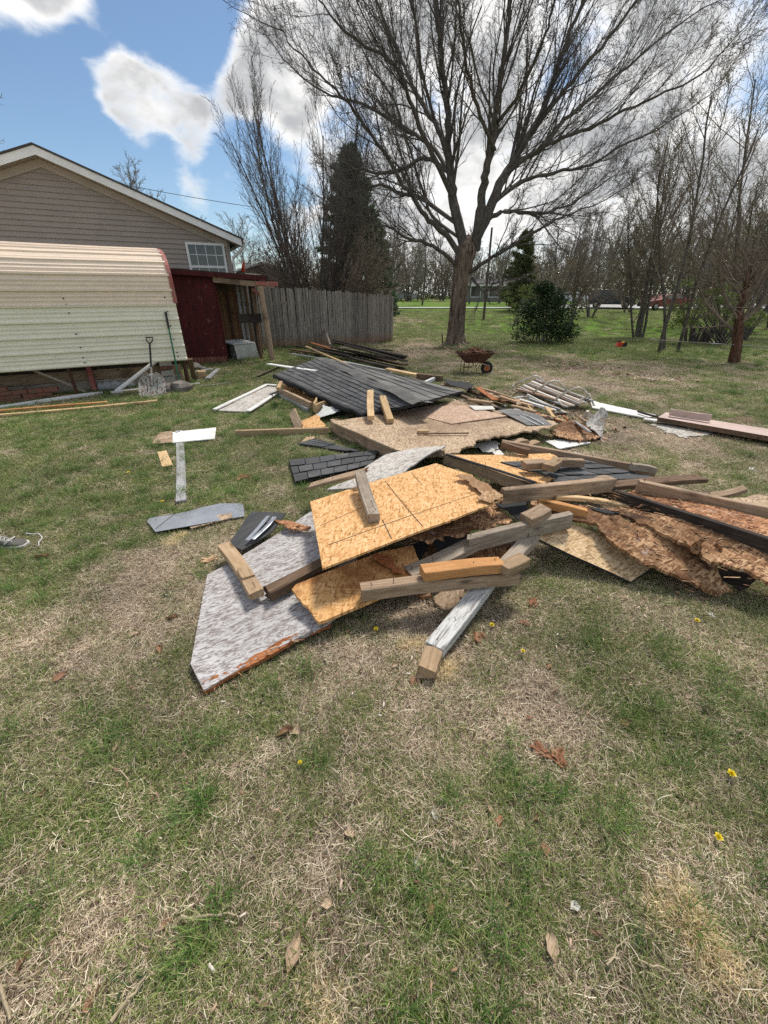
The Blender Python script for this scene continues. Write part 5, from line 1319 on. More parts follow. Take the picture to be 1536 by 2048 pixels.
pr_big = tree_proto(16, 7.2, 3, dict(PR_R, kids=[13, 9, 6, 0], t0=[.25, .12, .1, .1], ang=[40, 36, 40, 45]), spread=.28, r0=.075, matC='twigbrown', bud='bud', nb=2, bsz=.024, cl=.15)
def at_px(px, py): q = GT(px, py); return (q.x, q.y, q.z)
place_tree('slim_tree', pr_slim, at_px(1318, 705), 'slim straight tree, left one of the close pair right of the red toy', tilt=R(-9), rz=.3)
place_tree('slim_tree', pr_slim2, at_px(1328, 702), 'slim tree touching the left one of the pair and forking higher up', tilt=R(-9), rz=2.1, s=.93)
place_tree('slim_tree', pr_slim2, at_px(1354, 703), 'slightly crooked slim tree standing alone between the pair and the stump clump', tilt=R(-9), rz=4.1)
place_tree('shaggy_tree', tree_proto(18, 2.4, 1, dict(PR_R, kids=[17, 10, 7, 0], t0=[.30, .12, .1, .1], ratio=[1.3, .5, .5, .5], ang=[40, 36, 40, 45], rr=[.42, .5, .6, .6]), lean=.05, r0=.17, matT='barkred', matC='twigbrown', cl=.1), at_px(1467, 727), 'shaggy reddish multi-branched tree at the far right edge of the lawn', tilt=R(-9), rz=1.0)
place_tree('budding_tree', pr_big, (14.2, 17.5, 0), 'tall budding tree leaning over the lawn at the right edge', rz=.4, s=1.15)
place_tree('budding_tree', pr_big, (18.5, 24.5, -.4), 'tall budding tree farther back behind the leafy shrub', rz=2.6, s=1.1)
place_tree('budding_tree', pr_bush2, (11.3, 19.5, -.15), 'bushy many-stemmed tree with pale buds behind the slim trees', tilt=R(-9), rz=1.2, s=1.1)
place_tree('budding_tree', pr_slim, (12.6, 22.0, -.3), 'single stemmed budding tree behind the shaggy tree', tilt=R(-9), rz=5.2, s=1.25)
place_tree('budding_tree', pr_bush2, (16.5, 20.5, -.3), 'wide twiggy budding tree right of the leafy shrub', rz=3.2, s=1.2)
# stump clump
root = empty('stump_clump', at_px(1390, 688), 'clump of cut dark stems at the foot of the leafy shrub', 'stump')
m = MB(); rr = random.Random(2)
for i in range(14):
    a = rr.uniform(0, 6.28); q = rr.uniform(.05, .35); x, y = root.location.x + math.cos(a) * q, root.location.y + math.sin(a) * q
    m.tube([(x, y, -.02), (x + math.cos(a) * .12, y + math.sin(a) * .1, rr.uniform(.35, .7))], [.06, .045], 7)
child_world(m.build('stems', M['bark2']), root)

# evergreens -----------------------------------------------------------------
def conifer(seed, H, Rr, mat, dens=1.0, base=.4, pw=.8, lsz=.10):
    rr = random.Random(seed); v = []; f = []; rn = []; T = Tubes()
    T.add([(0, 0, -.1, .22), (0, 0, H * .5, .12), (.05, 0, H, .02)], 7)
    nb_ = int(170 * dens)
    for i in range(nb_):
        t = (i + rr.random()) / nb_; z = base + (H - base) * t; L = Rr * ((1 - t) ** pw) * rr.uniform(.65, 1.12) + .12
        a = rr.uniform(0, 6.283); ca, sa = math.cos(a), math.sin(a); up = rr.uniform(.12, .45)
        br = [(ca * L * s, sa * L * s, z + L * up * s * s - .15 * L * s, .022 * (1 - s) + .006) for s in (0, .33, .66, 1)]; T.add(br, 3)
        m_ = int(16 + 40 * L)
        for k in range(m_):
            s = rr.random() ** .6; w = .42 * L * (1.1 - s) * rr.uniform(-1, 1) + rr.gauss(0, .04)
            x = ca * L * s - sa * w; y = sa * L * s + ca * w; zz = z + L * up * s * s - .15 * L * s + rr.gauss(0, .07)
            q = rr.random()
            for c in range(3):
                d1 = norm3(ca * .6 + rr.gauss(0, .6), sa * .6 + rr.gauss(0, .6), rr.gauss(.2, .5)); d2 = perp_dir(rr, d1, 1.57); l = lsz * rr.uniform(.8, 1.7); wd_ = .02 * lsz / .1
                i0 = len(v); v += [(x - d2[0]*wd_, y - d2[1]*wd_, zz - d2[2]*wd_), (x + d2[0]*wd_, y + d2[1]*wd_, zz + d2[2]*wd_), (x + d1[0]*l + d2[0]*wd_*.5, y + d1[1]*l + d2[1]*wd_*.5, zz + d1[2]*l + d2[2]*wd_*.5), (x + d1[0]*l - d2[0]*wd_*.5, y + d1[1]*l - d2[1]*wd_*.5, zz + d1[2]*l - d2[2]*wd_*.5)]
                f.append((i0, i0+1, i0+2, i0+3)); rn += [min(1, max(0, q + rr.gauss(0, .2)))] * 4
    a_, b_ = T.arrays(); mt = mesh_np('trunk', a_, b_, True); mt.materials.append(M['bark2'])
    mc = mesh_np('crown', v, f, False, {'rnd': rn}); mc.materials.append(M[mat])
    return (mt, mc, None)
con1 = conifer(1, 10.2, 3.0, 'needle', 1.6, .6, .62, .20)
con2 = conifer(2, 8.0, 2.2, 'needle2', .6, .5, .5, .20)
x = onY(708, 590, 29).x; place_tree('evergreen_tree', con1, (x, 29, 0), 'tall dark pointed evergreen behind the fence left of the big bare tree', s=.86)
x = onY(752, 590, 32).x; place_tree('evergreen_tree', con1, (x, 32, 0), 'lower dark evergreen touching the tall pointed one on its right', rz=2, s=.58)
x = onY(1038, 590, 44).x; place_tree('evergreen_tree', con2, (x, 44, .1), 'olive green rounded evergreen right of the big bare tree', s=.82)
# dark bush and leafy shrubs ----------------------------------------------------
def leafbush(seed, blobs, mat, n, sz, flat=1.0, stems=12, H=1.2):
    rr = random.Random(seed); v = []; f = []; rn = []; T = Tubes()
    for _ in range(stems):
        bx, by, bz, br = rr.choice(blobs); e = (bx + rr.gauss(0, .5) * br, by + rr.gauss(0, .5) * br, bz + rr.gauss(0, .3) * br)
        T.add([(rr.gauss(0, .12), rr.gauss(0, .12), -.05, .022), (e[0]*.5 + rr.gauss(0, .05), e[1]*.5, e[2]*.55, .015), (e[0], e[1], e[2], .006)], 4)
    for i in range(n):
        bx, by, bz, br = rr.choice(blobs); a, b_, c = norm3(rr.gauss(0, 1), rr.gauss(0, 1), rr.gauss(0, 1)); q = br * rr.random() ** .45
        x, y, z = bx + a*q, by + b_*q, max(.05, bz + c*q*flat); u = norm3(rr.gauss(0, 1), rr.gauss(0, 1), rr.gauss(0, .5)); w = perp_dir(rr, u, 1.57); s = sz * rr.uniform(.6, 1.3); i0 = len(v); r_ = rr.random()
        v += [(x, y, z), (x+u[0]*s*.6+w[0]*s*.35, y+u[1]*s*.6+w[1]*s*.35, z+u[2]*s*.6+w[2]*s*.35), (x+u[0]*s*1.4, y+u[1]*s*1.4, z+u[2]*s*1.4-.01), (x+u[0]*s*.6-w[0]*s*.35, y+u[1]*s*.6-w[1]*s*.35, z+u[2]*s*.6-w[2]*s*.35)]
        f.append((i0, i0+1, i0+2, i0+3)); rn += [r_] * 4
    a_, b2 = T.arrays(); mt = mesh_np('stems', a_, b2, True); mt.materials.append(M['bark2']); mc = mesh_np('crown', v, f, False, {'rnd': rn}); mc.materials.append(M[mat])
    return (mt, mc, None)
b = P(1085, 688)
bl = [(-.35, 0, .5, .5), (.3, 0, .55, .55), (0, .2, 1.0, .6), (.45, .1, 1.15, .5), (-.3, .1, 1.2, .4), (.15, .1, 1.6, .4), (.6, 0, .4, .4), (-.1, .1, 1.9, .25)]
place_tree('evergreen_bush', leafbush(5, bl, 'bushleaf', 9000, .055), (b.x, b.y + .3, 0), 'dense dark green leafy bush on the lawn right of the utility pole', cat='bush').scale = (1.45, 1.2, .95)
b = P(1440, 690)
rr = random.Random(12); bl = []
for k in range(34): bl.append((rr.uniform(-1.9, 1.2), rr.uniform(-.8, .8), rr.uniform(.5, 2.0), rr.uniform(.22, .42)))
place_tree('leafy_shrub', leafbush(6, bl, 'springleaf', 6500, .045, flat=.3, stems=34), (b.x, b.y, 0), 'olive green shrub with fine new leaves in horizontal layers', cat='shrub')
b = P(1052, 655); bl = [(rr.uniform(-.8, .8), 0, rr.uniform(.5, 2.2), .35) for _ in range(14)]
place_tree('leafy_shrub', leafbush(7, bl, 'springleaf', 1500, .05, flat=.4, stems=16), (b.x, b.y + 2, 0), 'sparse thin leafed sapling left of the dense dark bush', cat='shrub')
# trees behind house and far woods ----------------------------------------------
place_tree('bare_tree', gen[0], (onY(262, 400, 34).x, 34, 0), 'bare treetop showing above the middle of the house roof', rz=1, s=.85)
place_tree('bare_tree', gen[1], (onY(312, 400, 38).x, 38, 0), 'small bare treetop lower on the house roof slope', rz=2, s=.78)
place_tree('bare_tree', gen[2], (onY(-8, 400, 26).x, 26, 0), 'bare treetop at the left edge above the house ridge', rz=1, s=.92)
place_tree('bare_tree', gen[1], (onY(430, 600, 34).x, 34, 0), 'bare tree behind the right eave of the house', rz=4, s=.62)
place_tree('bare_tree', gen[0], (onY(505, 600, 30).x, 30, 0), 'bare tree between the house eave and the fanning tree', rz=5, s=.55)
ORD = 'first second third fourth fifth sixth seventh eighth ninth tenth eleventh twelfth thirteenth fourteenth fifteenth sixteenth seventeenth'.split()
k = 0
rr = random.Random(77)
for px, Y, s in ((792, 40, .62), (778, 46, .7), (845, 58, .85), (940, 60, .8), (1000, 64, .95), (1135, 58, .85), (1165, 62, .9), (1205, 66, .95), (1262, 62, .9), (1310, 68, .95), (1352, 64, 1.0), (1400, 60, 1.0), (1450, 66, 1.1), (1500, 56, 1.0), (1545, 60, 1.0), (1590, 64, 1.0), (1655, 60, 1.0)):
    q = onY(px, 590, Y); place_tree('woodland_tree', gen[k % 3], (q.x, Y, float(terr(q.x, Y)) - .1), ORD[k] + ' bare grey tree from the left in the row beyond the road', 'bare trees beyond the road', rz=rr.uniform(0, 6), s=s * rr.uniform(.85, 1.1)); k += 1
far = []
for i in range(58):
    px = 740 + i * 17 + rr.uniform(-9, 9); Y = rr.uniform(72, 100); far.append((px, Y, rr.uniform(.75, 1.15)))
for i, (px, Y, s) in enumerate(far):
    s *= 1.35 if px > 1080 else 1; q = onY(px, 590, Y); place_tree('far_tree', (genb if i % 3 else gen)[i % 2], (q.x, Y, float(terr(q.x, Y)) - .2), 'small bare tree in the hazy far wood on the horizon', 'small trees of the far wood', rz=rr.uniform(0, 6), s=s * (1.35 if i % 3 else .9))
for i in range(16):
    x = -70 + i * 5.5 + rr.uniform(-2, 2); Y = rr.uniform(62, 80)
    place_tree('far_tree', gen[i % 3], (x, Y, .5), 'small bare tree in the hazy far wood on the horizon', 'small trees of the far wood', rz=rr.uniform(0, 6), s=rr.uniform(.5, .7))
for i, (px, Y, s_, lab) in enumerate(((1105, 30, .75, 'brushy budding tree between the evergreen bush and the vase shaped tree'), (1190, 36, .8, 'brushy budding tree behind the vase shaped tree'), (1262, 42, .85, 'brushy budding tree just right of the dark suv'), (1395, 30, .9, 'brushy budding tree behind the leafy shrub'),
      (1440, 36, 1.0, 'brushy budding tree behind the shaggy tree'), (1490, 27, .9, 'brushy budding tree right of the shaggy tree'), (1530, 34, 1.1, 'brushy budding tree at the right edge of the frame'), (1575, 28, 1.1, 'brushy budding tree cut by the right edge of the frame'), (1020, 56, .9, 'brushy budding tree before the grey house'), (1085, 48, .8, 'brushy budding tree in front of the road left of the white sedan'))):
    q = onY(px, 590, Y); place_tree('budding_tree', genb[i % 2], (q.x, Y, float(terr(q.x, Y)) - .1), lab, rz=i * 1.7, s=s_)
# low scrub mass at the foot of the far wood
def scrub():
    rr = random.Random(5); v = []; f = []; rn = []
    for i in range(42000):
        x = rr.uniform(-60, 130); Y = rr.uniform(80, 110); z = float(np.interp(Y, [74, 130], [.8, 1.3])) + rr.random() ** 1.5 * (5.2 + 2.0 * math.sin(x * .25) + math.sin(x * .9 + 1)); s = rr.uniform(.12, .4); i0 = len(v)
        u = norm3(rr.gauss(0, 1), rr.gauss(0, .5), rr.gauss(0, 1)); w = perp_dir(rr, u, 1.57)
        v += [(x - u[0]*s, Y - u[1]*s, z - u[2]*s), (x + w[0]*s*.4, Y + w[1]*s*.4, z + w[2]*s*.4), (x + u[0]*s, Y + u[1]*s, z + u[2]*s), (x - w[0]*s*.4, Y - w[1]*s*.4, z - w[2]*s*.4)]
        f.append((i0, i0+1, i0+2, i0+3)); rn += [rr.random()] * 4
    o = link('far_scrub', mesh_np('far_scrub', v, f, False, {'rnd': rn}), leafmat('scrub', (.045, .045, .03), (.12, .115, .075), .2)); tag(o, 'brown and olive scrub filling the foot of the far wood', 'scrub', None, 'stuff')
scrub()

# ================================================================== THE DEMOLITION PILE
# --- stack of dark boards at the back
DK = [((640,700,.06),(806,738,.05),.14,.03,'dark','dark board at the very bottom of the back stack'),
 ((628,694,.10),(800,728,.12),.14,.03,'dark','dark board second from the ground in the back stack'),
 ((581,699,.12),(662,711,.12),.12,.03,'brown','short dark brown board poking out left of the back stack'),
 ((590,692,.17),(700,712,.20),.12,.03,'dark','dark board under the tan stick on the back stack'),
 ((645,690,.22),(790,720,.24),.14,.03,'dark','long dark board in the middle of the back stack'),
 ((662,684,.30),(808,716,.30),.13,.03,'dark','long dark board one below the top of the back stack'),
 ((668,680,.38),(812,713,.34),.12,.03,'dark','topmost long dark board crossing the back stack'),
 ((690,690,.34),(812,722,.26),.14,.03,'dark','dark board along the far right side of the back stack'),
 ((700,702,.16),(812,730,.14),.14,.03,'brown','brown black board low at the right of the back stack'),
 ((665,706,.14),(790,736,.10),.14,.03,'dark','dark board nearest the shingles in the back stack'),
 ((752,699,.16),(785,701,.14),.06,.03,'dark','small separate black stick right behind the back stack'),
 ((622,686,.26),(658,696,.26),.10,.03,'redrot','short reddish board at the upper left of the back stack')]
for a, b, w_, h_, m, lab in DK: beam('old_board', a, b, w_, h_, m, lab, group='dark old boards of the back stack', rag=.03)
beam('tan_stick', (612,693,.34), (701,731,.30), .05, .03, 'fresh', 'long pale tan stick lying across the back stack', 'stick')
beam('white_board', (584,708,.22), (700,726,.22), .07, .03, 'greytrim', 'weathered white board along the near side of the back stack, left half', 'board', rag=.01)
beam('white_board', (698,726,.24), (782,743,.22), .09, .03, 'greytrim', 'broken end of weathered white board right along the back stack', 'board', rag=.02)
# small wood between the back stack and the shingled roof
beam('yellow_board', (775,738,.30), (848,752,.28), .12, .04, 'fresh', 'yellowish board behind the shingled roof section', 'board')
beam('post_end', (835,752,.27), (884,757,.26), .11, .10, 'brown', 'short brown post end behind the right half of the shingled roof', 'post')
beam('white_stick', (838,770,.25), (868,757,.30), .05, .05, 'whitetrim', 'short white stick leaning over the far edge of the shingled roof', 'stick')
sheet('felt_scrap', 'black roofing felt scrap behind the right tip of the shingled roof', 'roofing scrap', [(887,757),(940,762),(945,770),(938,778),(900,771)], [.25,.22,.2,.16,.22], .01, 'paper', rag=.02, warp=.02)
beam('pink_board', (882,769,.16), (935,774,.13), .12, .03, 'osbpink', 'pinkish board under the black felt scrap', 'board')
beam('dark_edge_board', (700,741,.28), (850,776,.24), .10, .03, 'redrot', 'thin reddish board along the far edge of the shingled roof', 'board', rag=.01)

# --- big shingled roof section
def deck_grid(root, q, sag, mat='paper', t=.022, n=16):
    A, B, C, D = q; v = []; f = []
    for dz in (0, -t):
        for i in range(n + 1):
            for j in range(n + 1):
                u, w = i / n, j / n; p = (A * (1-w) + B * w) * (1-u) + (D * (1-w) + C * w) * u
                p = p.copy(); p.z += sag * math.sin(u * 7) * math.sin(w * 5 + 1) + dz; v.append(p)
    m_ = (n+1) ** 2; k = n + 1
    for i in range(n):
        for j in range(n): a = i*k+j; f += [(a, a+1, a+k+1, a+k), (a+m_, a+k+m_, a+k+1+m_, a+1+m_)]
    for i in range(n): f += [(i*k, (i+1)*k, (i+1)*k+m_, i*k+m_), (i*k+n, i*k+n+m_, (i+1)*k+n+m_, (i+1)*k+n), (i, i+m_, i+1+m_, i+1), (n*k+i, n*k+i+1, n*k+i+1+m_, n*k+i+m_)]
    return child_world(link('deck', mesh_py('deck', v, f), M[mat]), root)
def roof_section():
    A = P(549, 750, .34); B = P(640, 716, .42); C = P(845, 805, .44); D = P(733, 831, .16)
    E1 = P(800, 751, .36); E2 = P(927, 783, .20); E0 = P(858, 806, .22)
    root = empty('roof_section', P(730, 800, 0), 'large folded section of roof with rows of dark grey asphalt shingles', 'roof section')
    n1 = (D - A).cross(B - A).normalized(); n1 = n1 if n1.z > 0 else -n1
    dn = Vector((0, 0, -.03))
    deck_grid(root, (A, B, C, D), .010); deck_grid(root, (B, C, E2, E1), .010)
    S = shingles(root, (A, B, C, D), 9, 11, 'shingle', 5, .006, .010)
    # far slope
    shingles(root, (C, E2, E1, B), 5, 9, 'shingledust', 6, .005, .010)
    # wavy drip edge hanging from the eave
    v = []; f = []; n = 40
    for i in range(n + 1):
        u = i / n; p = S(u, 0); wv = .015 * math.sin(u * 23) + .012 * math.sin(u * 51)
        o = Vector((-.02, -.05, 0)); v += [p + Vector((0, 0, .014)), p + o * (1 + wv * 8) + Vector((0, 0, -.0 + wv)), p + o * .8 + Vector((0, 0, -.06 + wv))]
    for i in range(n):
        for j in (0, 1): a = i*3+j; f.append((a, a+3, a+4, a+1))
    o = child_world(link('drip_edge', mesh_py('drip_edge', v, f, True), M['paper']), root); o.modifiers.new('t', 'SOLIDIFY').thickness = .006
    # ridge strip, wrinkled felt down the fold
    v = []; f = []
    for i in range(n + 1):
        u = i / n; p = B.lerp(C, u) + Vector((0, 0, .025 + .01 * math.sin(u * 17)))
        for k_, dx in enumerate((-.12, -.05, 0, .06, .14)): v.append(p + Vector((dx, dx * .3, -abs(dx) * .25 + .008 * math.sin(u * 31 + k_ * 2))))
    for i in range(n):
        for j in range(4): a = i*5+j; f.append((a, a+5, a+6, a+1))
    child_world(link('ridge_felt', mesh_py('ridge_felt', v, f, True), M['shingledust']), root)
    # supporting rafters under the deck
    for u in (.08, .35, .62, .9):
        a = A.lerp(D, u) + Vector((.02, .05, -.08)); b_ = B.lerp(C, u) + Vector((0, 0, -.08))
        child_world(beam3('rafter', a, b_, .04, .09, 'fresh'), root)
roof_section()
beam('white_trim_board', (537,728,.36), (633,742,.38), .10, .02, 'whitetrim', 'clean white trim board lying on the upper left shingles', 'board')
beam('dark_rod', (512,755,.03), (560,733,.30), .03, .03, 'dark', 'thin dark stick leaning against the left tip of the shingled roof', 'stick')
beam('short_stud', (741,784,.44), (742,836,.27), .085, .06, 'fresh', 'left one of two short pale studs resting on the shingles', 'stud', group='two short pale studs')
beam('short_stud', (765,795,.40), (781,842,.24), .085, .06, 'fresh', 'right one of two short pale studs, lying diagonally on the shingles', 'stud', group='two short pale studs')
# --- frame under the left eave
sheet('osb_sheet', 'orange strand board under the left eave of the shingled roof', 'board', [(566,768),(600,775),(668,806),(655,824),(640,812),(610,796),(568,783)], [.12,.14,.12,.08,.08,.1,.11], .012, 'osb', 20, .004, seed=71)
beam('frame_rail', (560,781,.13), (622,811,.12), .05, .10, 'weather', 'weathered double rail under the left eave of the shingled roof', 'rail')
beam('frame_rail', (560,792,.05), (616,822,.05), .04, .08, 'greytrim', 'pale lower rail beneath the weathered double rail', 'rail')
beam('cripple_stud', (556,778,.30), (562,765,.34), .05, .05, 'fresh', 'small pale upright stub at the left tip of the roof section', 'stud')
beam('wood_stick', (556,783,.22), (541,790,.05), .02, .02, 'dark', 'thin dark splinter beside the pale panel corner', 'stick')
beam('wood_stick', (601,783,.14), (613,770,.26), .02, .03, 'brown', 'brown splinter leaning under the eave', 'stick')
root = empty('wood_box', P(645, 818, .04), 'small open box of pale boards at the front of the eave', 'box')
for a, b_, h_ in (((628,815,.15),(634,800,.15),.12), ((634,800,.16),(657,797,.16),.08), ((630,818,.13),(666,806,.13),.12), ((664,808,.12),(655,797,.14),.08)):
    o = beam3('box_side', P(*a), P(*b_), .03, h_, 'fresh'); child_world(o, root)
# --- pale panel on the grass with raised border
pp, fz = sheet('pale_board', 'long pale pinkish panel with raised edge strips lying on the grass', 'panel', [(427,820),(534,768),(555,770),(556,782),(497,823)], .05, .018, 'cream', 52, .003, .002, foot=True, seed=33)
for a, b_ in (((429,819,.07),(534,769,.07)), ((534,769,.07),(554,771,.07)), ((497,822,.07),(556,784,.07))):
    o = beam3('edge_strip', P(*a), P(*b_), .07, .02, 'whitetrim'); child_world(o, pp)
# --- loose bits between
sheet('plastic_scrap', 'crumpled pale translucent plastic scrap below the wood box', 'plastic', [(632,830),(646,813),(678,811),(668,826),(650,838),(640,842)], [.06,.14,.18,.12,.08,.04], .004, 'plastic', 0, .02, .03, seed=5, wfreq=11)
sheet('osb_chunk', 'square chunk of orange strand board before the plastic scrap', 'board chunk', [(603,842),(630,830),(652,851),(640,859),(605,858)], [.05,.12,.06,.04,.03], .014, 'osb', 12, .012, .01, seed=6)
beam('splintered_board', (585,824,.16), (600,857,.05), .12, .025, 'weather', 'standing splintered board left of the orange chunk', 'board', rag=.05, roll=.8)
o = MB().lathe([(.11, 0), (.12, .02), (.11, .05), (.03, .055)], (0, 0, 0), n=20).build('black_disc', M['paper'], smooth=True); o.location = P(672, 828, .03); tag(o, 'dark round cap lying beside the plastic scrap', 'cap')
sheet('pink_scrap', 'small pink board scrap beside the dark round cap', 'board scrap', [(683,821),(705,822),(714,829),(692,832)], .04, .012, 'osbpink', 0, .006, seed=8)
beam('long_stud', (473,867,.05), (658,861,.06), .05, .08, 'tan', 'long tan stud lying on the grass left of the floor slab', 'stud')
sheet('block_scrap', 'small pale plywood scrap at the top of the narrow shingle strip', 'board scrap', [(603,882),(613,872),(630,871),(626,880)], .05, .03, 'tan', 0, .003, seed=9)
# shingle strips on the grass
def grass_shingles(px4, z4, rows, tabs, label, seed):
    q = [P(px, py, z) for (px, py), z in zip(px4, z4)]
    root = empty('shingle_strip', ((q[0] + q[2]) / 2).xyz * 1, label, 'shingles'); root.location.z = 0
    dn = Vector((0, 0, -.012)); FOOT.append([(p.x, p.y) for p in q])
    deck_grid(root, q, .006, 'paper', .01, 8)
    shingles(root, q, rows, tabs, 'shingle', seed, .006, .006)
grass_shingles([(590,967),(577,921),(758,901),(742,932)], [.05,.05,.06,.06], 3, 6, 'black shingle piece with square tabs lying flat on the grass', 41)
grass_shingles([(693,905),(594,888),(628,878),(720,904)], [.03,.03,.05,.04], 2, 4, 'narrow grey shingle strip on the grass above the square tabbed piece', 42)
# --- the low floor slab
fl, fzf = sheet('floor_slab', 'low weathered strand board floor with jagged rotten front edge', 'floor section',
   [(662,843),(735,833),(820,818),(915,800),(1000,822),(1075,836),(1116,849),(1085,857),(1040,864),(985,873),(950,883),(905,905),(850,912),(792,899)],
   [.19,.19,.19,.19,.19,.18,.17,.19,.2,.21,.21,.2,.2,.2], .02, 'osbfade', 25, [.002,.002,.002,.004,.01,.02,.025,.03,.035,.035,.03,.02,.004,.002], .004, seed=12, rough=.001)
for a, b_, w_, h_, m in (((664,851,.11),(790,909,.10),.05,.17,'weather'), ((700,850,.10),(830,900,.1),.05,.14,'brown'), ((800,840,.1),(960,880,.1),.05,.14,'brown'), ((880,820,.1),(1040,860,.1),.05,.14,'brown'), ((960,815,.1),(1100,848,.09),.05,.13,'dark')):
    o = beam3('floor_joist', P(*a), P(*b_), w_, h_, m); child_world(o, fl)
sheet('thin_sheet', 'thin plywood sheet with crisp edge lying on the floor slab', 'sheet', [(800,821),(862,812),(925,811),(1015,832),(903,848)], .205, .012, 'osbpink', 30, .002, .003, seed=13)
beam('trim_strip', (836,867,.22), (937,866,.22), .025, .012, 'brown', 'thin dark trim strip lying on the floor slab', 'strip')
beam('broken_block', (836,862,.225), (856,863,.225), .06, .03, 'fresh', 'small broken pale block at the left end of the trim strip', 'block', rag=.02)
sheet('flashing_strip', 'dark grey shingle strip with silver flashing on the right of the floor slab', 'shingle strip', [(995,822),(1020,819),(1080,830),(1105,850),(1055,850)], [.215,.22,.22,.2,.21], .006, 'shingledust', -20, .004, .006, seed=14)
beam('flashing', (1030,826,.225), (1075,849,.215), .03, .004, 'galv', 'narrow silver flashing strip on the dark shingle strip', 'flashing')
beam('flashing', (1045,828,.225), (1087,848,.212), .02, .004, 'galv', 'second narrow silver flashing strip nearer the chair frame', 'flashing')
sheet('white_painted_board', 'large bent whitish painted strand board between floor slab and bright panel', 'board',
   [(654,981),(665,974),(707,958),(725,938),(772,904),(828,892),(893,890),(883,902),(828,933),(782,961),(743,969)], [.12,.12,.16,.20,.24,.25,.26,.26,.30,.33,.26], .014, 'cream', 38, [.004,.004,.004,.003,.003,.01,.004,.003,.012,.006,.004], .012, seed=15, wfreq=4)
# --- debris between slab and chairs
DEB = [((935,782,.10),(1050,812,.10),.07,.04,'brown','brown rail in the debris right of the shingled roof'),
 ((960,776,.12),(1052,806,.12),.04,.03,'weather','weathered rail behind the brown rail in the debris'),
 ((955,775,.15),(990,800,.14),.10,.02,'redrot','rotten red board end in the debris near the shingle tip'),
 ((938,800,.22),(984,806,.22),.09,.04,'tan','tan block on the far edge of the floor slab'),
 ((1000,793,.16),(1063,812,.14),.06,.03,'chiptan','pale splintered lath in the middle of the debris'),
 ((1025,812,.20),(1072,824,.19),.07,.03,'tan','pinkish tan block beside the flashing strips'),
 ((1040,800,.12),(1110,822,.10),.05,.04,'whitetrim','white lath lying parallel to the chair tube'),
 ((1055,790,.12),(1130,826,.06),.035,.035,'tube','straight off-white tube ending near the torn scraps'),
 ((1058,797,.10),(1120,819,.09),.04,.03,'greytrim','greyish lath just below the straight off-white tube'),
 ((920,790,.14),(975,812,.16),.09,.03,'brown','short brown board tucked by the tip of the shingled roof'),
 ((985,783,.05),(1035,800,.05),.08,.02,'osbpink','pink tinted lath on bare soil left of the chair frame'),
 ((1066,826,.14),(1118,840,.10),.09,.03,'redrot','reddish rotten lath beneath the straight tube end'),
 ((1085,832,.12),(1140,846,.08),.07,.03,'chiptan','straw coloured splinter board right of the flashing'),
 ((1050,770,.03),(1010,802,.04),.02,.02,'weather','thin crossing twig-like stick left of the chair frame')]
rr = random.Random(31)
for i in range(46):
    px = rr.uniform(930, 1180); t_ = (px - 930) / 250; py = 778 + 55 * t_ + rr.uniform(-6, 34) * (1.05 - .4 * t_); L_ = rr.uniform(8, 34); an = rr.gauss(.35, .35); z_ = rr.uniform(.03, .17)
    beam('splinter', (px, py, z_), (px + L_ * math.cos(an), py + L_ * math.sin(an), z_ + rr.uniform(-.02, .03)), rr.uniform(.02, .07), rr.uniform(.008, .03), rr.choice(['redrot', 'tan', 'fresh', 'brown', 'weather', 'dark', 'greytrim', 'osbrot']), 'short splintered piece of lath in the heap between floor slab and lounger', 'splinter', roll=rr.uniform(-.5, .5), group='splinters between floor slab and lounger', rag=.02)
for a, b_, w_, h_, m, lab in DEB: beam('broken_lath', a, b_, w_, h_, m, lab, 'board', rag=.03)
sheet('white_scrap', 'white square scrap on the far edge of the floor slab', 'board scrap', [(938,812),(985,812),(990,818),(950,820)], .22, .01, 'chipwhite', 0, .004, seed=16)
sheet('torn_board', 'torn brown strand board sheet lying right of the floor slab', 'board', [(1102,866),(1130,846),(1150,842),(1180,858),(1203,876),(1160,884),(1122,876)], [.08,.12,.12,.10,.05,.05,.08], .012, 'osbrot', 20, .02, .012, seed=17)
sheet('torn_board', 'ragged pale board standing up at the right end of the debris', 'board', [(1172,852),(1182,842),(1194,844),(1206,862),(1204,869),(1186,866)], [.10,.17,.18,.10,.04,.07], .012, 'cream', 20, .02, .02, seed=18)
beam('white_peg', (1166,840,.10), (1176,822,.24), .035, .035, 'tube', 'short white peg standing up beside the ragged pale board', 'peg')
sheet('white_scrap', 'bright white cracked panel scrap in the grass below the torn sheet', 'panel scrap', [(1090,883),(1118,878),(1160,880),(1182,885),(1120,898)], .04, .01, 'whitetrim', 10, .006, .004, seed=19, foot=True)
sheet('flat_scrap', 'thin pinkish splintered strip in the grass below the white scrap', 'board scrap', [(1128,902),(1150,904),(1182,913),(1176,917),(1140,912)], .03, .008, 'cream', 10, .008, seed=20)
sheet('dusty_scrap', 'pale crumpled scrap under the jagged front of the floor slab', 'board scrap', [(948,894),(985,884),(1000,889),(990,903),(965,905)], [.06,.08,.08,.05,.04], .006, 'chipwhite', 0, .015, .01, seed=21)
sheet('dusty_scrap', 'small white angular scrap just behind the second bright frame', 'board scrap', [(985,903),(998,899),(1008,908),(992,911)], .12, .006, 'chipwhite', 0, .006, seed=22)
beam('rotten_chunk', (1018,890,.08), (1050,882,.10), .10, .05, 'weather', 'rotten brown chunk under the slab edge', 'chunk', rag=.03)
beam('rotten_chunk', (1045,893,.05), (1075,884,.08), .10, .04, 'tan', 'straw coloured splintered chunk in front of the slab edge', 'chunk', rag=.04)

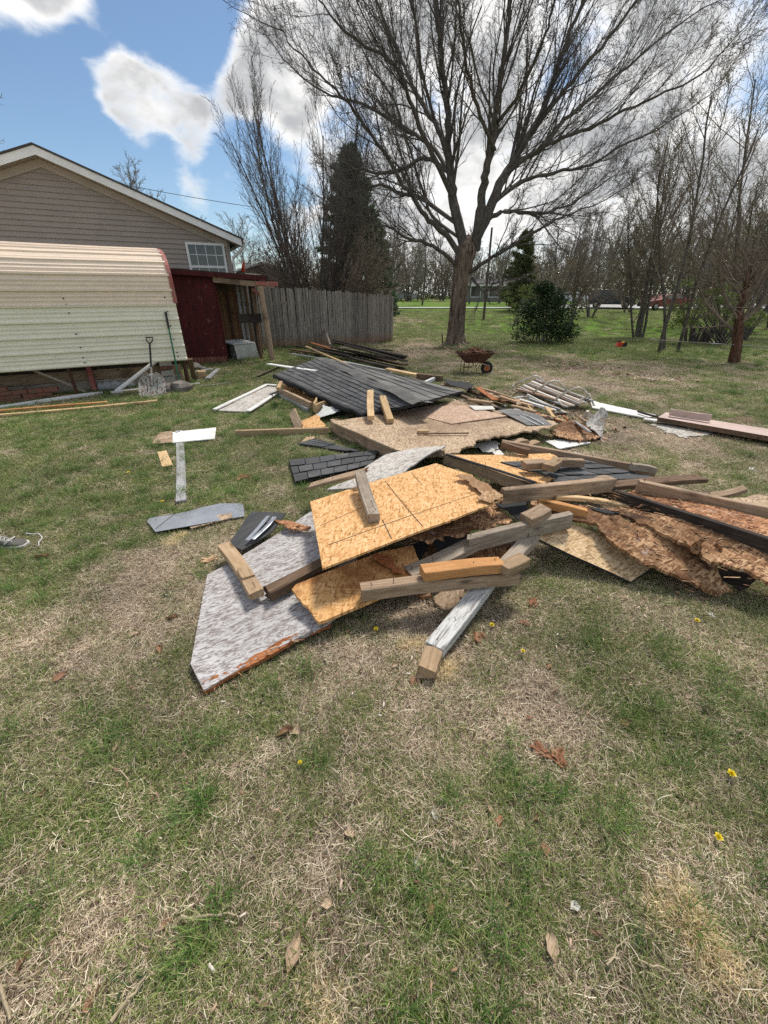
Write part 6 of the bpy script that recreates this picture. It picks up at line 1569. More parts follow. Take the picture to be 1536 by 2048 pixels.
# --- folding lounger frame with slats
def lounger():
    root = empty('lounger_frame', P(1110, 800, 0), 'wrecked garden lounger with three bent white tube loops', 'lounger')
    loops = [[(1026,772,.10),(1045,762,.22),(1067,752,.34),(1074,752,.34),(1083,759,.28),(1092,768,.2)],
             [(1064,786,.10),(1080,775,.24),(1098,765,.36),(1108,761,.38),(1116,763,.36),(1126,772,.28),(1135,783,.16)],
             [(1113,796,.16),(1128,787,.26),(1146,778,.36),(1158,775,.38),(1167,779,.36),(1175,788,.26),(1173,794,.20),(1155,803,.12),(1136,814,.05),(1127,813,.06),(1119,805,.10),(1113,796,.16)],
             [(1177,789,.24),(1183,800,.12),(1191,817,.02)]]
    for lp in loops: child_world(MB().tube([P(*q) for q in lp], .016, 8).build('tube_loop', M['tube'], smooth=True), root)
    a0, a1 = (1040, 770), (1135, 818); b0, b1 = (1072, 755), (1185, 806)
    n = 9
    for i in range(n):
        t = i / (n - 1); x0 = a0[0] + (b0[0]-a0[0])*t; y0 = a0[1] + (b0[1]-a0[1])*t; x1 = a1[0] + (b1[0]-a1[0])*t; y1 = a1[1] + (b1[1]-a1[1])*t
        o = beam3('slat', P(x0, y0 + 4, .10 + .07 * t), P(x1, y1 - 4, .07 + .09 * t), .045, .02, ('greytrim', 'weather', 'whitetrim', 'brown')[i % 4]); child_world(o, root)
    child_world(beam3('rail', P(1034,778,.10), P(1112,800,.10), .05, .03, 'osbpink'), root)
    for q in ((1026,773,.1), (1178,790,.25), (1127,826,.06)): child_world(MB().lathe([(.02, -.02), (.03, 0), (.02, .02)], P(*q), n=8).build('end_cap', M['tube']), root)
lounger()
# --- white boards and pink panel at the right
sheet('white_board', 'long clean white board lying on the grass right of the lounger', 'board', [(1180,800),(1200,806),(1312,829),(1296,836),(1184,815)], .05, .018, 'whitetrim', 0, .002, .003, seed=23, foot=True)
pk, _ = sheet('pink_board', 'wide pinkish panel with thick dirty edge at the right of the lawn', 'panel', [(1316,834),(1332,825),(1600,867),(1600,884)], [.13,.13,.13,.13], .06, 'pinkboard', 0, .002, .004, seed=24, edge_mat='brown')
beam('pink_upright', (1340,824,.19), (1422,836,.19), .03, .09, 'pinkboard', 'narrow pinkish board standing on edge on the pink panel', 'board')
beam('white_lath', (1290,838,.06), (1515,874,.06), .10, .02, 'whitetrim', 'long narrow white lath under the near edge of the pink panel', 'board', rag=.02)
beam('black_batten', (1500,872,.05), (1610,884,.05), .10, .06, 'dark', 'black batten under the right end of the pink panel', 'batten')
beam('dark_lath', (1276,823,.08), (1335,838,.10), .04, .02, 'dark', 'thin dark lath across the end of the long white board', 'board')
sheet('shredded_board', 'shredded pale board scraps in the grass below the white lath', 'board scrap', [(1300,845),(1340,848),(1420,862),(1418,869),(1370,876),(1330,864)], .03, .01, 'cream', 10, .03, .004, seed=25)
sheet('soil_mat', 'low reddish brown felt mat behind the pink panel', 'felt', [(1440,836),(1480,832),(1530,846),(1500,852)], .03, .01, 'brown', 0, .02, seed=26)

# --- second frame: orange strand board, rails and shingles
sheet('osb_sheet', 'narrow bright strand board strip in the middle frame of the pile', 'board', [(893,908),(1000,908),(1100,906),(1122,920),(1000,924),(1110,957),(1068,968)], [.28,.28,.26,.25,.26,.26,.28], .014, 'osb', 25, [.002,.004,.01,.01,.004,.02,.002], .004, seed=27)
shroot = empty('shingle_piece', P(1150, 940, 0), 'black shingled piece lying under the crossed rails right of centre', 'shingles')
qq = [P(1118,969,.24), P(1000,925,.27), P(1160,919,.22), P(1310,958,.16)]
dn = Vector((0, 0, -.014)); deck_grid(shroot, qq, .004, 'paper', .012, 8)
shingles(shroot, qq, 4, 6, 'shingle', 44, .006, .004)
beam('frame_rail', (890,916,.26), (1068,980,.26), .045, .10, 'weather', 'weathered rail along the near side of the bright strand board strip', 'rail')
beam('rail_felt', (893,909,.325), (1070,965,.325), .03, .012, 'paper', 'thin black felt line on top of the weathered rail', 'felt strip')
beam('frame_rail', (1003,888,.28), (1310,945,.16), .045, .085, 'weather', 'long back rail reaching right above the black shingled piece', 'rail')
beam('frame_rail', (1003,888,.34), (1058,904,.30), .05, .06, 'brown', 'short reddish rail doubled on the left end of the long back rail', 'rail')
beam('rail_splice', (1262,933,.24), (1310,941,.20), .05, .06, 'greywood', 'short splice block nailed at the right end of the long back rail', 'block')
beam('small_post', (1047,930,.34), (1092,927,.34), .09, .06, 'weather', 'short dark weathered block on the shingled piece, left one', 'block')
beam('small_post', (1095,936,.36), (1115,921,.36), .09, .06, 'tan', 'short pale block crossing the weathered block on the shingles', 'block')
beam('small_post', (1112,925,.32), (1165,926,.28), .06, .07, 'weather', 'longer weathered block right of the crossing pale block', 'block')
beam('heavy_rail', (1003,992,.43), (1220,969,.36), .05, .105, 'weather', 'heavy brown rail running right from the corner of the bright panel', 'rail')
beam('end_block', (1188,973,.36), (1222,969,.35), .07, .115, 'weather', 'block nailed across the right end of the heavy brown rail', 'block')
beam('flat_plank', (1220,972,.24), (1402,957,.16), .12, .04, 'brown', 'flat dark brown plank pointing right from the heavy rail', 'plank')
# --- main bright panel
mo, mf = sheet('osb_board', 'large bright strand board panel on top of the near pile', 'board', [(620,1001),(735,962),(872,923),(940,945),(1007,994),(985,1006),(850,1056),(645,1138)], [.33,.38,.40,.42,.44,.44,.42,.34], .014, 'osb', 24, [.002,.002,.005,.008,.012,.006,.003,.003], .010, seed=30, wfreq=2.2)
cr_, _ = sheet('rotten_corner', None, None, [(915,950),(945,950),(1006,993),(988,1003),(965,1000),(950,975)], [.436,.44,.455,.455,.45,.445], .002, 'osbcorner', 24, .018, .001, seed=130, step=.025); child_world(cr_, mo)
line_on(mo, mf, (770,962), (845,1053)); line_on(mo, mf, (765,1040), (783,1078)); line_on(mo, mf, (657,1090), (830,1028)); line_on(mo, mf, (830,1028), (960,985), .004); line_on(mo, mf, (640,1052), (722,1016), .004); line_on(mo, mf, (822,945), (845,970), .004)
beam('block_on_panel', (720,948,.475), (748,1036,.405), .075, .06, 'greywood', 'rough grey four by four block lying on the bright panel', 'block')
beam('splintered_plank', (622,972,.20), (724,945,.46), .09, .025, 'weather', 'splintered plank sticking out left under the grey block', 'plank', rag=.05, roll=.25)
# layer below
sheet('osb_board', 'ragged brown strand board sheet right below the bright panel', 'board', [(820,1072),(860,1040),(985,1002),(1025,1040),(985,1052),(930,1062),(870,1076)], [.30,.30,.32,.30,.3,.3,.3], .014, 'osbrot', 20, [.004,.004,.004,.02,.03,.03,.03], .004, seed=31)
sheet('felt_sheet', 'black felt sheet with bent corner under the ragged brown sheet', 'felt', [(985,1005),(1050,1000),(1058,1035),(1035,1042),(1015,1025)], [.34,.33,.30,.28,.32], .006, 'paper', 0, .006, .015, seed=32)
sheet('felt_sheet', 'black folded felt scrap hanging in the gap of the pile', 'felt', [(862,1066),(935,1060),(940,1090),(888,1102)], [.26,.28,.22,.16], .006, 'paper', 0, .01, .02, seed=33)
sheet('felt_sheet', 'long black strip standing in for shade along the bright panel edge', 'felt', [(640,1150),(790,1085),(860,1060),(830,1135),(780,1130)], [.16,.20,.24,.10,.12], .006, 'paper', 0, .01, .02, seed=34)  # black sheet paints the shadowed gap below the panel edge
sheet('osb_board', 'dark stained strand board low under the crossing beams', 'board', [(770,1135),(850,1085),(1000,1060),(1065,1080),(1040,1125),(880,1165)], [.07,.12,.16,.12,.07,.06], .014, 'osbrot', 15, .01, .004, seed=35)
beam('grey_beam', (935,1088,.24), (1138,1040,.30), .05, .11, 'greywood', 'grey weathered beam crossing the near pile toward the right', 'beam', rag=.02)
beam('grey_beam', (815,1150,.15), (950,1085,.22), .11, .05, 'greywood', 'wide grey broken beam end under the bright panel', 'beam', rag=.05)
beam('wood_wedge', (1052,1040,.34), (1090,1020,.36), .10, .06, 'weather', 'short weathered wedge on the grey beam near the black felt', 'block')
beam('short_stud', (1075,1004,.34), (1172,1028,.30), .05, .06, 'orange', 'yellow orange stud lying above the rotten sheets', 'stud')
beam('thin_lath', (1110,994,.36), (1256,1013,.30), .05, .03, 'fresh', 'pale thin lath pointing right above the rotten sheets', 'lath')
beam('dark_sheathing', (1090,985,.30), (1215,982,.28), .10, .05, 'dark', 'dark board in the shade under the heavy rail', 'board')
# --- right hand rotten sheets
lo_, lf = sheet('green_edged_board', 'strand board with dark green edge under the rotten sheets', 'board', [(1050,1066),(1110,1036),(1200,1070),(1310,1128),(1261,1164),(1150,1112)], [.22,.26,.2,.07,.05,.14], .016, 'osblow', -32, .002, .004, seed=36, edge_mat='paper')
sheet('rotten_sheet', 'rotten delaminated strand board sheet with torn near edge', 'board', [(1062,1002),(1130,1000),(1240,1030),(1360,1070),(1410,1130),(1465,1180),(1440,1186),(1405,1168),(1310,1126),(1222,1078),(1198,1050),(1128,1034)],
   [.30,.32,.32,.26,.2,.06,.05,.08,.16,.24,.28,.28], .02, 'osbrot', -30, [.01,.01,.018,.018,.018,.02,.012,.012,.012,.014,.014,.012], .006, seed=37, rough=.003)
sheet('rotten_sheet', 'upper rotten strand board sheet with curled torn hole at its edge', 'board', [(1170,1010),(1262,1014),(1400,1045),(1540,1085),(1640,1120),(1640,1190),(1545,1160),(1436,1126),(1400,1102),(1362,1082),(1312,1060),(1250,1030)],
   [.33,.33,.32,.3,.26,.16,.20,.24,.25,.26,.30,.32], .02, 'osbrot', -30, [.01,.004,.004,.004,.01,.014,.018,.02,.022,.018,.018,.014], .005, seed=38, rough=.003)
for i, (a, zz, lab) in enumerate((([(1352,1092),(1385,1078),(1405,1095),(1402,1112),(1372,1108)], [.20,.32,.30,.2,.16], 'curled bark like flap at the torn hole of the rotten sheet'),
     ([(1412,1112),(1440,1106),(1450,1122),(1432,1130)], [.16,.24,.2,.14], 'orange torn flap right of the curled flap'),
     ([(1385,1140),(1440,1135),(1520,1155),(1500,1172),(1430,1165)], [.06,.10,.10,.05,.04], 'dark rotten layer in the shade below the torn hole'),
     ([(1300,1086),(1350,1085),(1362,1108),(1330,1100)], [.2,.24,.2,.18], 'thin peeled layer along the torn edge'))):
    sheet('torn_flap', lab, 'board scrap', a, zz, .008, ('osbrot', 'osbred', 'dark', 'osbrot')[i], -30, .014, .02, seed=50 + i)
sheet('felt_sheet', 'narrow black felt strip showing between the two rotten sheets', 'felt', [(1178,1010),(1245,1014),(1240,1022),(1215,1022)], .335, .006, 'paper', 0, .006, seed=55)
sheet('rotten_sheet', 'reddish rotten strand board between the black rail and the brown rail', 'board', [(1240,988),(1282,975),(1400,1005),(1540,1040),(1640,1060),(1640,1120),(1540,1085),(1400,1040)], [.24,.24,.22,.2,.18,.2,.22,.24], .016, 'osbred', -25, .004, .004, seed=39)
beam('black_rail', (1222,992,.34), (1640,1128,.28), .045, .11, 'dark', 'long black charred looking rail between the two rotten sheets', 'rail', rag=.03)
beam('brown_rail', (1275,972,.28), (1640,1046,.18), .05, .10, 'weather', 'long brown rail along the far side of the reddish rotten sheet', 'rail')
beam('brown_board', (1425,992,.10), (1490,978,.20), .10, .03, 'weather', 'short brown board tilted up behind the brown rail', 'board')
sheet('pale_chip_board', 'pale flaky strand board scrap behind the right end of the brown rail', 'board scrap', [(1460,1000),(1520,992),(1550,1010),(1540,1022)], .06, .012, 'osbfade', 0, .015, seed=40)
# --- lower left: painted sheets
wo_, wf = sheet('painted_board', 'large pointed white painted strand board panel nearest the camera', 'board', [(620,1022),(655,1020),(720,1130),(700,1205),(654,1246),(529,1306),(407,1379),(381,1327),(415,1150),(459,1127)], [.14,.16,.14,.08,.07,.06,.05,.05,.07,.08], .022, 'whiteosb', 30, [.002,.002,.002,.002,.003,.004,.003,.002,.003,.003], .003, seed=60, foot=True)
# rotten exposed edge strip along the near side
sheet('rotten_edge', 'orange rotten strip along the near edge of the painted panel', 'board edge', [(655,1236),(662,1247),(530,1314),(409,1384),(402,1366),(450,1345),(530,1300)], [.066,.055,.045,.035,.045,.055,.062], .02, 'redrot', 30, .007, .003, seed=61, step=.02, rough=.003)
sheet('shingle_roll', 'curved black shingle piece with silver flashing beside the painted panel', 'shingle piece', [(456,1086),(503,1028),(572,1029),(545,1062),(484,1101)], [.10,.12,.16,.14,.11], .008, 'shingle', 40, .003, .012, seed=62, wfreq=7)
beam('flashing', (494,1081,.15), (536,1032,.19), .028, .006, 'galv', 'inner silver flashing strip on the curved black shingle piece', 'flashing')
beam('flashing', (505,1078,.15), (549,1034,.19), .028, .006, 'galv', 'outer silver flashing strip on the curved black shingle piece', 'flashing')
sheet('rotten_sliver', 'rotten brown strand board sliver lying above the painted panel', 'sliver', [(541,1038),(578,1041),(622,1053),(615,1061),(582,1057)], .165, .012, 'osbred', 0, .008, .004, seed=91)
beam('tan_stud', (449,1092,.12), (513,1190,.14), .085, .045, 'tan', 'tan stud with a knot lying across the left of the painted panel', 'stud')
beam('stud_block', (487,1140,.15), (499,1160,.15), .07, .05, 'tan', 'short knotty block against the side of the tan stud', 'block')
beam('brown_beam', (535,1188,.13), (710,1095,.16), .08, .06, 'brown', 'dark brown beam running from the tan stud under the bright panel', 'beam', rag=.015)
so_, sf = sheet('rounded_board', 'stained orange strand board with rounded end below the bright panel', 'board', [(584,1182),(592,1172),(646,1150),(760,1105),(825,1090),(850,1140),(830,1168),(760,1195),(648,1244),(637,1246),(628,1236)], [.17,.17,.18,.2,.2,.16,.14,.13,.12,.12,.13], .02, 'osbwet', 22, [.004,.004,.003,.003,.01,.02,.004,.003,.006,.006,.006], .006, seed=63)
sheet('dark_flakes', 'peeled dark flakes on the stained orange board', 'flakes', [(748,1118),(765,1112),(800,1135),(812,1150),(785,1145)], [.215,.22,.19,.18,.185], .006, 'redrot', 10, .014, .003, seed=64)
beam('long_beam', (722,1184,.20), (1033,1153,.18), .07, .08, 'weather', 'long weathered beam lying across the front of the pile', 'beam')
beam('orange_stud', (845,1146,.285), (1002,1130,.265), .085, .06, 'orange', 'short clean orange stud on top of the long weathered beam', 'stud')
beam('small_block', (1003,1139,.27), (1048,1118,.26), .085, .05, 'tan', 'small tan block touching the right end of the orange stud', 'block')
beam('white_post', (985,1150,.10), (868,1300,.075), .095, .06, 'whitewood', 'long post with peeling white paint pointing at the camera', 'post')
beam('post_tip', (868,1300,.075), (853,1348,.055), .09, .055, 'tan', 'bare wooden cut end of the peeling white post', 'post end', rag=.02)
beam('dark_post', (1064,1075,.20), (988,1160,.12), .09, .06, 'greywood', 'grey upper post in line with the peeling white post', 'post')
sheet('chunk_board', 'crumbling pale strand board chunk under the long beam', 'board chunk', [(868,1194),(900,1176),(935,1172),(928,1192),(905,1215),(885,1218),(870,1205)], [.05,.09,.09,.06,.03,.03,.04], .025, 'osbfade', 30, .014, .01, seed=65, rough=.005)
sheet('chunk_board', 'dark splintery chunk left of the crumbling pale chunk', 'board chunk', [(815,1182),(860,1178),(868,1200),(845,1195)], [.05,.07,.04,.04], .02, 'osbrot', 30, .014, .01, seed=66, rough=.004)
# --- things lying left on the grass
mt_, mtf = sheet('flashing_sheet', 'wide grey metal flashing sheet lying on the grass', 'flashing', [(294,1042),(298,1035),(376,1022),(406,1014),(440,1007),(486,1006),(489,1031),(376,1054),(311,1064)], .035, .003, 'galv', 10, .002, .004, seed=70, foot=True, wfreq=9)
ins, _ = sheet('wood_insert', 'thin dirty board lying on the metal flashing sheet', 'board', [(378,1047),(396,1035),(462,1024),(465,1033),(380,1053)], .045, .008, 'osbfade', 10, .003, seed=72)
line_on(mt_, mtf, (311,1058), (350,1027), .008, name='crease'); 
beam('grey_board', (358,862,.035), (362,1003,.035), .085, .02, 'greytrim', 'long grey board pointing at the camera on the left lawn', 'board')
FOOT.append([(p.x, p.y) for p in (P(352,862), P(366,862), P(370,1003), P(354,1003))])
sheet('white_offcut', 'white painted piece of board lying across the end of the grey board', 'board', [(345,864),(432,855),(429,877),(345,886)], .045, .012, 'whitetrim', 5, .003, seed=73, foot=True)
sheet('bare_offcut', 'bare wood torn piece of board left of the white painted piece', 'board', [(304,888),(318,864),(344,861),(344,886)], .04, .012, 'osbfade', 5, .008, seed=74, foot=True)
sheet('plywood_offcut', 'small pale rectangular plywood offcut left of the grey board', 'board', [(315,905),(333,902),(346,930),(324,933)], .035, .012, 'fresh', 70, .003, seed=75, foot=True)
beam('long_board', (-40,834,.05), (315,802,.05), .07, .035, 'fresh', 'longer of two pale boards lying along the metal shed', 'board')
beam('long_board', (-40,826,.05), (215,805,.05), .07, .035, 'orange', 'shorter browner board just behind the longer pale board', 'board')
for i, (x, y, s, lab, m) in enumerate(((484, 957, .11, 'orange rotten wood fragment on the grass left of the black shingles', 'chipred'), (419, 1040 + 82, .07, 'pale orange curl of wood left of the painted panel', 'chiptan'),
      (1067, 1206, .06, 'reddish brown rotten stick on the grass right of the white post', 'chipred'), (1050, 1247, .045, 'pinkish dead leaf like fragment right of the white post', 'leaf'), (957, 1275, .05, 'dark red splinter in the grass beside the white post', 'chipred'),
      (1080, 1497, .055, 'tall rotten orange wood fragment, left one of the foreground pair', 'chipred'), (1118, 1512, .06, 'crumbly dark orange fragment, right one of the foreground pair', 'chipred'), (997, 1641, .028, 'small bright orange wood chip in the foreground grass', 'chipred'),
      (1422, 1230, .03, 'white chip in the grass near the yellow flower at right', 'chipwhite'), (1502, 940, .07, 'white chip on the lawn at the right edge above the brown board', 'chipwhite'))):
    s *= .62; rr = random.Random(90 + i); c = P(x, y, .015); v = []; f = []; a0 = rr.uniform(0, 3.14)
    for k in range(16):
        a = a0 + rr.gauss(0, .45); l = s * rr.uniform(.35, 1.0); w = s * rr.uniform(.10, .28); tz = rr.uniform(-.15, .35); bx_, by_, bz_ = c.x + rr.gauss(0, s * .32), c.y + rr.gauss(0, s * .3), .012 + rr.uniform(0, s * .45)
        ux, uy, uz = math.cos(a) * l, math.sin(a) * l, tz * l; wx, wy, wz = -math.sin(a) * w, math.cos(a) * w, rr.uniform(-.5, .5) * w; th = rr.uniform(.002, .006) + s * .05; i0 = len(v)
        top = [(bx_-ux-wx*rr.uniform(0, .7), by_-uy-wy*.4, bz_-uz), (bx_+ux*rr.uniform(.5, .9)-wx, by_+uy*.7-wy, bz_+uz-wz), (bx_+ux+wx*rr.uniform(-.2, .5), by_+uy+wy*.3, bz_+uz+wz), (bx_-ux*.8+wx, by_-uy*.8+wy, bz_-uz+wz)]
        top = [(p_[0], p_[1], max(.008, p_[2])) for p_ in top]
        v += top + [(p_[0], p_[1], p_[2] - th) for p_ in top]; f += [(i0, i0+1, i0+2, i0+3), (i0+7, i0+6, i0+5, i0+4)] + [(i0+q, i0+q+4, i0+(q+1) % 4+4, i0+(q+1) % 4) for q in range(4)]
    o = link('wood_fragment', mesh_py('wood_fragment', v, f), M[m]); tag(o, lab, 'wood fragment')

# ================================================================== WHEELBARROW
def wheelbarrow():
    c = P(944, 748); c = Vector((c.x, c.y, 0)); s = 1.0
    root = empty('wheelbarrow', c, 'old rusty wheelbarrow full of leaves standing before the big tree', 'wheelbarrow', rz=0)
    L = lambda x, y, z: c + Vector((x, y, z))
    # tray
    top = [(-.44, -.30), (.46, -.24), (.46, .24), (-.44, .30)]; bot = [(-.22, -.19), (.24, -.16), (.24, .16), (-.22, .19)]
    zt = [.50, .53, .53, .50]; zb = .30
    v = [L(x, y, z) for (x, y), z in zip(top, zt)] + [L(x, y, zb) for x, y in bot]
    f = [(0, 1, 5, 4), (1, 2, 6, 5), (2, 3, 7, 6), (3, 0, 4, 7), (4, 5, 6, 7)]
    o = child_world(link('tray', mesh_py('tray', v, f), M['rust']), root); o.modifiers.new('t', 'SOLIDIFY').thickness = .008
    child_world(MB().tube([v[0], v[1], v[2], v[3], v[0]], .012, 6).build('tray_rim', M['rust']), root)
    # leaves
    rr = random.Random(3); vv = []; ff = []
    for i in range(260):
        x, y = rr.gauss(0, .17), rr.gauss(0, .11); z = .50 + .10 * math.exp(-(x*x + y*y) / .04) + rr.uniform(-.02, .03); u = norm3(rr.gauss(0, 1), rr.gauss(0, 1), rr.gauss(0, .5)); w = perp_dir(rr, u, 1.57); q = .035; i0 = len(vv)
        p = L(x, y, z); vv += [p - Vector(u)*q, p + Vector(w)*q*.6, p + Vector(u)*q, p - Vector(w)*q*.6]; ff.append((i0, i0+1, i0+2, i0+3))
    o = child_world(link('leaf_load', mesh_py('leaf_load', vv, ff), M['leaf']), root); o['kind'] = 'stuff'
    for sy in (-1, 1):
        child_world(MB().tube([L(.42, sy*.06, .20), L(.20, sy*.15, .27), L(-.30, sy*.22, .40), L(-.74, sy*.30, .60 + .02)], .016, 7).build('handle', M['weather']), root)
        child_world(MB().tube([L(-.05, sy*.20, .32), L(-.07, sy*.25, .02), L(-.16, sy*.24, .01)], .010, 6).build('leg', M['rust']), root)
        child_world(MB().tube([L(-.26, sy*.20, .38), L(-.27, sy*.25, .02), L(-.07, sy*.25, .02)], .010, 6).build('leg', M['rust']), root)
        child_world(MB().tube([L(.02, sy*.14, .30), L(.08, sy*.16, .10), L(.16, sy*.12, .26)], .009, 6).build('brace', M['rust']), root)
    child_world(MB().box(L(-.17, -.22, .20), (.24, .012, .03)).build('cross_brace', M['rust']), root)
    rot = Matrix.Rotation(math.pi/2, 3, 'X'); wc = L(.36, -.02, .155)
    wh = child_world(MB().lathe([(.085, -.032), (.13, -.04), (.152, -.02), (.155, 0), (.152, .02), (.13, .04), (.085, .032)], wc, n=28, rot=rot).build('wheel', M['rubber'], smooth=True), root)
    r_ = MB().lathe([(.012, -.045), (.03, -.04), (.09, -.030), (.09, .030), (.03, .04), (.012, .045)], wc, n=24, rot=rot).build('rim', M['rim']); r_.parent = wh; r_.matrix_parent_inverse = Matrix.Identity(4)
wheelbarrow(); bpy.data.objects['wheelbarrow'].scale = (.88, .88, .9)
def red_toy():
    b = P(1237, 695); root = empty('toy', b, 'small red and black toy lying on the shaded lawn at the right', 'toy')
    child_world(MB().box(b + Vector((0, 0, .09)), (.16, .14, .16), Matrix.Rotation(.5, 3, 'Y')).build('toy_body', M['redpl']), root)
    child_world(MB().lathe([(.04, -.04), (.09, -.04), (.09, .04), (.04, .04)], b + Vector((.17, 0, .09)), n=14, rot=Matrix.Rotation(math.pi/2, 3, 'X')).build('toy_wheel', M['black']), root)
    child_world(MB().box(b + Vector((.09, -.02, .15)), (.12, .06, .06), Matrix.Rotation(-.5, 3, 'Y')).build('toy_handle', M['yellowpl']), root)
    child_world(MB().box(b + Vector((-.02, 0, .2)), (.08, .05, .05)).build('toy_grip', M['black']), root)
red_toy()
sheet('plastic_tray', 'flat white object lying by the stump clump', 'lid', [(1420,684),(1437,683),(1440,687),(1424,688)], .05, .03, 'metalwhite', 0, .003, seed=80)
pts = [P(1300 + i * 30, 679 + i * 1.9, .45 - .02 * math.sin(i)) for i in range(12)]
o = MB().tube(pts, .008, 5).build('garden_wire', M['steel']); tag(o, 'thin pale wire stretched between the right hand trees', 'wire')
beam('tree_tool', (884,668,.55), (886,690,.05), .03, .03, 'rust', 'rusty hook shaped iron leaning at the left foot of the big tree', 'tool')

# ================================================================== GRASS
def blade_mesh(name, seed, n, rad, kind):
    r = np.random.RandomState(seed); th = r.rand(n) * 6.283; q = rad * np.sqrt(r.rand(n)); bx, by = np.cos(th) * q, np.sin(th) * q
    hd = r.rand(n) * 6.283; ns = 4
    if kind == 'dead': L = r.uniform(.03, .085, n); rise = r.uniform(.0, .45, n) ** 1.5; w = r.uniform(.0011, .0026, n); curl = r.normal(0, 1.1, n); z0 = r.uniform(.0, .018, n)
    elif kind == 'green': L = r.uniform(.03, .075, n); rise = r.uniform(.35, 1.25, n); w = r.uniform(.0014, .0030, n); curl = r.normal(0, .5, n); z0 = r.uniform(0, .006, n)
    elif kind == 'tuft': L = r.uniform(.07, .15, n); rise = r.uniform(.6, 1.35, n); w = r.uniform(.0018, .0036, n); curl = r.normal(0, .4, n); z0 = np.zeros(n)
    elif kind == 'weed': L = r.uniform(.02, .05, n); rise = r.uniform(.05, .5, n); w = r.uniform(.004, .008, n); curl = r.normal(0, .3, n); z0 = r.uniform(.005, .02, n)
    else: L = r.uniform(.05, .12, n); rise = r.uniform(.3, 1.2, n); w = r.uniform(.003, .0055, n); curl = r.normal(0, .6, n); z0 = r.uniform(0, .01, n)
    P_ = np.zeros((n, ns + 1, 3)); P_[:, 0] = np.stack([bx, by, z0], -1); h = hd.copy(); el = rise.copy()
    for i in range(ns):
        P_[:, i+1, 0] = P_[:, i, 0] + np.cos(h) * np.cos(el) * L / ns; P_[:, i+1, 1] = P_[:, i, 1] + np.sin(h) * np.cos(el) * L / ns
        P_[:, i+1, 2] = np.maximum(P_[:, i, 2] + np.sin(el) * L / ns, .001)
        h = h + curl / ns + r.normal(0, .15, n); el = el - (.9 if kind != 'tuft' else .7) * rise / ns * r.uniform(.4, 1.6, n) + (r.normal(0, .25, n) if kind in ('dead', 'straw') else 0)
    sx, sy = -np.sin(hd), np.cos(hd); V = np.zeros((n, ns * 2 + 1, 3)); R_ = np.repeat(r.rand(n)[:, None], ns * 2 + 1, 1)
    for i in range(ns):
        ww = w * (1 - .6 * (i / ns) ** 2)
        if kind == 'weed': ww = w * math.sin(math.pi * (i + .4) / (ns + .4))
        off = np.stack([sx * ww / 2, sy * ww / 2, r.normal(0, .3, n) * ww], -1); V[:, 2*i] = P_[:, i] - off; V[:, 2*i+1] = P_[:, i] + off
    V[:, -1] = P_[:, -1]; k = ns * 2 + 1; tri = []
    for i in range(ns - 1): a = 2*i; tri += [(a, a+1, a+3), (a, a+3, a+2)]
    tri.append((2*ns-2, 2*ns-1, 2*ns)); tri = np.array(tri); Fq = (tri[None] + (np.arange(n) * k)[:, None, None]).reshape(-1, 3)
    return mesh_np(name, V.reshape(-1, 3), Fq, False, {'rnd': R_.ravel()})
def grassmat(name, stops, tr=.25):
    m, nt, b = newmat(name)
    at = N(nt, 'ShaderNodeAttribute'); at.attribute_name = 'rnd'
    col = rampn(nt, at.outputs['Fac'], stops)
    v = N(nt, 'ShaderNodeNewGeometry').outputs['Position']
    n1 = noisen(nt, v, 1.1, 5, .65)
    s = N(nt, 'ShaderNodeMapRange'); s.inputs['From Min'].default_value = .3; s.inputs['From Max'].default_value = .7; s.inputs['To Min'].default_value = .68; s.inputs['To Max'].default_value = 1.25
    nt.links.new(n1, s.inputs['Value'])
    sc = N(nt, 'ShaderNodeVectorMath', operation='SCALE'); nt.links.new(col, sc.inputs[0]); nt.links.new(s.outputs[0], sc.inputs['Scale']); col = sc.outputs[0]
    nt.links.new(col, b.inputs['Base Color']); b.inputs['Roughness'].default_value = .6; b.inputs['Specular IOR Level'].default_value = .25
    t = N(nt, 'ShaderNodeBsdfTranslucent'); nt.links.new(col, t.inputs[0]); ms = N(nt, 'ShaderNodeMixShader'); ms.inputs[0].default_value = tr
    out = nt.nodes['Material Output']; nt.links.new(b.outputs[0], ms.inputs[1]); nt.links.new(t.outputs[0], ms.inputs[2]); nt.links.new(ms.outputs[0], out.inputs[0])
    return m
GM = {'dead': grassmat('dead_grass', [(0, (.07, .045, .03)), (.25, (.26, .18, .12)), (.55, (.58, .46, .33)), (.82, (.84, .72, .54)), (1, (.95, .87, .68))]),
      'green': grassmat('live_grass', [(0, (.07, .10, .028)), (.4, (.15, .21, .052)), (.7, (.24, .30, .08)), (.85, (.40, .40, .17)), (1, (.6, .54, .32))]),
      'tuft': grassmat('lush_grass', [(0, (.05, .11, .028)), (.5, (.10, .20, .04)), (.85, (.20, .31, .07)), (1, (.40, .38, .19))]),
      'weed': grassmat('weed_leaf', [(0, (.03, .06, .025)), (1, (.08, .13, .05))]),
      'straw': grassmat('straw_clump', [(0, (.5, .36, .18)), (.5, (.86, .69, .40)), (1, (.98, .88, .62))], .35)}
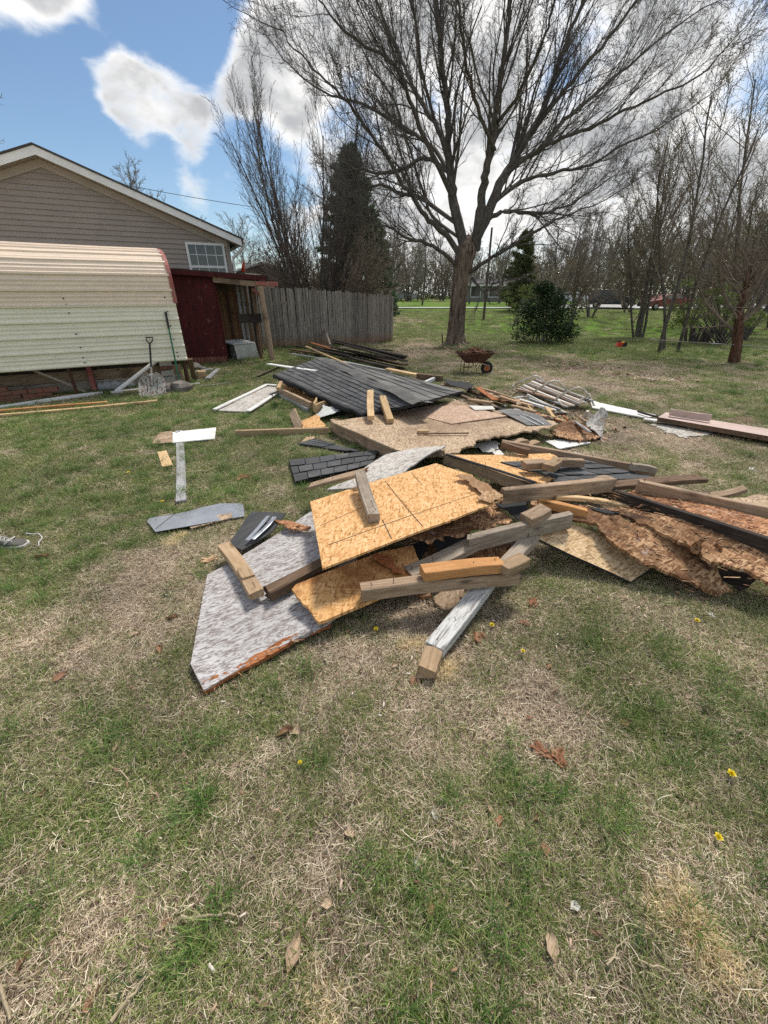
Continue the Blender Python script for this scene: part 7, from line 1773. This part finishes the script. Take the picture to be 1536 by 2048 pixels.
def grass():
    coll = bpy.data.collections.new('grass_sources'); src = []
    def add(kind, seed, n, rad):
        me = blade_mesh('blades', seed, n, rad, kind); me.materials.append(GM[kind]); o = bpy.data.objects.new(f'{len(src):02d}_{kind}', me); coll.objects.link(o); src.append(kind)
    for i in range(4): add('dead', i + 1, 620, .17)
    for i in range(4): add('green', i + 11, 330, .15)
    for i in range(3): add('tuft', i + 21, 70, .055)
    for i in range(2): add('weed', i + 31, 26, .06)
    add('straw', 41, 110, .07)
    # points
    pts = []; 
    def cells(y0, y1, sp, s, margin=.6):
        out = []
        for y in np.arange(y0, y1, sp):
            depth = y * cp + 1.6 * sp_; hw = .96 * depth + margin + .05 * y
            for x in np.arange(-hw, hw, sp): out.append((x + rs.uniform(-.5, .5) * sp, y + rs.uniform(-.5, .5) * sp, s))
        return out
    sp_ = sp
    C_ = cells(-.3, 3.2, .105, .8) + cells(3.2, 6.5, .13, 1.0) + cells(6.5, 12, .19, 1.25) + cells(12, 22, .34, 1.7) + cells(22, 46, .7, 2.4)
    C_ = np.array(C_); x, y, s = C_.T
    g = greenmask(x, y)
    def inpoly(px, py, poly):
        c = np.zeros(len(px), bool); j = len(poly) - 1
        for i in range(len(poly)):
            xi, yi = poly[i]; xj, yj = poly[j]
            cond = ((yi > py) != (yj > py)) & (px < (xj-xi) * (py-yi) / (yj-yi + 1e-12) + xi); c ^= cond; j = i
        return c
    bad = np.zeros(len(x), bool)
    for pl in FOOT: bad |= inpoly(x, y, pl)
    bad |= (y > 47.5) & (x > -40)
    soil = fbm(x * .8 + 50, y * .8 + 10, 4)
    out = []
    A_ = lambda m, lo, hi, sm=1.0: [(x[i], y[i], s[i] * sm * rs.uniform(.85, 1.15), rs.randint(lo, hi)) for i in np.nonzero(m)[0]]
    r1, r2, r3, r4 = rs.rand(4, len(x))
    out += A_(~bad & (r1 > np.where(y > 12, .92, .45) * np.clip((g - .5) * 3, 0, 1)), 0, 4)
    out += A_(~bad & (r2 < np.clip((g - .10) * 1.6, .22, 1)), 4, 8)
    out += A_(~bad & (g > .55) & (r2 < .5) & (y > 3), 4, 8, .9)
    out += A_(~bad & (y < 14) & (r3 < np.clip((g - .62) * .9, 0, .55)), 8, 11)
    out += A_(~bad & (y < 14) & (r3 > .985), 8, 11)
    out += A_(~bad & (y < 9) & (r4 < .05), 11, 13)
    for px, py, n, rad in ((1375, 1812, 7, .022), (1385, 1850, 9, .028), (1405, 1890, 9, .03), (1430, 1930, 7, .028), (1360, 1840, 3, .04), (630, 2020, 8, .025), (345, 1080, 8, .05), (905, 1330, 10, .04), (820, 1290, 6, .03)):
        c = P(px, py)
        for _ in range(n): out.append((c.x + rs.normal(0, rad), c.y + rs.normal(0, rad), rs.uniform(.42, .6), 13))
    out = np.array(out); n = len(out); print('grass instances', n)
    z = terr(out[:, 0], out[:, 1]) - .004
    me = bpy.data.meshes.new('grass'); me.vertices.add(n); me.vertices.foreach_set('co', np.stack([out[:, 0], out[:, 1], z], -1).astype(np.float32).ravel())
    a = me.attributes.new('idx', 'INT', 'POINT'); a.data.foreach_set('value', out[:, 3].astype(np.int32))
    a = me.attributes.new('scl', 'FLOAT', 'POINT'); a.data.foreach_set('value', out[:, 2].astype(np.float32))
    a = me.attributes.new('rot', 'FLOAT_VECTOR', 'POINT'); a.data.foreach_set('vector', np.stack([rs.normal(0, .05, n), rs.normal(0, .05, n), rs.rand(n) * 6.283], -1).astype(np.float32).ravel())
    o = link('grass', me); tag(o, 'mixed green and dead straw grass blades covering the lawn', 'grass', None, 'stuff')
    ng = bpy.data.node_groups.new('scatter', 'GeometryNodeTree')
    ng.interface.new_socket('Geometry', in_out='INPUT', socket_type='NodeSocketGeometry'); ng.interface.new_socket('Geometry', in_out='OUTPUT', socket_type='NodeSocketGeometry')
    gi = ng.nodes.new('NodeGroupInput'); go = ng.nodes.new('NodeGroupOutput')
    ci = ng.nodes.new('GeometryNodeCollectionInfo'); ci.inputs['Collection'].default_value = coll; ci.inputs['Separate Children'].default_value = True; ci.inputs['Reset Children'].default_value = True
    ip = ng.nodes.new('GeometryNodeInstanceOnPoints'); ip.inputs['Pick Instance'].default_value = True
    def na(nm, t):
        q = ng.nodes.new('GeometryNodeInputNamedAttribute'); q.data_type = t; q.inputs['Name'].default_value = nm; return q.outputs[0]
    ng.links.new(gi.outputs[0], ip.inputs['Points']); ng.links.new(ci.outputs[0], ip.inputs['Instance']); ng.links.new(na('idx', 'INT'), ip.inputs['Instance Index'])
    er = ng.nodes.new('FunctionNodeEulerToRotation'); ng.links.new(na('rot', 'FLOAT_VECTOR'), er.inputs[0]); ng.links.new(er.outputs[0], ip.inputs['Rotation']); ng.links.new(na('scl', 'FLOAT'), ip.inputs['Scale'])
    ng.links.new(ip.outputs[0], go.inputs[0])
    md = o.modifiers.new('scatter', 'NODES'); md.node_group = ng
grass()

# ================================================================== SMALL LITTER AND FLOWERS
def leaf_mesh(seed, s):
    rr = random.Random(seed); v = []; f = []; nu, nv = 6, 4; cu = rr.uniform(.5, 1.4); tw = rr.uniform(-.5, .5)
    for i in range(nu + 1):
        t = i / nu; wdt = .38 * math.sin(math.pi * min(1, max(.03, t)) ** .8) * (1 + .12 * math.sin(t * 14 + seed)); bend = math.sin(t * math.pi) * .18 * cu
        for j in range(nv + 1):
            q = (j / nv * 2 - 1); v.append(((t - .5) * s * 1.6, q * wdt * s * math.cos(q * cu * .5), (bend + abs(q) ** 1.5 * .28 * cu + tw * q * (t - .5)) * s + .008))
    for i in range(nu):
        for j in range(nv): a = i*(nv+1)+j; f.append((a, a+nv+1, a+nv+2, a+1))
    return mesh_py('leaf', v, f, True)
LM = [leaf_mesh(i, 1.0) for i in range(5)]
for i, (x, y, s, m, rz, lab) in enumerate(((572, 1468, .075, 'leaf', .4, 'brown curled leaf touching the pale leaf in the left foreground'), (592, 1462, .085, 'leafpale', -.6, 'pale curled leaf touching the brown one in the left foreground'),
   (590, 1905, .085, 'leafpale', 1.35, 'long pale tan leaf standing in the grass near the bottom edge'), (332, 1852, .045, 'leaf', .8, 'brown leaf beside the pale twig in the lower left foreground'), (188, 1998, .05, 'leaf', 1.4, 'reddish leaf close to the bottom left corner'),
   (50, 1925, .045, 'leaf', 1.4, 'upright small brown leaf near the left edge below the middle twig'), (702, 1668, .055, 'leafpale', .2, 'whitish crumpled leaf in the centre foreground'), (735, 1720, .045, 'leafpale', 1.2, 'thin tan leaf right of the whitish crumpled leaf'),
   (655, 1808, .045, 'leafpale', .3, 'small tan leaf below the whitish crumpled leaf'), (870, 1630, .05, 'chipwhite', 1.9, 'pale grey narrow leaf left of the small orange chip'), (975, 1620, .045, 'leafpale', 2.1, 'pale leaf touching the small orange chip'),
   (1250, 1445, .05, 'leaf', .1, 'rusty leaf in the grass right of the orange fragments'), (1480, 1465, .045, 'leafpale', .3, 'small tan leaf at the right edge of the foreground'), (1378, 1397, .045, 'leafpale', .2, 'pale chip like leaf in the grass at right'),
   (1060, 1437, .03, 'chipred', 0, 'tiny orange leaf bit above the orange fragments'), (235, 1493, .05, 'leafpale', 1.5, 'cream leaf in the left foreground'), (85, 1587, .04, 'leaf', .6, 'small orange brown leaf left of the dark twig'),
   (345, 1240, .07, 'leaf', .1, 'brown leaf left of the painted panel tip'), (120, 1355, .07, 'leaf', 1.0, 'dark brown leaf in the shade of the left lawn'), (270, 1270, .06, 'leafpale', .3, 'pale brown leaf left of the painted panel'), (320, 1300, .06, 'leaf', 2.2, 'second brown leaf below the pale brown one'),
   (1088, 1695, .05, 'leaf', 1.5, 'narrow brown leaf right of the small orange chip'), (1075, 1640, .035, 'leaf', .5, 'tiny brown leaf above the narrow brown one'), (1150, 1813, .045, 'chipwhite', .4, 'white streaked leaf in the lower right foreground'), (1100, 1890, .07, 'leafpale', 1.5, 'pale grey leaf left of the straw clump'),
   (830, 1725, .04, 'chipwhite', 1.3, 'little white scrap on the lush green tuft'), (862, 1818, .045, 'leaf', 1.5, 'dull brown leaf under the lush green tuft'), (85, 1118, .09, 'leaf', .2, 'brown leaf in the grass near the shoe'), (1100, 1335, .05, 'leaf', .8, 'brown leaf right of the white post tip'),
   (825, 1362, .06, 'leaf', 1.2, 'reddish leaf left of the white post tip'), (790, 1330, .05, 'leafpale', .6, 'tan leaf below the stained orange board'))):
    o = bpy.data.objects.new('fallen_leaf', LM[i % 5].copy()); COL.objects.link(o); o.data.materials.append(M[m]); o.location = P(x, y, .012); o.rotation_euler = (random.uniform(-.5, .5), random.uniform(-.4, .4), rz); s *= .6; o.scale = (s, s * 1.25, s)
    tag(o, lab, 'leaf')
for i, (a, b_, r_, lab) in enumerate((((362, 1838), (472, 1830), .0042, 'pale flattened twig in the lower left foreground'), ((222, 2045), (292, 1955), .005, 'thick pale straw stalk at the bottom left edge'), ((-10, 1950), (22, 2040), .006, 'whitish curved stalk in the bottom left corner'),
      ((5, 1972), (78, 1968), .003, 'thin cream twig near the bottom left corner'), ((220, 1530), (262, 1563), .0035, 'pale stick in the left foreground'), ((330, 955), (485, 928), .008, 'long thin bare twig crossing the grass beside the grey board'),
      ((630, 1645), (672, 1670), .002, 'fine pale stem near the whitish crumpled leaf'), ((1330, 1790), (1372, 1788), .003, 'cream stick at the top of the straw clump'), ((1210, 1930), (1258, 1870), .003, 'bent pale stem left of the straw clump'), ((1275, 1920), (1360, 1950), .003, 'pale stem leading to the straw clump'),
      ((52, 1068), (74, 1093), .005, 'curved white plastic strip beside the shoe'), ((215, 1170), (300, 1163), .004, 'grey twig on the dry patch left of the painted panel'), ((1110, 1210), (1135, 1190), .003, 'pale split twig below the rotten sheets'))):
    p0, p1 = P(*a, .02), P(*b_, .022); rr = random.Random(i); n = 7; L = (p1 - p0).length; q = Vector((-(p1-p0).y, (p1-p0).x, 0)).normalized()
    pts = [p0.lerp(p1, t) + q * (rr.uniform(-.04, .04) * L + (.22 * L * math.sin(t * math.pi) if i == 10 else 0)) + Vector((0, 0, rr.uniform(0, .01))) for t in np.linspace(0, 1, n)]
    o = MB().tube(pts, [r_ * (1 - .5 * t) for t in np.linspace(0, 1, n)], 6).build('twig', M['strawtwig'] if i != 10 else M['metalwhite']); tag(o, lab, 'twig')
for i, (x, y, s, lab) in enumerate(((1463, 1547, .030, 'brightest dandelion flower at the right edge of the foreground'), (1437, 1674, .026, 'ragged dandelion flower below the brightest one'), (1394, 1241, .03, 'dandelion flower left of the white chip at right'), (984, 1250, .03, 'dandelion flower right of the peeling white post'),
     (752, 1258, .028, 'dandelion flower below the stained orange board'), (257, 945, .035, 'dandelion flower on the left lawn'), (325, 1003, .035, 'dandelion flower above the metal flashing sheet'), (600, 1525, .016, 'tiny dandelion bud in the centre left foreground'), (1046, 1302, .022, 'small dandelion flower right of the white post tip'))):
    c = P(x, y, .035); root = empty('dandelion', (c.x, c.y, 0), lab, 'flower', 'dandelions scattered in the lawn'); rr = random.Random(i)
    child_world(MB().tube([(c.x, c.y, 0), (c.x + .004, c.y, .02), (c.x, c.y, .035)], .0015, 5).build('stem', GM['tuft']), root)
    v = []; f = []
    for k in range(34):
        a = k * 2.4; el = .15 + 1.1 * (1 - k / 34); l = s * (.35 + .65 * k / 34) * .55; d = (math.cos(a) * math.cos(el), math.sin(a) * math.cos(el), math.sin(el)); w = (-math.sin(a) * .0026, math.cos(a) * .0026, 0); i0 = len(v)
        v += [(c.x - w[0], c.y - w[1], .035), (c.x + w[0], c.y + w[1], .035), (c.x + d[0]*l + w[0], c.y + d[1]*l + w[1], .035 + d[2]*l), (c.x + d[0]*l - w[0], c.y + d[1]*l - w[1], .035 + d[2]*l)]; f.append((i0, i0+1, i0+2, i0+3))
    child_world(link('flower_head', mesh_py('flower_head', v, f), M['yellow']), root)

# ================================================================== PERSON at the left edge (only the shoe tip is in frame)
def person():
    toe = P(40, 1103, 0); hx = toe.x - .30; y0 = toe.y + .06
    root = empty('person', (hx + .12, y0, 0), 'person in blue jeans and grey lace-up sneakers standing at the left edge', 'person')
    def skin(name, verts, edges, rad, mat, sub=2, rootv=0):
        me = bpy.data.meshes.new(name); me.from_pydata(verts, edges, []); o = link(name, me, mat, None)
        o.modifiers.new('s', 'SKIN')
        for i, r_ in enumerate(rad): me.skin_vertices[0].data[i].radius = (r_ if isinstance(r_, tuple) else (r_, r_)); me.skin_vertices[0].data[i].use_root = (i == rootv)
        sb = o.modifiers.new('u', 'SUBSURF'); sb.levels = sub; sb.render_levels = sub
        return child_world(o, root)
    bx = hx + .05
    skinm = plain('skin', (.55, .33, .24), .6, 0, .03, 4, 0); jeans = plain('blue_jeans', (.07, .11, .19), .9, 0, .1, 30, .2); shirt = plain('grey_shirt', (.2, .2, .21), .9, 0, .05, 8, .1)
    pelv = (bx - .15, y0 - .08, .95)
    V = [pelv, (bx - .02, y0 + .0, .90), (bx, y0, .50), (bx, y0, .13), (bx - .28, y0 - .16, .90), (bx - .32, y0 - .18, .50), (bx - .36, y0 - .20, .13)]
    skin('jeans', V, [(0, 1), (1, 2), (2, 3), (0, 4), (4, 5), (5, 6)], [.15, .10, .08, .062, .10, .08, .062], jeans)
    V = [(pelv[0], pelv[1], .98), (pelv[0], pelv[1], 1.25), (pelv[0], pelv[1], 1.45), (pelv[0], pelv[1] - .19, 1.43), (pelv[0] + .02, pelv[1] - .25, 1.15), (pelv[0], pelv[1] + .19, 1.43), (pelv[0] + .02, pelv[1] + .25, 1.15)]
    skin('shirt', V, [(0, 1), (1, 2), (2, 3), (3, 4), (2, 5), (5, 6)], [.14, .15, .12, .065, .055, .065, .055], shirt)
    V = [(pelv[0], pelv[1], 1.42), (pelv[0], pelv[1], 1.55), (pelv[0] + .01, pelv[1], 1.63), (pelv[0] + .01, pelv[1], 1.73)]
    skin('head', V, [(0, 1), (1, 2), (2, 3)], [.06, .055, .085, .085], skinm)
    for s_ in (-1, 1):
        w = Vector((pelv[0] + .02, pelv[1] + s_ * .25, 1.15)); V = [w, w + Vector((.04, 0, -.22)), w + Vector((.05, 0, -.30))]; E_ = [(0, 1), (1, 2)]; rd = [.04, .028, .032]
        for k in range(4): V += [w + Vector((.03 + k * .017, 0, -.36)), w + Vector((.03 + k * .017, -s_ * .012, -.42 + .01 * abs(k - 1.5)))]; E_ += [(2, 3 + 2*k), (3 + 2*k, 4 + 2*k)]; rd += [.010, .008]
        V += [w + Vector((.09, 0, -.33)), w + Vector((.10, -s_ * .01, -.37))]; E_ += [(2, 11), (11, 12)]; rd += [.011, .009]
        skin('hand', V, E_, rd, skinm)
    rr = random.Random(1)
    m = MB().lathe([(.07, -.06), (.098, .0), (.095, .05), (.06, .09), (.02, .105)], (pelv[0] - .012, pelv[1], 1.71), n=18); child_world(m.build('hair', M['brown'], smooth=True), root)
    # shoes: lofted cross sections along x
    def shoe(ox, oy):
        prof = [(-.02, .030, .00, .070), (.0, .036, .00, .085), (.05, .038, .0, .095), (.10, .036, .0, .098), (.14, .038, .0, .082), (.19, .044, .0, .062), (.24, .046, .0, .052), (.28, .040, .0, .045), (.305, .022, .0, .032)]
        v = []; f = []; n = 14
        for (x, w, z0, z1) in prof:
            for k in range(n):
                a = k / n * 6.283; cy, cz = math.cos(a), math.sin(a)
                v.append((ox + x, oy + w * (abs(cy) ** .7) * (1 if cy > 0 else -1), .018 + (z1 - .018) * (.5 + .5 * (abs(cz) ** .75) * (1 if cz > 0 else -1))))
        for i in range(len(prof) - 1):
            for k in range(n): a = i*n+k; b2 = i*n+(k+1) % n; f.append((a, b2, b2+n, a+n))
        f.append(tuple(range(n))[::-1]); f.append(tuple((len(prof)-1)*n + k for k in range(n)))
        sh = child_world(link('shoe', mesh_py('shoe', v, f, True), plain('grey_suede', (.12, .115, .105), .9, 0, .08, 20, .2)), root)
        m = MB(); so_ = []
        for (x, w, _, _) in prof: so_.append((x * 1.03, w + .006))
        pts = [(ox + x, oy + w) for x, w in so_] + [(ox + x, oy - w) for x, w in reversed(so_)]; k = len(pts)
        me = mesh_py('sole', [(a, b2, .002) for a, b2 in pts] + [(a, b2, .030) for a, b2 in pts], [tuple(range(k))[::-1], tuple(range(k, 2*k))] + [(i, (i+1) % k, (i+1) % k + k, i + k) for i in range(k)])
        o = link('sole', me, M['chipwhite']); o.parent = sh; o.matrix_parent_inverse = Matrix.Identity(4)
        m = MB()
        for i in range(6):
            x = .10 + i * .022; z = .101 - i * .0085; m.tube([(ox + x, oy - .026, z - .012), (ox + x + .008, oy, z + .002), (ox + x + .003, oy + .026, z - .012)], .0035, 6); m.tube([(ox + x, oy + .026, z - .012), (ox + x + .012, oy, z + .003), (ox + x + .018, oy - .026, z - .014)], .003, 6)
        o = m.build('lace', M['chipwhite']); o.parent = sh; o.matrix_parent_inverse = Matrix.Identity(4)
        m = MB().tube([(ox + .20, oy - .047, .05), (ox + .22, oy - .03, .068), (ox + .225, oy, .071), (ox + .22, oy + .03, .068), (ox + .20, oy + .047, .05)], .004, 6); o = m.build('toe_seam', M['chipwhite']); o.parent = sh
    shoe(hx, y0); shoe(hx - .36, y0 - .20)
person()
# bark and chip litter patches on the lawn (uncountable)
def litter():
    rr = random.Random(8); v = []; f = []; rn = []
    spots = [(1120, 726, .9, .35, 260), (1165, 738, .7, .25, 180), (1250, 752, .8, .15, 120), (1310, 765, .6, .15, 90), (860, 700, 1.3, .5, 380), (930, 700, .9, .3, 200), (600, 708, 1.2, .3, 380), (480, 730, .8, .2, 120), (1000, 800, .8, .5, 300), (1090, 835, .5, .3, 260), (700, 860, .3, .3, 90), (1150, 860, .5, .3, 200), (930, 1200, .25, .15, 60), (1480, 1180, .3, .2, 60), (1330, 740, 2, .6, 60), (1420, 790, 2, 1.0, 60), (300, 1100, 1.2, .8, 60), (900, 1500, 1.0, .7, 110), (600, 1320, .5, .2, 90), (900, 1290, .5, .2, 120), (1200, 1260, .6, .25, 120), (450, 1450, .6, .3, 70), (700, 1800, .6, .3, 50)]
    for px, py, sx, sy, n in spots:
        c = P(px, py)
        for _ in range(n):
            x, y = c.x + rr.gauss(0, sx) * .6, c.y + rr.gauss(0, sy); z = float(terr(x, y)) + rr.uniform(.010, .05 if c.y > 4 else .03); s = rr.uniform(.012, .045) * (1 if c.y > 4 else .30); a = rr.uniform(0, 6.28); i0 = len(v)
            u = (math.cos(a) * s, math.sin(a) * s, rr.uniform(-.4, .4) * s); w = (-math.sin(a) * s * .35, math.cos(a) * s * .35, rr.uniform(-.2, .4) * s)
            top = [(x-u[0]-w[0]*.4, y-u[1]-w[1]*.4, z-u[2]), (x+u[0]*.8-w[0], y+u[1]*.8-w[1], z+u[2]-w[2]), (x+u[0]+w[0]*.5, y+u[1]+w[1]*.5, z+u[2]+w[2]), (x-u[0]*.7+w[0], y-u[1]*.7+w[1], z-u[2]+w[2])]
            v += top + [(p[0], p[1], p[2] - (.005 if c.y > 4 else .0015)) for p in top]; f += [(i0, i0+1, i0+2, i0+3), (i0+4, i0+7, i0+6, i0+5)] + [(i0+k, i0+k+4, i0+(k+1) % 4+4, i0+(k+1) % 4) for k in range(4)]; rn += [rr.random()] * 8
    m, nt, b = newmat('litter'); at = N(nt, 'ShaderNodeAttribute'); at.attribute_name = 'rnd'
    nt.links.new(rampn(nt, at.outputs['Fac'], [(0, (.06, .035, .025)), (.3, (.16, .085, .055)), (.6, (.34, .21, .13)), (.85, (.5, .36, .25)), (1, (.66, .6, .52))]), b.inputs['Base Color']); b.inputs['Roughness'].default_value = .9
    o = link('wood_litter', mesh_np('wood_litter', v, f, False, {'rnd': rn}), m); tag(o, 'bark, leaf and wood crumbs strewn thickly over the lawn and debris', 'litter', None, 'stuff')
litter()
